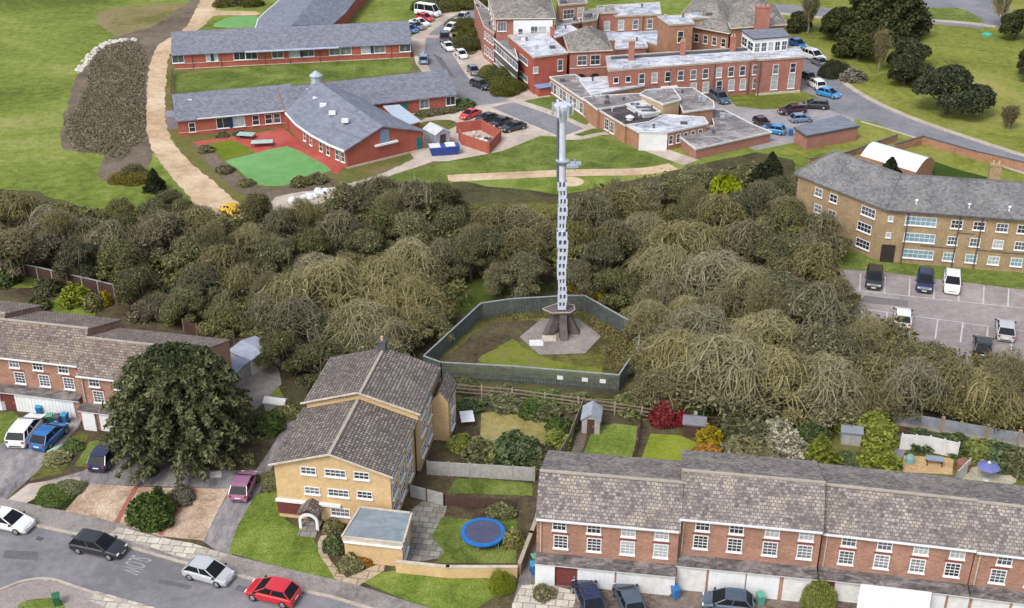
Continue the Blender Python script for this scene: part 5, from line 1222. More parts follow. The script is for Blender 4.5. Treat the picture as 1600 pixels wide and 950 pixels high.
# blue container and skip contents by the hall
bc = empty('blue_skip', P(694,240), R(12), 'blue open skip with pale lids beside the bin yard', 'skip')
BLU = m_plain('blue skip paint', srgb(48,66,136), .5)
MB().loft([[(-1.9,-.8,0),(1.9,-.8,0),(1.9,.8,0),(-1.9,.8,0)], [(-2.3,-.95,1.3),(2.3,-.95,1.3),(2.3,.95,1.3),(-2.3,.95,1.3)]]).build('body', BLU, bc, bevel=.04)
MB().box(-2.2,-.85,1.32,-.6,.85,1.42).build('lid', OFFW, bc); MB().box(.2,-.8,1.32,1.6,.8,1.45).build('lid', WHITE, bc)
def bin_(px, a, body_m, lid_m, label, group=None):
    b = empty('wheelie_bin', P(*px), a, label, 'wheelie bin', group)
    MB().loft([[(-.22,-.25,.04),(.22,-.25,.04),(.22,.22,.04),(-.22,.22,.04)], [(-.29,-.34,.98),(.29,-.34,.98),(.29,.34,.98),(-.29,.34,.98)]]).build('body', body_m, b, bevel=.02)
    MB().loft([[(-.31,-.37,.985),(.31,-.37,.985),(.31,.38,.985),(-.31,.38,.985)], [(-.28,-.33,1.08),(.28,-.33,1.08),(.28,.30,1.10),(-.28,.30,1.10)]]).build('lid', lid_m, b, bevel=.02)
    for s in (-1, 1): MB().tube((s*.24,.30,.1), (s*.30,.30,.1), .1, n=10).build('wheel', BLACK, b)
    return b
BG = m_plain('green bin', srgb(48,104,72), .5); BB = m_plain('blue bin', srgb(52,110,166), .5); BT = m_plain('teal bin', srgb(96,156,136), .5); BGY = m_plain('grey bin', srgb(84,90,96), .5); BBL = m_plain('bright blue bin', srgb(60,140,180), .5)
for px_, a, bm_, lm_, lab in [
    ((63,648), .1, BB, BBL, 'blue wheelie bin against the white garage of the left terrace'), ((80,662), .2, BG, BT, 'pale green lidded bin, left of three by the blue car'),
    ((91,663), .1, BGY, BGY, 'grey blue bin, middle of three by the blue car'), ((103,661), -.2, BB, BBL, 'bright blue bin, right of three by the blue car'),
    ((836,884), .3, BG, BT, 'green bin beside the left end of the near terrace, rear one'), ((834,896), .1, BB, BBL, 'blue bin beside the left end of the near terrace, front one'),
    ((1127,918), .2, BG, BG, 'green bin before the second near block, leftmost'), ((1140,919), -.1, BB, BB, 'blue bin second from left before the second near block'),
    ((1155,920), .1, BGY, BGY, 'grey bin third from left before the second near block'), ((1177,922), .1, BB, BBL, 'blue bin fourth from left before the second near block'),
    ((1208,924), .1, BGY, BGY, 'grey bin at the right end of the bin row before the second near block'), ((1187,944), .2, BT, BT, 'teal lidded bin by the bottom edge next to the round bush'),
    ((90,946), .4, BG, BG, 'dark green bin on the corner grass at the bottom left'), ((1055,934), .4, BB, BB, 'pale blue bin between the parked cars and the dark car'),
    ((1235,212), .1, BB, BB, 'navy bin beside the pinkish outbuilding'), ((1222,204), .1, BT, BBL, 'teal bin behind the navy bin by the pinkish outbuilding')]:
    bin_(px_, a, bm_, lm_, lab)
mc = empty('manhole_cover', P(337,742), R(8), 'pale square inspection cover on the shared driveway', 'cover')
MB().box(-.5,-.45,.03,.5,.45,.06).build('plate', OFFW, mc); MB().box(-.56,-.51,.024,.56,.51,.045).build('surround', CONCP, mc)
tp_ = MB().lathe([(1.0,0),(1.0,.25),(.9,.3),(.05,.3)], 16).build('planter', m_plain('turquoise planter', srgb(60,170,150), .5)); tp_.location = P(1542,55); tag(tp_, 'round turquoise tub alone on the park grass', 'tub')
bs = empty('play_boat', P(92,702), R(35), 'pale green upturned dinghy lying on the rockery', 'dinghy')
MB().loft([[(-1.1,-.02,.1),(-1.1,.02,.1),(-1.1,0,.2)], [(-.4,-.35,.05),(-.4,.35,.05),(-.4,0,.4)], [(.5,-.35,.05),(.5,.35,.05),(.5,0,.42)], [(.9,-.28,.05),(.9,.28,.05),(.9,0,.36)]]).build('hull', m_plain('pale green hull', srgb(150,190,172), .5), bs)
MB().box(-.3,-.03,.43,.5,.03,.47).build('keel', WOODG, bs)
# steps on the red playground edge etc are too small to see
# green sign board by the car park trees
sg = empty('green_hoarding', P(1322,474), R(80), 'green rounded board at the car park corner under the bare trees', 'board')
MB().box(-.9,-.04,.5,.9,.04,1.9).build('board', m_plain('green board', srgb(86,146,86), .6), sg, bevel=.03)
for x in (-.7,.7): MB().box(x-.04,.045,0,x+.04,.12,1.8).build('post', WOOD, sg)
# ------------------------------------------------------------------ cars
CARG = m_plain('car glass', (.012,.014,.018,1), .4, spec=.12, vary=.3)
TYRE = m_plain('tyre', (.015,.015,.015,1), .8); RIM = m_plain('wheel rim', (.45,.46,.48,1), .3, metal=.7)
LAMPF = m_plain('headlamp glass', (.7,.72,.74,1), .15, spec=.7); LAMPR = m_plain('tail lamp', (.35,.02,.02,1), .3); PLATEW = m_plain('number plate', (.7,.68,.5,1), .5)
TRIM = m_plain('dark car trim', (.03,.03,.032,1), .6)
def paint(name, c, rough=.22, metal=.0):
    t = NT('paint '+name); co = t.coord('obj'); nz = t.noise(co, 2, 3)
    d = tuple(x*.93 for x in c[:3])+(1,)
    m = t.done(t.ramp(nz, [(.3, d), (.7, c)]), rough, spec=.6, metal=metal); t.b.inputs['Coat Weight'].default_value = .6; return m
PAINTS = {k: paint(k, v) for k, v in dict(white=(.76,.77,.78,1), silver=(.46,.48,.5,1), grey=(.16,.17,.19,1), black=(.02,.021,.025,1), navy=srgb(32,42,78), blue=srgb(38,104,170),
    red=srgb(196,38,48), pink=srgb(150,104,134), maroon=srgb(62,32,40), bright=srgb(40,132,190), slate=srgb(72,88,104), ltblue=srgb(110,136,168)).items()}
SPEC = {
 # length, width, sill z, bonnet profile: list of (x, z_shoulder, halfwidth factor) ; cabin: (x_front_base, x_front_top, x_rear_top, x_rear_base, roof z)
 'hatch':  dict(L=4.0, W=1.76, prof=[(-2.0,.62,.84),(-1.92,.86,.93),(-1.2,.93,1),(0,.92,1),(.85,.90,1),(1.3,.84,.97),(1.8,.72,.90),(2.0,.52,.78)], cab=(1.2,.2,-1.3,-1.88,1.46)),
 'estate': dict(L=4.6, W=1.82, prof=[(-2.3,.60,.84),(-2.22,.88,.94),(-1.4,.93,1),(0,.92,1),(.95,.90,1),(1.5,.84,.97),(2.1,.70,.90),(2.3,.50,.78)], cab=(1.25,.2,-1.75,-2.22,1.45)),
 'saloon': dict(L=4.5, W=1.80, prof=[(-2.25,.62,.84),(-2.15,.90,.92),(-1.5,.94,.98),(0,.92,1),(.9,.90,1),(1.4,.84,.97),(2.05,.70,.90),(2.25,.50,.78)], cab=(1.15,.15,-.8,-1.75,1.41)),
 'suv':    dict(L=4.5, W=1.90, prof=[(-2.25,.75,.88),(-2.18,1.02,.95),(-1.4,1.06,1),(0,1.05,1),(1.0,1.03,1),(1.5,.98,.97),(2.08,.86,.92),(2.25,.6,.82)], cab=(1.3,.4,-1.7,-2.14,1.68)),
 'minibus':dict(L=5.6, W=2.0, prof=[(-2.8,.9,.93),(-2.74,1.2,.98),(-1.4,1.22,1),(0,1.22,1),(1.4,1.2,1),(2.1,1.12,.97),(2.6,.95,.92),(2.8,.6,.84)], cab=(2.15,1.45,-2.6,-2.74,2.4)),
}
PROTO = {}
def car_proto(kind):
    s = SPEC[kind]; Wd = s['W']/2; root = empty(kind+'_proto', (0,0,0)); PB = PAINTS['white']
    body = MB(); rings = []
    for x, z, f in s['prof']:
        w_ = Wd*f
        rings.append([(x,-w_*.92,.22),(x,-w_,.42),(x,-w_,z-.12),(x,-w_*.93,z),(x,w_*.93,z),(x,w_,z-.12),(x,w_,.42),(x,w_*.92,.22)])
    body.loft(rings)
    fb, ft_, rt, rb_, zr = s['cab']; rw = Wd*.80; sw = Wd*.93
    zb = lambda x: np.interp(x, [p[0] for p in s['prof']], [p[1] for p in s['prof']])
    # roof panel and pillars, body colour
    body.loft([[(ft_+.06,-rw*.9,zr-.04),(ft_+.06,rw*.9,zr-.04),(ft_+.06,rw*.9,zr-.06),(ft_+.06,-rw*.9,zr-.06)], [(ft_-.25,-rw,zr),(ft_-.25,rw,zr),(ft_-.25,rw,zr-.07),(ft_-.25,-rw,zr-.07)],
               [(rt+.3,-rw,zr),(rt+.3,rw,zr),(rt+.3,rw,zr-.07),(rt+.3,-rw,zr-.07)], [(rt-.05,-rw*.92,zr-.05),(rt-.05,rw*.92,zr-.05),(rt-.05,rw*.92,zr-.09),(rt-.05,-rw*.92,zr-.09)]])
    for sy in (-1, 1):
        for xb, xt in ((fb, ft_), (rb_, rt), ((fb+rb_)/2+.1, (ft_+rt)/2+.1)):
            body.tube((xb, sy*sw, zb(xb)-.03), (xt, sy*rw*.97, zr-.05), .05, .045, 5)
        if kind in ('estate', 'suv', 'minibus'):
            body.tube((rb_+.75, sy*sw, zb(rb_+.7)-.03), (rt+.6, sy*rw*.97, zr-.05), .05, .045, 5)
    bo = body.build('body', PB, root, bevel=.06, fixn=True)
    g = MB()
    g.loft([[(fb+.02,-sw*.97,zb(fb)-.02),(fb+.02,sw*.97,zb(fb)-.02),(rb_,sw*.97,zb(rb_)-.02),(rb_,-sw*.97,zb(rb_)-.02)],
            [(ft_,-rw*.95,zr-.068),(ft_,rw*.95,zr-.068),(rt,rw*.95,zr-.068),(rt,-rw*.95,zr-.068)]])
    g.build('windows', CARG, root, fixn=True)
    if kind == 'minibus':
        m_ = MB()
        for sy in (-1, 1): m_.quad((fb-.9,sy*Wd*.97,1.26),(rb_+.05,sy*Wd*.97,1.26),(rt+.05,sy*rw*1.01,zr-.55),(ft_-.5,sy*rw*1.01,zr-.55))
    L2 = s['L']/2; wx = L2*.62
    for sx in (-1, 1):
        for sy in (-1, 1):
            t = MB().tube((sx*wx, sy*(Wd-.20), .32), (sx*wx, sy*(Wd+.012), .32), .32, n=18)
            to = t.build('wheel', TYRE, root, bevel=.02)
            MB().tube((sx*wx, sy*(Wd+.013), .32), (sx*wx, sy*(Wd+.03), .32), .2, .17, n=10).build('rim', RIM, to)
    z0 = s['prof'][-1][1]; z1 = s['prof'][0][1]
    for sy in (-1, 1):
        MB().box(L2-.22, min(sy*Wd*.52, sy*Wd*.84), z0+.02, L2-.06, max(sy*Wd*.52, sy*Wd*.84), z0+.16).build('headlight', LAMPF, root, bevel=.02)
        MB().box(-L2+.0, min(sy*Wd*.62, sy*Wd*.86), z1+.0, -L2+.13, max(sy*Wd*.62, sy*Wd*.86), z1+.20).build('tail_light', LAMPR, root, bevel=.01)
        MB().box(fb-.25, min(sy*(Wd-.03), sy*(Wd+.16)), zb(fb)+.02, fb-.08, max(sy*(Wd-.03), sy*(Wd+.16)), zb(fb)+.16).build('wing_mirror', TRIM, root, bevel=.02)
    MB().box(L2-.05, -.26, .36, L2+.012, .26, .47).build('number_plate', PLATEW, root)
    MB().box(-L2-.012, -.26, .52, -L2+.05, .26, .63).build('number_plate', PLATEW, root)
    MB().box(L2-.10, -Wd*.5, .5, L2+.004, Wd*.5, z0-.02).build('bumper_grille', TRIM, root)
    MB().box(-L2-.004, -Wd*.6, .26, -L2+.06, Wd*.6, .38).build('rear_bumper', TRIM, root)
    return root
def car(kind, col, c, f, label, scale=1., group='parked cars'):
    """c: surveyed centre on the ground, f: a point ahead of the bonnet"""
    C_ = P(*c); D = P(*f)-C_; a = math.atan2(D.y, D.x)
    if kind not in PROTO:
        PROTO[kind] = car_proto(kind); r = PROTO[kind]
    else:
        r = copy_tree_keep(PROTO[kind])
    r.name = 'minibus' if kind == 'minibus' else 'car'
    for k in [o for o in KIDSOF(r) if o.name.startswith('body')]:
        k.material_slots[0].link = 'OBJECT'; k.material_slots[0].material = PAINTS[col]
    r.location = (C_.x, C_.y, CARZ(c)); r.rotation_euler = (0, 0, a); r.scale = (scale,)*3
    tag(r, label, 'minibus' if kind == 'minibus' else 'car', group)
    return r
TREE = {}    # object -> children objects, independent of later renames
def build_tree():
    TREE.clear()
    for o in COL.objects:
        if o.parent: TREE.setdefault(o.parent, []).append(o)
def copy_tree_keep(o, parent=None):
    if o not in TREE: 
        if parent is None: build_tree()
    c = o.copy(); COL.objects.link(c); c.parent = parent
    ks = []
    for k in TREE.get(o, []): ks.append(copy_tree_keep(k, c))
    TREE[c] = ks
    return c
def KIDSOF(o):
    if o not in TREE: build_tree()
    return TREE.get(o, [])
def CARZ(c):
    return .035
CARS = [
 ('minibus','white',(669,24),(690,27),'white minibus at the head of the car park by the top shrub bed',1.0),
 ('hatch','red',(664,32),(680,36),'red car squeezed between the minibus and a white car',1.0),
 ('saloon','white',(656,40),(670,43),'white car in the top car park between red car and dark car',1.0),
 ('saloon','grey',(650,45),(664,48),'dark grey car below the white car in the top car park',.95),
 ('hatch','blue',(640,50),(652,53),'blue car at the gable of the rear brick wing',.95),
 ('hatch','silver',(723,31),(712,37),'silver car furthest up the access road by the first shrub bed',1.0),
 ('hatch','silver',(714,40),(702,46),'silver car second from the top of the access road',.95),
 ('hatch','white',(705,47),(694,53),'white car on the curve of the access road below two silver cars',.95),
 ('suv','black',(695,64),(696,76),'black tall car parked above the white hatchback on the access road',1.0),
 ('saloon','white',(700,77),(708,84),'white saloon just below the black tall car',.95),
 ('hatch','white',(721,89),(728,95),'white small car parked right of the road by the shrub bed',.9),
 ('hatch','ltblue',(662,97),(662,88),'blue car alone on the left side of the access road',1.0),
 ('hatch','grey',(740,115),(748,124),'grey car on the right of the access road above the black one',.95),
 ('estate','black',(751,137),(764,142),'black car at the lower end of the access road beside the rounded shrub bed',.95),
 ('saloon','red',(735,183),(718,189),'red car on the small car park above three black cars',.9),
 ('saloon','black',(761,189),(744,193),'black car nearest to the red car',.9),
 ('saloon','black',(782,196),(765,202),'black car in the middle of the three in front of the brick bin yard',.95),
 ('saloon','black',(802,203),(785,207),'black car furthest right of the three by the access road',.95),
 ('suv','slate',(1124,158),(1136,165),'slate blue tall car at the corner of the hospital lawn',1.0),
 ('estate','maroon',(1237,177),(1217,179),'very dark maroon car on the yard below the hospital lawn',1.0),
 ('estate','black',(1272,169),(1252,168),'black car just right of the dark maroon one',1.0),
 ('hatch','bright',(1294,151),(1310,155),'bright blue car on the hospital drive',1.0),
 ('suv','white',(1275,137),(1265,130),'white van like car at the corner behind the bright blue car',.95),
 ('hatch','black',(1259,122),(1250,118),'black car tucked beside the hospital end wall',.85),
 ('saloon','grey',(1281,102),(1292,107),'dark grey car on the drive next to the white van',.95),
 ('suv','white',(1270,93),(1284,98),'white van on the drive beyond the end block',1.1),
 ('hatch','blue',(1246,73),(1256,78),'blue car furthest up the drive behind the conservatory',1.0),
 ('hatch','maroon',(1190,196),(1200,202),'dark car half hidden behind the lowest annex roof',.9),
 ('hatch','bright',(1208,208),(1194,206),'teal blue car left of the pinkish outbuilding',.95),
 ('hatch','ltblue',(1251,190),(1266,189),'light blue car behind the pinkish outbuilding',.9),
 ('suv','black',(1365,442),(1364,455),'black car by the entrance of the flats, furthest left in the car park',1.0),
 ('suv','navy',(1444,447),(1443,460),'dark navy car left of the white car in front of the flats',1.0),
 ('suv','white',(1486,449),(1486,462),'white car in the upper row of the flats car park',1.0),
 ('hatch','white',(1409,503),(1409,490),'white car with dark roof glass in the lower bays of the flats car park',1.05),
 ('hatch','silver',(1569,522),(1568,509),'silver car at the right of the lower bays of the flats car park',1.08),
 ('hatch','black',(1534,548),(1534,534),'black car in the lower bays by the willow crown',1.05),
 ('saloon','white',(14,822),(50,830),'white saloon on the street at the left picture edge',1.0),
 ('estate','black',(156,861),(195,869),'black estate car on the street with a pale blue sheen',1.0),
 ('hatch','silver',(327,903),(360,912),'silver hatchback with dark bonnet stripe by the kerb',1.0),
 ('hatch','red',(427,934),(394,926),'bright red hatchback near the bottom edge of the street',1.05),
 ('hatch','pink',(382,766),(392,744),'pink purple car at the top of the block paved drive',1.0),
 ('estate','white',(44,679),(62,656),'white car on the left drive in front of the garages',1.12),
 ('hatch','blue',(79,688),(100,668),'bright blue car parked next to the white one on the left drive',1.05),
 ('hatch','navy',(166,720),(178,703),'dark blue car half under the big cedar',1.05),
 ('hatch','navy',(918,940),(911,924),'navy car with pale blue roof before the near terrace',1.0),
 ('hatch','slate',(982,946),(974,928),'slate green car right of the navy car before the near terrace',1.0),
 ('hatch','slate',(1136,950),(1118,948),'dark car cut by the bottom edge below the bin row',1.0),
 ('hatch','red',(946,-2),(962,-4),'red car glimpsed at the top edge beyond the hospital roofs',1.0),
]
for k_, col_, c_, f_, lab_, sc_ in CARS: car(k_, col_, c_, f_, lab_, sc_)
# ------------------------------------------------------------------ vegetation
def np_obj_mesh(name, V, Fc, mats, midx=None, rnd=None):
    """V (N,3); Fc (M,4) quads"""
    me = bpy.data.meshes.new(name); n, m = len(V), len(Fc)
    me.vertices.add(n); me.vertices.foreach_set('co', V.astype(np.float32).ravel())
    me.loops.add(4*m); me.loops.foreach_set('vertex_index', Fc.astype(np.int32).ravel())
    me.polygons.add(m); me.polygons.foreach_set('loop_start', np.arange(0, 4*m, 4, dtype=np.int32))
    try: me.polygons.foreach_set('loop_total', np.full(m, 4, dtype=np.int32))
    except Exception: pass
    for mt in mats: me.materials.append(mt)
    if midx is not None: me.polygons.foreach_set('material_index', midx.astype(np.int32))
    a = me.attributes.new('rnd', 'FLOAT', 'FACE'); a.data.foreach_set('value', (rnd if rnd is not None else np.random.rand(m)).astype(np.float32))
    me.update(calc_edges=True); return me
def unit(a): return a/np.maximum(1e-9, np.linalg.norm(a, axis=1, keepdims=True))
def leaf_cards(rs, C_, Nn, size, elong=1.4, flat=.5, droop=0):
    """irregular four sided leaf clumps round centres C_, facing mostly along Nn"""
    m = len(C_); n = unit(Nn*flat+rs.normal(0, 1, (m, 3))*(1-flat)*1.2)
    t = unit(np.cross(n, rs.normal(0, 1, (m, 3))))
    if droop: t = unit(t+np.array([0, 0, -droop])); 
    b = unit(np.cross(n, t)); s = size*rs.uniform(.5, 1.4, (m, 1))
    u = s*elong/2; v = s/2
    j = lambda: rs.uniform(.55, 1.2, (m, 1))
    q = np.stack([C_-t*u*j(), C_-b*v*j()+n*s*.1, C_+t*u*j(), C_+b*v*j()-n*s*.1], 1)
    return q.reshape(-1, 3), np.arange(4*m).reshape(m, 4)
def lobes(rs, R_, H_, n, zlo=.35, low=False):
    """lobe centres and radii of a crown: R_ radius, H_ top height"""
    out = []
    for i in range(n):
        t = rs.rand(); ang = i*2.4+rs.uniform(-.4, .4); rr = R_*math.sqrt(t)*(.68 if n < 15 else .8)
        top = H_*(1-(.32 if n < 15 else .42)*(rr/(R_*.68))**2)
        r = R_*rs.uniform(.2, .42)*(1 if n < 15 else .88); z = top-r-rs.uniform(0, .2 if n >= 15 else .12)*H_
        if low and rs.rand() < .35: z *= .6
        out.append((rr*math.cos(ang), rr*math.sin(ang), max(z, H_*zlo), r))
    out.append((0, 0, H_*.62, R_*.48))
    return np.array(out)
def crown_points(rs, L, n, squash=.8, inner=.75):
    w_ = L[:, 3]**2; k = rs.choice(len(L), n*2, p=w_/w_.sum()); d = unit(rs.normal(0, 1, (2*n, 3))); d[:, 2] = np.where(d[:, 2] < -.35, -d[:, 2], d[:, 2])
    rad = rs.uniform(inner, 1.06, 2*n)*L[k, 3]
    p = L[k, :3]+d*rad[:, None]*np.array([1, 1, squash])
    # drop points deep inside another lobe
    keep = np.ones(2*n, bool)
    for (x, y, z, r) in L:
        q = (p-np.array([x, y, z]))/np.array([1, 1, squash]); keep &= np.linalg.norm(q, axis=1) > r*inner*.8
    return p[keep][:n], d[keep][:n]
def ribbons(rs, S_, E_, arch, w0, w1, seg=4, wig=.12):
    """thin tapering twigs from S_ to E_, bowed upward then hanging"""
    m = len(S_); d = E_-S_; ln = np.linalg.norm(d, axis=1, keepdims=True)
    mid = (S_+E_)/2+np.stack([np.zeros(m), np.zeros(m), arch*ln[:, 0]], 1)+rs.normal(0, 1, (m, 3))*ln*wig
    pts = []
    for k in range(seg+1):
        t = k/seg; pts.append((1-t)**2*S_+2*t*(1-t)*mid+t*t*E_)
    pts = np.stack(pts, 1); side = unit(np.cross(unit(d), rs.normal(0, 1, (m, 3))))
    wd = np.linspace(w0, w1, seg+1)[None, :, None]*rs.uniform(.6, 1.3, (m, 1, 1))
    A = pts-side[:, None]*wd/2; B = pts+side[:, None]*wd/2
    V = np.concatenate([A, B], 1).reshape(-1, 3); base = np.arange(m)[:, None]*(2*(seg+1)); fs = []
    for k in range(seg): fs.append(np.stack([base[:, 0]+k, base[:, 0]+k+1, base[:, 0]+seg+1+k+1, base[:, 0]+seg+1+k], 1))
    return V, np.concatenate(fs), pts
def merge(parts):
    V, Fq, M, Rn = [], [], [], []; o = 0
    for v, f, mi, r in parts: V.append(v); Fq.append(f+o); M.append(np.full(len(f), mi)); Rn.append(r); o += len(v)
    return np.concatenate(V), np.concatenate(Fq), np.concatenate(M), np.concatenate(Rn)
def trunk_mesh(rs, L, H_, r0, mat, nl=7):
    mb = MB(); fk = H_*.3
    mb.path([(0, 0, -.1), (rs.uniform(-.1, .1), rs.uniform(-.1, .1), fk*.5), (rs.uniform(-.2, .2), rs.uniform(-.2, .2), fk), (rs.uniform(-.3, .3), rs.uniform(-.3, .3), H_*.6)], [r0*1.25, r0, r0*.8, r0*.35], 7)
    for i in range(min(nl, len(L))):
        x, y, z, r = L[i]; m_ = Vector((x*.4+rs.uniform(-.3, .3), y*.4+rs.uniform(-.3, .3), (fk+z)/2+.4))
        mb.path([(0, 0, fk*.85), tuple(m_), (x*.85, y*.85, z)], [r0*.55, r0*.35, r0*.14], 5)
    return mb.mesh('trunk', mat, uv=False)
def broad_tree(seed, R_, H_, leaf_m, twig_m, nleaf, ntwig, size=.3, nl=11, squash=.8, r0=.28, twig_w=(.09, .03), arch=.12, bark=None, zlo=.3, low=False, inner=.75, flat=.45, elong=1.4, strands=0):
    rs = np.random.RandomState(seed); L = lobes(rs, R_, H_, nl, zlo, low); parts = []
    if nleaf:
        C_, D_ = crown_points(rs, L, nleaf, squash, inner); v, f = leaf_cards(rs, C_, D_, size, elong, flat); parts.append((v, f, 0, rs.rand(len(f))))
    if ntwig:
        E_, D_ = crown_points(rs, L, ntwig, squash, .9); k = rs.randint(0, len(L), len(E_))
        nearest = np.argmin(np.linalg.norm(E_[:, None]-L[None, :, :3], axis=2), 1)
        S_ = L[nearest, :3]*rs.uniform(.35, .85, (len(E_), 1))+rs.normal(0, .25, (len(E_), 3)); E2 = E_+D_*rs.uniform(.0, .45, (len(E_), 1))-np.array([0, 0, .25])*rs.rand(len(E_), 1)
        v, f, pts = ribbons(rs, S_, E2, arch, *twig_w); parts.append((v, f, 1, rs.rand(len(f))))
        # side twiglets
        i = rs.randint(0, len(pts), ntwig*2); kk = rs.randint(2, 5, ntwig*2); S3 = pts[i, kk]; E3 = S3+unit(rs.normal(0, 1, (len(i), 3))+np.array([0, 0, .2]))*rs.uniform(.4, 1.1, (len(i), 1))
        v, f, _ = ribbons(rs, S3, E3, .05, twig_w[0]*.55, .02, 2); parts.append((v, f, 1, rs.rand(len(f))))
    if strands:
        # long boughs running out over the dome and drooping at the ends
        m = strands; src = rs.randint(0, len(L), m); a0 = rs.rand(m)*2*math.pi; cx = L[src, 0]*.8; cy = L[src, 1]*.8
        ln = R_*rs.uniform(.18, .5, m); SEG = 7; pts = []; wig = rs.normal(0, .25, m)
        out = np.arctan2(cy, cx)+rs.normal(0, 1.5, m); drift = rs.normal(0, 1.0, m)
        for k_ in range(SEG+1):
            t_ = k_/SEG; an = out+drift*t_; x = cx+ln*t_*np.cos(an); y = cy+ln*t_*np.sin(an); q = np.clip((x*x+y*y)/(R_*1.06)**2, 0, 1.25)
            dome = H_*(.92-.42*q)-H_*.25*np.clip(q-.75, 0, 1)
            dd = (x[:, None]-L[None, :, 0])**2+(y[:, None]-L[None, :, 1])**2; top = np.where(dd < L[None, :, 3]**2, L[None, :, 2]+squash*np.sqrt(np.maximum(L[None, :, 3]**2-dd, 0)), 0).max(1)
            z = .35*dome+.65*np.maximum(top, dome*.7)-.15*t_**3*ln/R_-H_*.05*(1-t_)**2+.25*np.sin(t_*6+a0)+.15+wig
            pts.append(np.stack([x, y, np.maximum(z, .6)], 1))
        pts = np.stack(pts, 1); d_ = pts[:, -1]-pts[:, 0]; side = unit(np.cross(unit(d_), np.array([0, 0, 1.])+rs.normal(0, .5, (m, 3))))
        big = (rs.rand(m) < .05)[:, None, None]*.09; wd = np.linspace(twig_w[0]*.85, twig_w[1]*.8, SEG+1)[None, :, None]*rs.uniform(.6, 1.3, (m, 1, 1))+big*np.linspace(1, .2, SEG+1)[None, :, None]
        A_ = pts-side[:, None]*wd/2; B_ = pts+side[:, None]*wd/2; Vs = np.concatenate([A_, B_], 1).reshape(-1, 3); base = np.arange(m)*(2*(SEG+1))
        fs_ = np.concatenate([np.stack([base+k_, base+k_+1, base+SEG+k_+2, base+SEG+k_+1], 1) for k_ in range(SEG)])
        parts.append((Vs, fs_, 1, np.tile(np.clip(rs.rand(m)*.7+.3, 0, 1), SEG)))
    V, Fq, M, Rn = merge(parts)
    return np_obj_mesh('crown', V, Fq, [leaf_m, twig_m], M, Rn), trunk_mesh(rs, L, H_, r0, bark or BARK)
L_BROWN = m_leaf('brown olive twig haze', [srgb(74,72,42), srgb(94,90,54), srgb(112,107,66), srgb(130,124,82)])
L_TAN = m_leaf('tan twig haze', [srgb(76,74,42), srgb(94,91,54), srgb(112,108,66), srgb(132,125,84)])
L_PURP = m_leaf('greyish brown twig haze', [srgb(80,75,54), srgb(98,92,68), srgb(114,107,82), srgb(132,123,96)])
L_OLIVE = m_leaf('olive foliage', [srgb(76,77,42), srgb(98,99,56), srgb(118,116,68), srgb(140,135,86)])
L_IVY = m_leaf('dark ivy foliage', [srgb(56,61,36), srgb(78,83,48), srgb(98,101,62), srgb(118,118,76)])
L_DARK = m_leaf('dark conifer foliage', [srgb(20,26,16), srgb(34,42,24), srgb(48,56,32), srgb(64,70,42)], objvar=.12)
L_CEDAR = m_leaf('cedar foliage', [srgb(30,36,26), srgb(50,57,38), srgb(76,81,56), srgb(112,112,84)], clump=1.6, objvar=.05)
L_LIME = m_leaf('lime foliage', [srgb(88,98,38), srgb(110,118,46), srgb(132,136,60)], objvar=.1)
L_GREEN = m_leaf('mid green foliage', [srgb(44,62,26), srgb(68,86,36), srgb(94,108,52)])
L_PALE = m_leaf('pale green foliage', [srgb(82,92,46), srgb(110,118,60), srgb(138,142,80)], objvar=.1)
L_YELL = m_leaf('golden foliage', [srgb(110,100,42), srgb(138,122,48), srgb(160,144,64)], objvar=.1)
L_RED = m_leaf('red maple foliage', [srgb(86,40,40), srgb(112,46,48), srgb(136,62,62)], objvar=.05)
L_BLOS = m_leaf('white blossom', [srgb(88,90,64), srgb(136,132,112), srgb(188,182,168)], objvar=.05)
L_ORG = m_leaf('orange brown foliage', [srgb(130,92,36), srgb(166,122,50)], objvar=.05)
L_HEDGE = m_leaf('park evergreen foliage', [srgb(36,42,22), srgb(54,60,30), srgb(74,78,42)], objvar=.15)
L_BED = m_leaf('clipped olive bed', [srgb(60,66,28), srgb(84,88,38), srgb(106,100,52)], objvar=.12)
TW_T = m_leaf('tan twigs', [srgb(104,98,62), srgb(126,119,80), srgb(150,142,102)], objvar=.15)
TW_B = m_leaf('brown twigs', [srgb(88,82,56), srgb(106,99,70), srgb(128,120,88)], objvar=.15)
TW_D = m_leaf('dark twigs', [srgb(54,50,34), srgb(80,74,50), srgb(106,98,70)], objvar=.15)
PR = {}
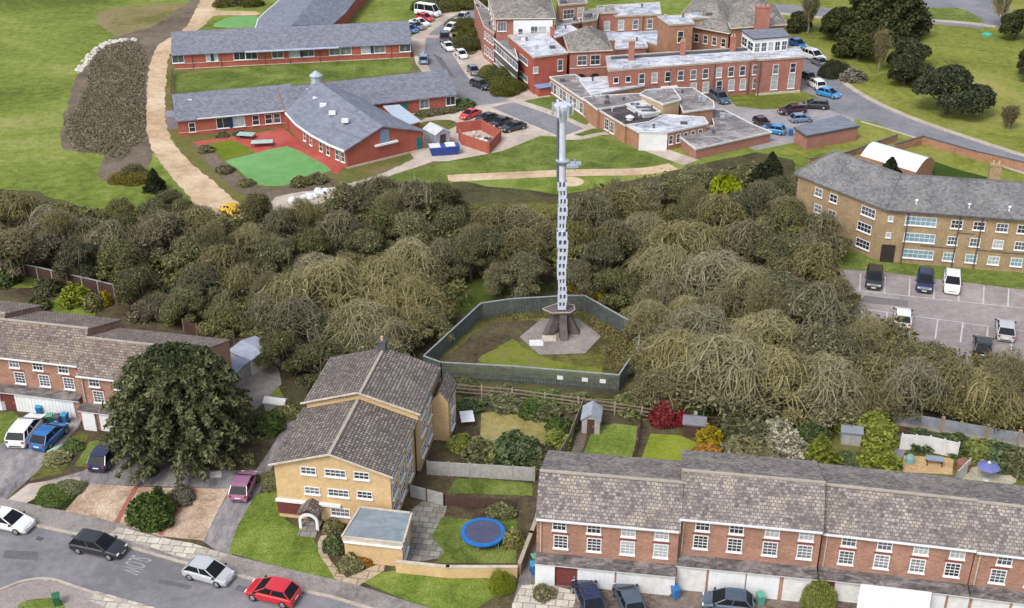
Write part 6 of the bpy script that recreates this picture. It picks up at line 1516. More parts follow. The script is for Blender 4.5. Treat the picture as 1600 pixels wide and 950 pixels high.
def proto(kind):
    """unit tree protos (crown radius 4.5, height 8.5) made once, several shapes a kind"""
    if kind in PR: return PR[kind]
    k = kind
    if k == 'tan': v = [broad_tree(10+i, 4.9, 7.0, L_TAN, TW_T, 8500, 700, .19, 22, .75, twig_w=(.068, .025), bark=BARKL, arch=.22, flat=.2, elong=2.2, inner=.5, strands=620) for i in range(4)]
    elif k == 'brown': v = [broad_tree(20+i, 4.5, 7.8, L_BROWN, TW_B, 10000, 450, .20, 18, twig_w=(.08, .03), flat=.25, elong=1.8, inner=.5, strands=260) for i in range(4)]
    elif k == 'purple': v = [broad_tree(30+i, 4.5, 7.6, L_PURP, TW_B, 10000, 450, .19, 18, twig_w=(.08, .03), flat=.2, elong=2.2, inner=.5, strands=260) for i in range(2)]
    elif k == 'olive': v = [broad_tree(40+i, 4.4, 8.0, L_OLIVE, TW_D, 12000, 200, .20, 18, flat=.3, inner=.55, strands=150) for i in range(3)]
    elif k == 'ivy': v = [broad_tree(50+i, 4.2, 8.4, L_IVY, TW_D, 13000, 200, .21, 18, flat=.3, inner=.55, strands=120) for i in range(3)]
    elif k == 'slim': v = [broad_tree(70+i, 4.6, 11.5, L_TAN, TW_T, 1500, 1100, .16, 9, 1.3, twig_w=(.085, .025), bark=BARKL, arch=.05, flat=.2, elong=2.2, r0=.3) for i in range(2)]
    elif k == 'conifer': v = [conifer(60+i, 2.6, 9.0, L_DARK, 8500) for i in range(2)]
    else: raise KeyError(k)
    PR[k] = v; return v
def conifer(seed, R_, H_, mat, n, size=.32, power=.8, z0=.04, flat=.35):
    rs = np.random.RandomState(seed); t = rs.rand(n)**1.15; ang = rs.rand(n)*2*math.pi
    lump = 1+.16*np.sin(ang*3+t*9)+.12*np.sin(ang*7-t*23); r = R_*(1-t)**power*lump*rs.uniform(.72, 1.06, n)
    C_ = np.stack([r*np.cos(ang), r*np.sin(ang), H_*(z0+(1-z0)*t)], 1); N_ = np.stack([np.cos(ang), np.sin(ang), np.full(n, .4)], 1)
    v, f = leaf_cards(rs, C_, unit(N_), size, 1.6, flat, droop=.3)
    me = np_obj_mesh('crown', v, f, [mat], None, rs.rand(n))
    mb = MB(); mb.path([(0,0,-.1),(0,0,H_*.5),(0,0,H_*.93)], [.22,.14,.03], 6)
    return me, mb.mesh('trunk', BARK, uv=False)
def put(name, crown, trunk, base, rz, sc, label, cat, group=None, mat=None, crown_name='crown', trunk_name='trunk'):
    e = empty(name, base, rz, label, cat, group); e.scale = sc if hasattr(sc, '__len__') else (sc,)*3
    c = bpy.data.objects.new(crown_name, crown); COL.objects.link(c); c.parent = e
    if trunk: t = bpy.data.objects.new(trunk_name, trunk); COL.objects.link(t); t.parent = e
    if mat: 
        c.material_slots[0].link = 'OBJECT'; c.material_slots[0].material = mat
    return e
def mound(seed, mat, n=3200, twig=0, size=.2, power=None, twm=None):
    """unit shrub: radius 1, height 1.5, rounded and lumpy down to the ground"""
    rs = np.random.RandomState(seed); d = unit(rs.normal(0, 1, (n, 3))); d[:, 2] = np.abs(d[:, 2])
    ang = np.arctan2(d[:, 1], d[:, 0]); lump = 1+.10*np.sin(ang*3+seed)+.08*np.sin(ang*5+d[:, 2]*6+seed*2)
    r = rs.uniform(.78, 1.04, n)*lump; C_ = d*r[:, None]*np.array([1, 1, 1.35])+np.array([0, 0, .05])
    v, f = leaf_cards(rs, C_, d, size, 1.4, .5); parts = [(v, f, 0, rs.rand(n))]
    if twig:
        dd = unit(rs.normal(0, 1, (twig, 3))); dd[:, 2] = np.abs(dd[:, 2]); S_ = dd*.1; E_ = dd*rs.uniform(.8, 1.25, (twig, 1))*np.array([1, 1, 1.3])
        v, f, _ = ribbons(rs, S_, E_, .15, .03, .012); parts.append((v, f, 1, rs.rand(len(f))))
    V, Fq, M, Rn = merge(parts)
    mb = MB()
    for i in range(5): a_ = i*1.26; mb.tube((0, 0, 0), (.4*math.cos(a_), .4*math.sin(a_), .85), .05, .02, 5)
    return np_obj_mesh('foliage', V, Fq, [mat, twm or TW_D], M, Rn), mb.mesh('stems', BARK, uv=False)
FINE = mound(5, L_GREEN, 15000, 0, .05); MOUNDS = [mound(i, L_GREEN, 2600, 60, .22) for i in range(3)]; SMOOTH = mound(7, L_GREEN, 5200, 0, .13); WIRY = mound(9, L_PURP, 1800, 500, .16, twm=TW_B)
def shrub(px, r, h, mat, label, kind='mound', name='shrub', cat='shrub', group=None, rz=None, z=0):
    m_ = {'smooth': SMOOTH if r < 2.7 else FINE, 'wiry': WIRY, 'fine': FINE}.get(kind) or MOUNDS[int(px[0]) % 3]
    p = P(*px); p.z = z
    return put(name, m_[0], m_[1], p, rz if rz is not None else (px[0]*.37) % 6.28, (r, r, h/1.4), label, cat, group, mat, 'foliage', 'stems')

# ---- the big cedar
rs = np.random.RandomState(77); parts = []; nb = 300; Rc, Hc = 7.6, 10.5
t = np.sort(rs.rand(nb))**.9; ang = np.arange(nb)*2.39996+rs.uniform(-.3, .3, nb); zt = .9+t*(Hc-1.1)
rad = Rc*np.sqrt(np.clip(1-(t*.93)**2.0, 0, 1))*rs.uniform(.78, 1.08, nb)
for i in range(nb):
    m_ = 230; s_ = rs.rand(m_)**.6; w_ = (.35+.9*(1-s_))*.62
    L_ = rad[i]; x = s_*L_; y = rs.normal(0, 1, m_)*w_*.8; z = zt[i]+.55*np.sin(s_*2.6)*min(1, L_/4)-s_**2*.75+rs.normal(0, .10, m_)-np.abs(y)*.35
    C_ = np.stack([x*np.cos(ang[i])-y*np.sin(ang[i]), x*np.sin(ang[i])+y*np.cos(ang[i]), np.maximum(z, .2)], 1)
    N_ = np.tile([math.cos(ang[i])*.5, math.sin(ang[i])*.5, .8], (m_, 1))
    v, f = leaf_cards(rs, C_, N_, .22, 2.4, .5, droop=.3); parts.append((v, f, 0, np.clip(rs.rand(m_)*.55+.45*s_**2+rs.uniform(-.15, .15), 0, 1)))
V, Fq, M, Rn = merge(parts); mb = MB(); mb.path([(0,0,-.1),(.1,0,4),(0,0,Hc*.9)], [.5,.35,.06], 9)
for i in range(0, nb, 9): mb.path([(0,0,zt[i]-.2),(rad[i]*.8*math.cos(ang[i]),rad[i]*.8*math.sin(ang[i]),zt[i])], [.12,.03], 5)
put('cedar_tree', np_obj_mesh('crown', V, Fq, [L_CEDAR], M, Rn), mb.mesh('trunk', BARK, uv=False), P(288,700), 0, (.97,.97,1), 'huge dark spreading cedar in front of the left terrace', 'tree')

# ---- wood: surveyed trees first, then the gaps between them
def inside(x, y, poly):
    c = False; j = len(poly)-1
    for i in range(len(poly)):
        if (poly[i][1] > y) != (poly[j][1] > y) and x < (poly[j][0]-poly[i][0])*(y-poly[i][1])/(poly[j][1]-poly[i][1])+poly[i][0]: c = not c
        j = i
    return c
def to_px(p):
    dz = p.z-H; dep = p.y*math.cos(TH)-dz*math.sin(TH); return 800+F*p.x/dep, 475-F*(p.y*math.sin(TH)+dz*math.cos(TH))/dep
CLEAR = [[(640,600),(740,480),(880,455),(1004,510),(1006,560),(975,640),(640,650)], [(0,428),(60,438),(185,466),(290,518),(345,545),(440,580),(440,660),(-80,520)], [(985,655),(1130,655),(1400,660),(1640,700),(1640,800),(985,760)], [(700,420),(860,420),(880,500),(720,520),(680,490)], [(720,320),(880,315),(890,400),(760,400)], [(1300,400),(1640,440),(1640,600),(1480,600),(1300,530)]]
TREES = []
KINDLAB = {'tan': 'tan bare branched tree', 'brown': 'brown olive twiggy tree', 'purple': 'greyish brown bare tree', 'olive': 'olive leaved tree', 'ivy': 'dark ivy clad tree', 'conifer': 'dark narrow evergreen', 'slim': 'tall open bare tree'}
def area(px, py):
    if px < 175: return 'behind the far left gardens' if py > 350 else 'on the field edge at the far left'
    if px < 330: return 'between the left terrace and the field' if py > 345 else 'beside the sandy track'
    if px < 480: return 'behind the left terrace end' if py > 400 else 'below the end of the sandy track'
    if px < 700: return 'behind the yellow brick house' if py > 400 else 'below the green playground and hall'
    if px < 870: return 'left of the mast' if py > 360 else 'below the slope lawn left of the mast'
    if px < 1010: return 'just right of the mast' if py > 360 else 'below the slope lawn right of the mast'
    if px < 1180: return 'right of the mast compound' if py > 430 else 'below the hospital annexes'
    if px < 1330: return 'left of the flats car park' if py > 400 else 'at the left end of the flats'
    return 'below the flats car park'
def tree(kind, px, py, r, zs=1., crown_h=None):
    """px,py: middle of the crown as surveyed; r crown radius in metres"""
    base_r, base_h = (2.6, 9.0) if kind == 'conifer' else (4.6, 8.0)
    s = r/base_r; sz = s**.6*zs*(.86 if kind != 'conifer' else 1); zc = base_h*sz*.58
    p = P(px, py, zc); p.z = 0
    for _k in range(60):
        q = to_px(p)
        if any(inside(q[0], q[1], pl_) for pl_ in CLEAR[:3]): p.y += .5
        else: break
    TREES.append([kind, px, py, r, Vector((p.x, p.y, 0)), s, sz])
for a_ in [('slim',968,325,2.6),('slim',738,392,2.3),('slim',478,352,2.4),('slim',332,392,2.5),('slim',1192,492,2.8),('slim',92,372,2.6),('slim',606,338,2.3),('slim',1562,606,2.8),('slim',1085,335,2.4),('slim',420,470,2.2),('brown',30,325,4.2),('purple',78,350,4.6),('brown',128,360,4.2,.8),('purple',20,385,4.6),('olive',190,325,2.8,.7),('ivy',238,330,2.8,.9),('conifer',240,278,1.5,.5),('olive',205,265,2.4,.42),('ivy',262,308,2.6,.6),('olive',286,322,2.2,.6),
    ('purple',250,360,5.2),('brown',320,350,4.4),('ivy',185,405,3.6),('ivy',215,440,3.4),('ivy',120,400,3.4),('olive',300,395,4.0),('brown',345,410,4.2),('olive',310,440,3.6),('purple',235,485,2.6,.6),('brown',170,375,4.0),
    ('olive',400,325,3.2),('brown',445,345,3.8),('tan',395,370,3.6),('olive',350,470,2.6,.7),('brown',380,442,3.8),('ivy',430,400,4.0),('ivy',480,385,3.6),
    ('olive',545,315,4.2),('brown',590,300,4.4),('brown',650,305,4.8),('ivy',690,310,4.0),('ivy',600,350,4.2),('brown',530,355,4.2),('ivy',705,345,3.4),('olive',640,360,4.0),('ivy',570,380,3.6),
    ('tan',515,440,6.0),('tan',450,455,5.0),('tan',600,430,5.6),('tan',636,462,4.8),('tan',565,500,5.2),('tan',640,400,4.6),('brown',470,500,4.6),('ivy',505,560,3.9,.85),('brown',418,485,3.2),('tan',600,520,4.0),('ivy',545,545,3.4,.8),
    ('brown',770,345,4.2,.8),('brown',815,345,4.2,.8),('ivy',765,385,3.6),('ivy',735,400,3.2),('brown',815,385,4.0),('brown',690,400,3.4),('olive',820,425,3.6),('olive',780,430,3.0,.8),
    ('brown',925,330,4.4),('olive',905,375,3.8),('brown',980,320,4.6),('tan',1005,355,4.0),('ivy',940,400,3.8),('brown',960,370,4.2),('olive',905,430,3.2,.8),('ivy',965,440,3.6,.8),('olive',1090,280,4.4,.8),('olive',1065,305,3.8,.8),
    ('tan',1075,375,6.2),('tan',1040,410,5.0),('brown',1120,330,4.6),('tan',1120,420,5.4),('brown',1165,375,5.0),('olive',1230,345,4.8),('brown',1280,355,4.4),('olive',1215,395,4.8),('brown',1265,410,4.8),('tan',1170,440,4.8),
    ('brown',1040,455,4.0,.8),('olive',1010,480,3.0,.7),('tan',1090,510,5.2),('tan',1140,560,6.4),('tan',1060,545,4.8),('tan',1200,520,5.6),('ivy',1225,460,4.6),('brown',1275,480,4.8),('brown',1018,560,3.0,.7),('ivy',1035,578,3.0,.6),
    ('tan',1215,580,5.4),('brown',1150,600,4.0,.7),('olive',1290,545,5.4),('tan',1290,585,5.0),('olive',1405,560,4.2,.8),('olive',1462,568,4.2,.8),('brown',1370,585,4.4,.9),('tan',1430,590,4.4),('brown',1330,538,3.8),('brown',1490,592,4.4,.9),('tan',1545,602,4.6,.9),('brown',1600,604,4.4,.9),('brown',1350,605,4.4,.7),('brown',1640,600,4.6),
    ('conifer',1205,262,2.4,.62),('conifer',1188,272,2.0,.5),('ivy',1222,290,3.0,.8),('olive',1270,275,3.4,.55),('brown',1195,305,3.8,.9),('brown',1245,300,3.6,.7),('conifer',1392,262,1.9,.5),('ivy',1160,320,3.6)]: tree(*a_)
# fill the rest of the wood
UNDER_POLY = [(-60,330),(60,320),(150,345),(210,340),(330,345),(450,345),(560,305),(700,300),(720,330),(760,345),(880,345),(880,330),(1050,290),(1180,275),(1250,300),(1290,400),(1310,470),(1330,500),(1400,530),(1500,580),(1640,600),(1640,655),(1400,645),(1150,640),(1010,625),(985,570),(1010,525),(920,458),(870,450),(860,430),(720,440),(735,480),(655,550),(640,570),(520,580),(440,570),(380,525),(290,490),(200,440),(-60,400)]
WOOD_POLY = [(-60,330),(60,320),(150,345),(210,340),(330,345),(450,345),(560,305),(700,300),(880,330),(1050,290),(1180,275),(1250,300),(1290,400),(1310,470),(1400,530),(1500,580),(1640,600),(1640,640),(1400,630),(1150,630),(1010,605),(1010,520),(915,470),(880,470),(800,470),(740,480),(650,560),(520,560),(440,560),(380,520),(290,485),(200,440),(-60,400)]
rn = random.Random(11)
for _ in range(5000):
    x = rn.uniform(-60, 1640); y = rn.uniform(290, 640)
    if not inside(x, y, WOOD_POLY): continue
    r = rn.uniform(3.0, 4.4); s = r/4.6; p = P(x, y, 4.4*s**.6); p.z = 0
    if any((p-t_[4]).length < .60*(r+t_[3]) for t_ in TREES): continue
    q = to_px(p)
    if any(inside(q[0], q[1], pl_) for pl_ in CLEAR): continue
    wts = [('tan', 2 if x > 950 or 400 < x < 700 else .5), ('brown', 3), ('purple', 1.4 if x < 400 else .2), ('olive', 3.5), ('ivy', 3 if x < 900 else 1)]
    k = rn.choices([a for a, _ in wts], [b for _, b in wts])[0]
    tree(k, x, y, r, .85)
    if len(TREES) > 190: break
ordn = ['', 'second ', 'third ', 'fourth ', 'fifth ', 'sixth ', 'seventh ', 'eighth ', 'ninth ', 'tenth ', 'eleventh ', 'twelfth ', 'thirteenth ']
by = {}
for t_ in TREES: by.setdefault((t_[0], area(t_[1], t_[2])), []).append(t_)
for (k, ar), lst in by.items():
    lst.sort(key=lambda t_: t_[1])
    for i, t_ in enumerate(lst):
        lab = f'{KINDLAB[k]} {ar}' if len(lst) == 1 else (f'leftmost {KINDLAB[k]} {ar}' if i == 0 else (f'rightmost {KINDLAB[k]} {ar}' if i == len(lst)-1 else f'{ordn[i]}{KINDLAB[k]} from the left {ar}'))
        pm = proto(k); m_ = pm[int(t_[1]*3+t_[2]) % len(pm)]; p = t_[4]
        put('conifer_tree' if k == 'conifer' else 'broadleaf_tree', m_[0], m_[1], p, (t_[1]*.71) % 6.28, (t_[5], t_[5], t_[6]), lab, 'tree', 'trees of the wood round the mast')
# understorey of the wood: nobody could count it
rs = np.random.RandomState(4); pts = []
while len(pts) < 70000:
    xs_ = rs.uniform(-80, 1640, 20000); ys_ = rs.uniform(280, 660, 20000)
    for x, y in zip(xs_, ys_):
        if inside(x, y, UNDER_POLY): pts.append(P(x, y))
    if len(pts) > 70000: break
pts = np.array([tuple(p) for p in pts[:70000]]); hh = .2+(1.9+1.3*np.sin(pts[:, 0]*.55+np.sin(pts[:, 1]*.3)*2)*np.cos(pts[:, 1]*.42))*rs.rand(len(pts))**.7; pts[:, 2] = np.maximum(hh, .1)
v, f = leaf_cards(rs, pts, np.tile([0, 0, 1.], (len(pts), 1)), .36, 1.5, .35)
me = np_obj_mesh('undergrowth', v, f, [m_leaf('undergrowth', [srgb(66,66,38), srgb(86,87,48), srgb(104,103,58), srgb(120,111,74)])], None, rs.rand(len(pts)))
o = bpy.data.objects.new('undergrowth', me); COL.objects.link(o); tag(o, 'tangled undergrowth on the woodland floor', 'undergrowth', kind='stuff')

# ---- park trees and shrubs on the right
def bigtree(px, r, h, mat, label, seed, n=9000, kind='broad', name='evergreen_tree', size=.42):
    p = P(*px)
    if kind == 'cone': m_ = conifer(seed, r, h, mat, n, size*.9, .75)
    else: m_ = broad_tree(seed, r, h, mat, TW_D, n, 120, size, 9, .8, zlo=.15, low=True, r0=.35)
    return put(name, m_[0], m_[1], p, seed, 1, label, 'tree')
bigtree((1378,56), 8.0, 17.5, L_HEDGE, 'tall rounded evergreen at the top of the park, highest on the right', 201, 24000, 'cone', size=.6)
bigtree((1310,62), 5.5, 6.5, L_HEDGE, 'dark evergreen left of the tall park evergreen', 202, 9000)
bigtree((1345,78), 5.0, 5.5, L_HEDGE, 'dark evergreen in front of the tall park evergreen', 203, 8000)
bigtree((1340,92), 4.8, 5.0, L_HEDGE, 'lowest dark evergreen of the cluster below the tall park evergreen', 204, 8000)
bigtree((1247,48), 3.2, 4.0, L_HEDGE, 'round dark bush by the top drive behind the hospital chimney', 205, 5000)
bigtree((1418,104), 4.6, 5.2, L_HEDGE, 'rounded dark bush above the large dome bush in the park', 206, 7000)
bigtree((1412,134), 5.0, 5.6, L_HEDGE, 'large dark dome bush left of the sprawling evergreen', 207, 8000)
bigtree((1478,178), 6.6, 8.4, m_leaf('grey green evergreen', [srgb(36,42,30), srgb(54,60,42), srgb(76,80,60)], objvar=.05), 'big sprawling grey green evergreen beside the drive', 208, 13000)
bigtree((1588,62), 4.0, 6.5, L_HEDGE, 'dark evergreen at the top right edge', 209, 8000)
bigtree((1608,125), 4.0, 6.0, L_HEDGE, 'dark evergreen cut by the right picture edge', 210, 7000)
def bare(px, r, h, label, seed, mat=L_PURP, tw=TW_B, n=1500, nt_=700):
    m_ = broad_tree(seed, r, h, mat, tw, n, nt_, .22, 8, 1.1, r0=.18, twig_w=(.14, .04), bark=BARKL); return put('bare_tree', m_[0], m_[1], P(*px), seed, 1, label, 'tree')
bare((1262,52), 1.8, 10, 'slender bare brown tree by the top kerb behind the hospital', 301)
bare((1372,112), 1.6, 8, 'slender bare tree between the two evergreen clusters of the park', 302)
bare((1562,45), 2.6, 12, 'tall bare tree at the right end of the top kerb', 303, L_TAN, TW_T)
bare((1575,202), 1.3, 4, 'small reddish bare tree right of the sprawling evergreen', 304)
shrub((1303,118), 2.8, 2.6, L_HEDGE, 'rounded olive bush beside the drive footway', 'smooth')
shrub((1330,124), 2.4, 1.8, m_leaf('grey shrub', [srgb(96,94,80), srgb(130,126,112)], objvar=.05), 'silvery grey bush right of the rounded olive bush', 'wiry')
# shrub beds by the access road
shrub((722,42), 3.6, 1.6, L_BED, 'olive clipped shrub mass, upper part of the long roadside bed', 'smooth'); shrub((727,74), 3.4, 1.8, L_BED, 'olive clipped shrub mass, lower part of the long roadside bed', 'smooth'); shrub((737,58), 2.6, 1.6, L_BED, 'small clipped shrub between the two roadside masses', 'smooth')
shrub((772,124), 3.4, 2.2, L_BED, 'dark clipped shrub at the upper end of the bed beside the glazed corridor', 'smooth'); shrub((790,142), 3.2, 2.2, L_BED, 'dark clipped shrub at the lower end of the bed beside the glazed corridor', 'smooth')
shrub((725,167), 1.8, 1.2, L_GREEN, 'small green shrub at the gable of the front right wing', 'smooth')
for i, x in enumerate((664, 682, 700)): shrub((x, 178-i*2.5), 1.7, .8, L_BROWN, ['left', 'middle', 'right'][i]+' low brown shrub in the bed under the teal door wing', 'smooth')
for i, (x, y, r) in enumerate(((690,12,4),(716,9,5),(738,6,4.5),(660,14,2.5))): shrub((x, y), r, 1.8, L_BED, ['olive shrub above the minibus', 'large olive shrub in the top bed', 'olive shrub at the right end of the top bed', 'small olive shrub left of the top bed'][i], 'smooth')
for i, (x, y, r) in enumerate(((350,8,2.4),(372,6,2.6),(395,8,2.2))): shrub((x, y), r, 1.4, L_BED, ['left', 'middle', 'right'][i]+' dark shrub above the small path at the top left', 'smooth')
# planting round the playground
for i, (x, y, r, h) in enumerate(((322,236,1.2,.8),(352,268,1.3,.8),(385,288,1.2,.7),(470,288,1.5,1.0),(495,283,1.6,1.0),(375,211,1.0,.6),(348,213,1.0,.6))):
    shrub((x, y), r, h, L_BROWN if i < 5 else L_IVY, ['low brown shrub at the left of the play lawn','low brown shrub left of the green playground','low brown shrub below the green playground corner','brown shrub below the green surface, left of a pair','brown shrub below the green surface, right of a pair','dark low hedge piece below the wing windows, right','dark low hedge piece below the wing windows, left'][i])
# brown scrub patch in the field
SCP = [(232,62),(205,62),(180,68),(152,84),(140,104),(136,135),(122,165),(100,192),(98,218),(112,238),(150,240),(190,250),(222,240),(228,200),(224,150),(226,110),(240,80)]
L_SCR = m_leaf('bramble scrub', [srgb(98,92,70), srgb(114,106,84), srgb(126,117,96), srgb(138,130,108)], clump=.12, objvar=.05)
rs = np.random.RandomState(14); pts = []; FD = []
while len(pts) < 30000:
    x, y = rs.uniform(90, 245), rs.uniform(58, 255)
    d2 = ((x-172-(y-155)*-.12)/76)**2+((y-155)/100)**2
    if x < 230 and d2 < 1 and rs.rand() < 1.15-d2 and inside(x, y, SCP): pts.append(P(x, y)); FD.append(max(.12, 1-d2**1.5))
pts = np.array([tuple(p) for p in pts]); hh = .1+np.clip(.75+.7*np.sin(pts[:, 0]*.45+1.7*np.sin(pts[:, 1]*.17))*np.cos(pts[:, 1]*.21+.5)+.35*np.sin(pts[:, 0]*1.1+pts[:, 1]*.8), .1, 2.0)*.38*rs.rand(len(pts))**.5*np.array(FD)
pts[:, 2] = hh; v, f = leaf_cards(rs, pts, np.tile([0, 0, 1.], (len(pts), 1)), .22, 2.2, .5)
S_ = pts[:6000]; E_ = S_+unit(rs.normal(0, 1, S_.shape)+np.array([0, 0, .6]))*rs.uniform(.3, .8, (len(S_), 1)); v2, f2, _ = ribbons(rs, S_, E_, .2, .06, .02, 3)
V, Fq, M, Rn = merge([(v, f, 0, rs.rand(len(f))), (v2, f2, 1, rs.rand(len(f2)))])
me = np_obj_mesh('bramble_scrub', V, Fq, [L_SCR, TW_B], M, Rn); o = bpy.data.objects.new('bramble_scrub', me); COL.objects.link(o); tag(o, 'low brown bramble scrub spreading over the field beside the sandy track', 'scrub', kind='stuff')
shrub((205,280), 2.8, 1.2, m_leaf('mossy mound', [srgb(96,88,40), srgb(120,108,50)], objvar=.05), 'ochre green grassy mound beside the sandy track', 'smooth')

# ---- garden plants
G = [((240,812),1.9,2.6,L_GREEN,'clipped round green bush on the block paving','smooth'),
 ((784,920),1.05,1.6,L_PALE,'pale yellow green round bush by the low wall corner','fine'),
 ((1275,944),1.4,2.3,L_PALE,'pale green round bush before the near terrace','fine'),
 ((1036,657),1.5,1.9,L_RED,'bright red maple by the garden fence','mound'),
 ((1064,660),.9,1.2,L_RED,'small dark red shrub between the maple and the shed','mound'),
 ((1107,690),1.2,1.5,L_YELL,'golden yellow shrub right of the small dark shed','mound'),
 ((1105,712),1.3,1.0,L_ORG,'orange brown low shrub below the golden shrub','mound'),
 ((1215,694),1.7,2.4,L_BLOS,'white blossoming shrub above the second near block','mound'),
 ((1236,712),1.5,2.0,L_BLOS,'second blossoming shrub, half behind the roof ridge','mound'),
 ((1262,688),1.8,1.8,L_GREEN,'grey green shrub right of the blossoming shrubs','mound'),
 ((1155,676),2.0,2.0,L_IVY,'dark shrub right of the fence with stout posts','mound'),
 ((1185,690),1.8,1.9,L_IVY,'dark shrub left of the blossoming shrub','mound'),
 ((1165,712),2.1,1.4,L_BROWN,'brownish rounded shrub above the second block ridge','mound'),
 ((1200,722),1.7,1.2,L_BROWN,'brown low shrub beneath the blossoming shrub','mound'),
 ((1330,672),1.7,1.8,L_LIME,'lime shrub at the left of the slatted fence','mound'),
 ((1365,682),2.2,2.2,L_LIME,'broad lime shrub in front of the slatted fence','mound'),
 ((1372,728),1.9,1.9,L_PALE,'olive bronze shrub with pale flowers left of the sandy patio','mound'),
 ((1335,724),1.6,.7,L_GREEN,'low green cushion between lime conifer and bronze shrub','smooth'),
 ((1440,694),1.6,1.2,L_GREEN,'green climbing shrub on the grey panel fence, left','mound'),
 ((1490,700),1.7,1.2,L_GREEN,'green shrub along the grey panel fence, middle','mound'),
 ((1560,720),2.0,1.6,L_GREEN,'broad green shrub above the pale round patio','mound'),
 ((1535,712),1.7,1.4,L_PALE,'pale green shrub left of the broad green one above the round patio','mound'),
 ((1592,735),1.5,2.0,L_IVY,'dark shrub at the right picture edge by the pale round patio','mound'),
 ((720,700),1.2,1.2,L_PALE,'yellow green shrub beside the yellow house rear garden','mound'),
 ((750,712),1.6,1.5,L_IVY,'dark shrub second from the yellow house above the grey panel fence','mound'),
 ((775,716),1.3,1.2,L_OLIVE,'olive shrub above the middle of the grey panel fence','mound'),
 ((808,716),2.4,2.2,L_GREEN,'large rounded green shrub behind the grey panel fence','mound'),
 ((845,722),1.5,1.5,L_IVY,'dark shrub between the large rounded shrub and the near terrace','mound'),
 ((830,646),1.3,1.2,L_GREEN,'green bush on the rail fence above the tan lawn','smooth'),
 ((876,674),1.4,1.2,L_GREEN,'dark green bush at the right edge of the tan lawn','mound'),
 ((870,700),1.2,1.6,L_PALE,'bright yellow green bush below the tan lawn by the terrace roof','mound'),
 ((795,636),1.5,1.1,L_IVY,'dark ivy bush on the rail fence left of the green bush','mound'),
 ((852,648),1.5,1.0,L_IVY,'dark ivy bush on the rail fence right of the green bush','mound'),
 ((735,638),1.4,.8,L_GREEN,'low green growth on the fence behind the yellow house','mound'),
 ((802,850),.9,1.3,L_OLIVE,'olive shrub right of the trampoline','mound'),
 ((785,800),1.2,.8,L_IVY,'dark shrub above the trampoline','mound'),
 ((524,858),.9,1.3,L_GREEN,'green shrub between the garden path and the garage','mound'),
 ((520,828),.8,1.0,L_OLIVE,'small olive shrub in front of the house porch','mound'),
 ((548,886),1.0,1.0,L_OLIVE,'olive shrub at the garage front corner','mound'),
 ((565,878),.9,.6,L_ORG,'reddish low shrub before the garage wall','mound'),
 ((420,668),1.6,1.4,L_GREEN,'green shrub left of the yellow house eaves','mound'),
 ((446,648),1.3,1.0,L_OLIVE,'olive grass clump behind the white garden store','mound'),
 ((430,752),1.5,.5,L_IVY,'dark low hedge against the yellow house left wall','smooth'),
 ((118,472),1.8,2.0,L_PALE,'yellow green shrub in the far left back garden','mound'),
 ((148,480),1.3,1.6,L_OLIVE,'olive shrub beside the yellow flowers in the left back garden','mound'),
 ((165,476),.8,1.5,L_YELL,'yellow flowering shrub at the end of the left back garden','mound'),
 ((105,478),.7,1.0,L_YELL,'small yellow orange shrub left in the far left back garden','mound'),
 ((60,480),1.4,1.2,L_IVY,'dark shrub by the steps of the far left garden','mound'),
 ((8,440),1.9,2.0,L_GREEN,'green bush at the left edge above the terrace roofs','mound'),
 ((75,456),1.5,1.4,L_IVY,'dark bush against the pale topped fence','mound'),
 ((268,500),1.3,1.6,L_LIME,'lime green bush behind the left terrace ridge','mound'),
 ((232,492),2.2,1.8,L_PURP,'brown rounded shrub behind the left terrace','wiry'),
 ((930,462),1.6,1.8,L_YELL,'golden gorse like bush just behind the compound fence','mound'),
 ((908,452),1.4,1.6,L_YELL,'second golden bush left of the gorse like bush','mound'),
 ((918,432),1.5,1.2,L_OLIVE,'olive gold bush behind the two golden bushes','mound'),
 ((1130,338),2.7,5.2,L_LIME,'lime yellow bush below the hospital annexes','mound'),
 ((1015,500),1.8,1.6,L_OLIVE,'moss green bush right of the compound corner','smooth'),
 ((722,605),1.6,.7,L_IVY,'dark low growth outside the compound front fence, left','mound'),
 ((790,622),1.9,.8,L_IVY,'dark low growth outside the compound front fence, middle','mound'),
 ((850,628),1.9,.8,L_GREEN,'green low growth outside the compound front fence, right of middle','mound'),
 ((900,632),1.7,.8,L_IVY,'dark low growth outside the compound front fence, right','mound'),
 ((990,640),2.0,1.4,L_IVY,'dark ivy shrub between the compound and the red maple','mound'),
 ((1080,640),2.2,1.5,L_GREEN,'green shrub behind the small dark shed','mound'),
 ((1200,650),2.4,1.8,L_IVY,'dark shrub at the wood edge above the blossoming shrubs','mound'),
 ((1290,652),2.2,1.6,L_IVY,'dark shrub at the wood edge above the lime shrubs','mound'),
 ((90,718),1.2,.6,L_OLIVE,'low olive plant in the rockery by the left drive','mound'),
 ((112,700),1.1,.6,L_GREEN,'low green plant in the rockery by the left drive','mound'),
 ((235,738),.8,.5,L_GREEN,'small green cushion under the cedar by the drive','mound'),
 ((85,775),1.6,.45,L_GREEN,'low dark ivy mound beside the block paving','smooth'),
 ((108,765),1.4,.45,L_IVY,'low dark ivy mound touching the shared driveway','smooth'),
 ((282,780),1.3,.9,L_PURP,'dead brown shrub right of the round clipped bush','wiry'),
 ((850,930),.9,.8,L_BROWN,'brown dead shrub on the near terrace forecourt','wiry'),
]
for a_ in G: shrub(*a_)
m_ = conifer(401, 1.9, 3.2, L_LIME, 3500, .24, .9); put('conifer_tree', m_[0], m_[1], P(1280,726), 0, 1, 'lime green feathery conifer behind the second near block ridge', 'conifer')

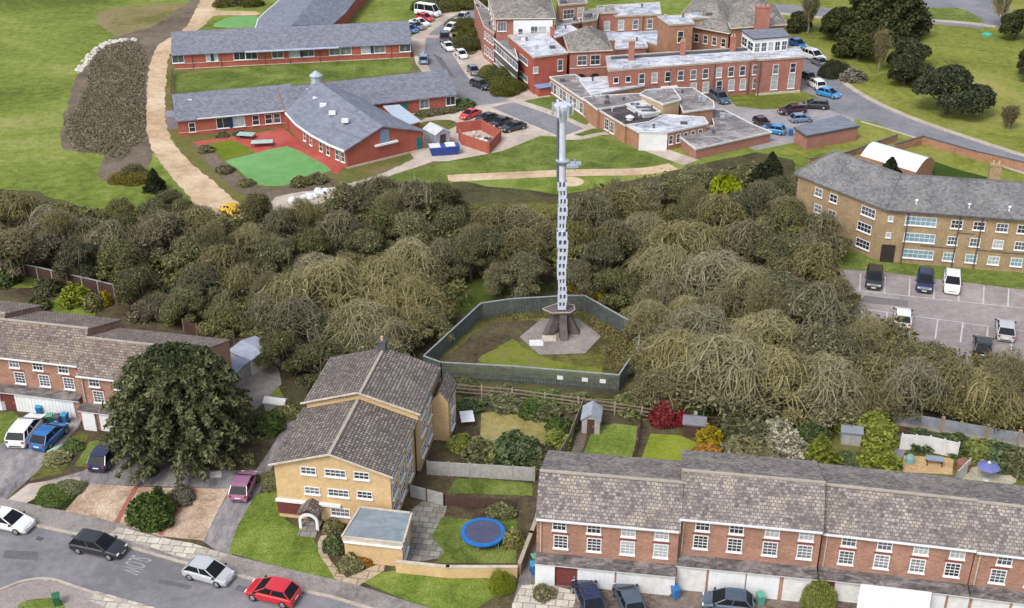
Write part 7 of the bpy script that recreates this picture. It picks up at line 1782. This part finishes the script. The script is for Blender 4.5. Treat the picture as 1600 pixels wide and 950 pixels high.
# rough tufts inside the compound
rs = np.random.RandomState(8); pts = []
CP = [(770,494),(886,486),(913,488),(996,534),(990,560),(966,600),(940,596),(945,530),(905,497),(846,497),(800,500)]
while len(pts) < 3000:
    x, y = rs.uniform(680, 1000), rs.uniform(484, 604)
    if inside(x, y, CP): pts.append(P(x, y))
pts = np.array([tuple(p) for p in pts]); pts[:, 2] = .04+.2*rs.rand(len(pts))**1.5
v, f = leaf_cards(rs, pts, np.tile([0, 0, 1.], (len(pts), 1)), .13, 3., .2)
me = np_obj_mesh('rough_tufts', v, f, [m_leaf('dead tufts', [srgb(84,76,54), srgb(104,96,66), srgb(120,114,76)], objvar=.05)], None, rs.rand(len(pts))); o = bpy.data.objects.new('rough_tufts', me); COL.objects.link(o); tag(o, 'rough dead grass tufts inside the mast compound', 'rough grass', kind='stuff')
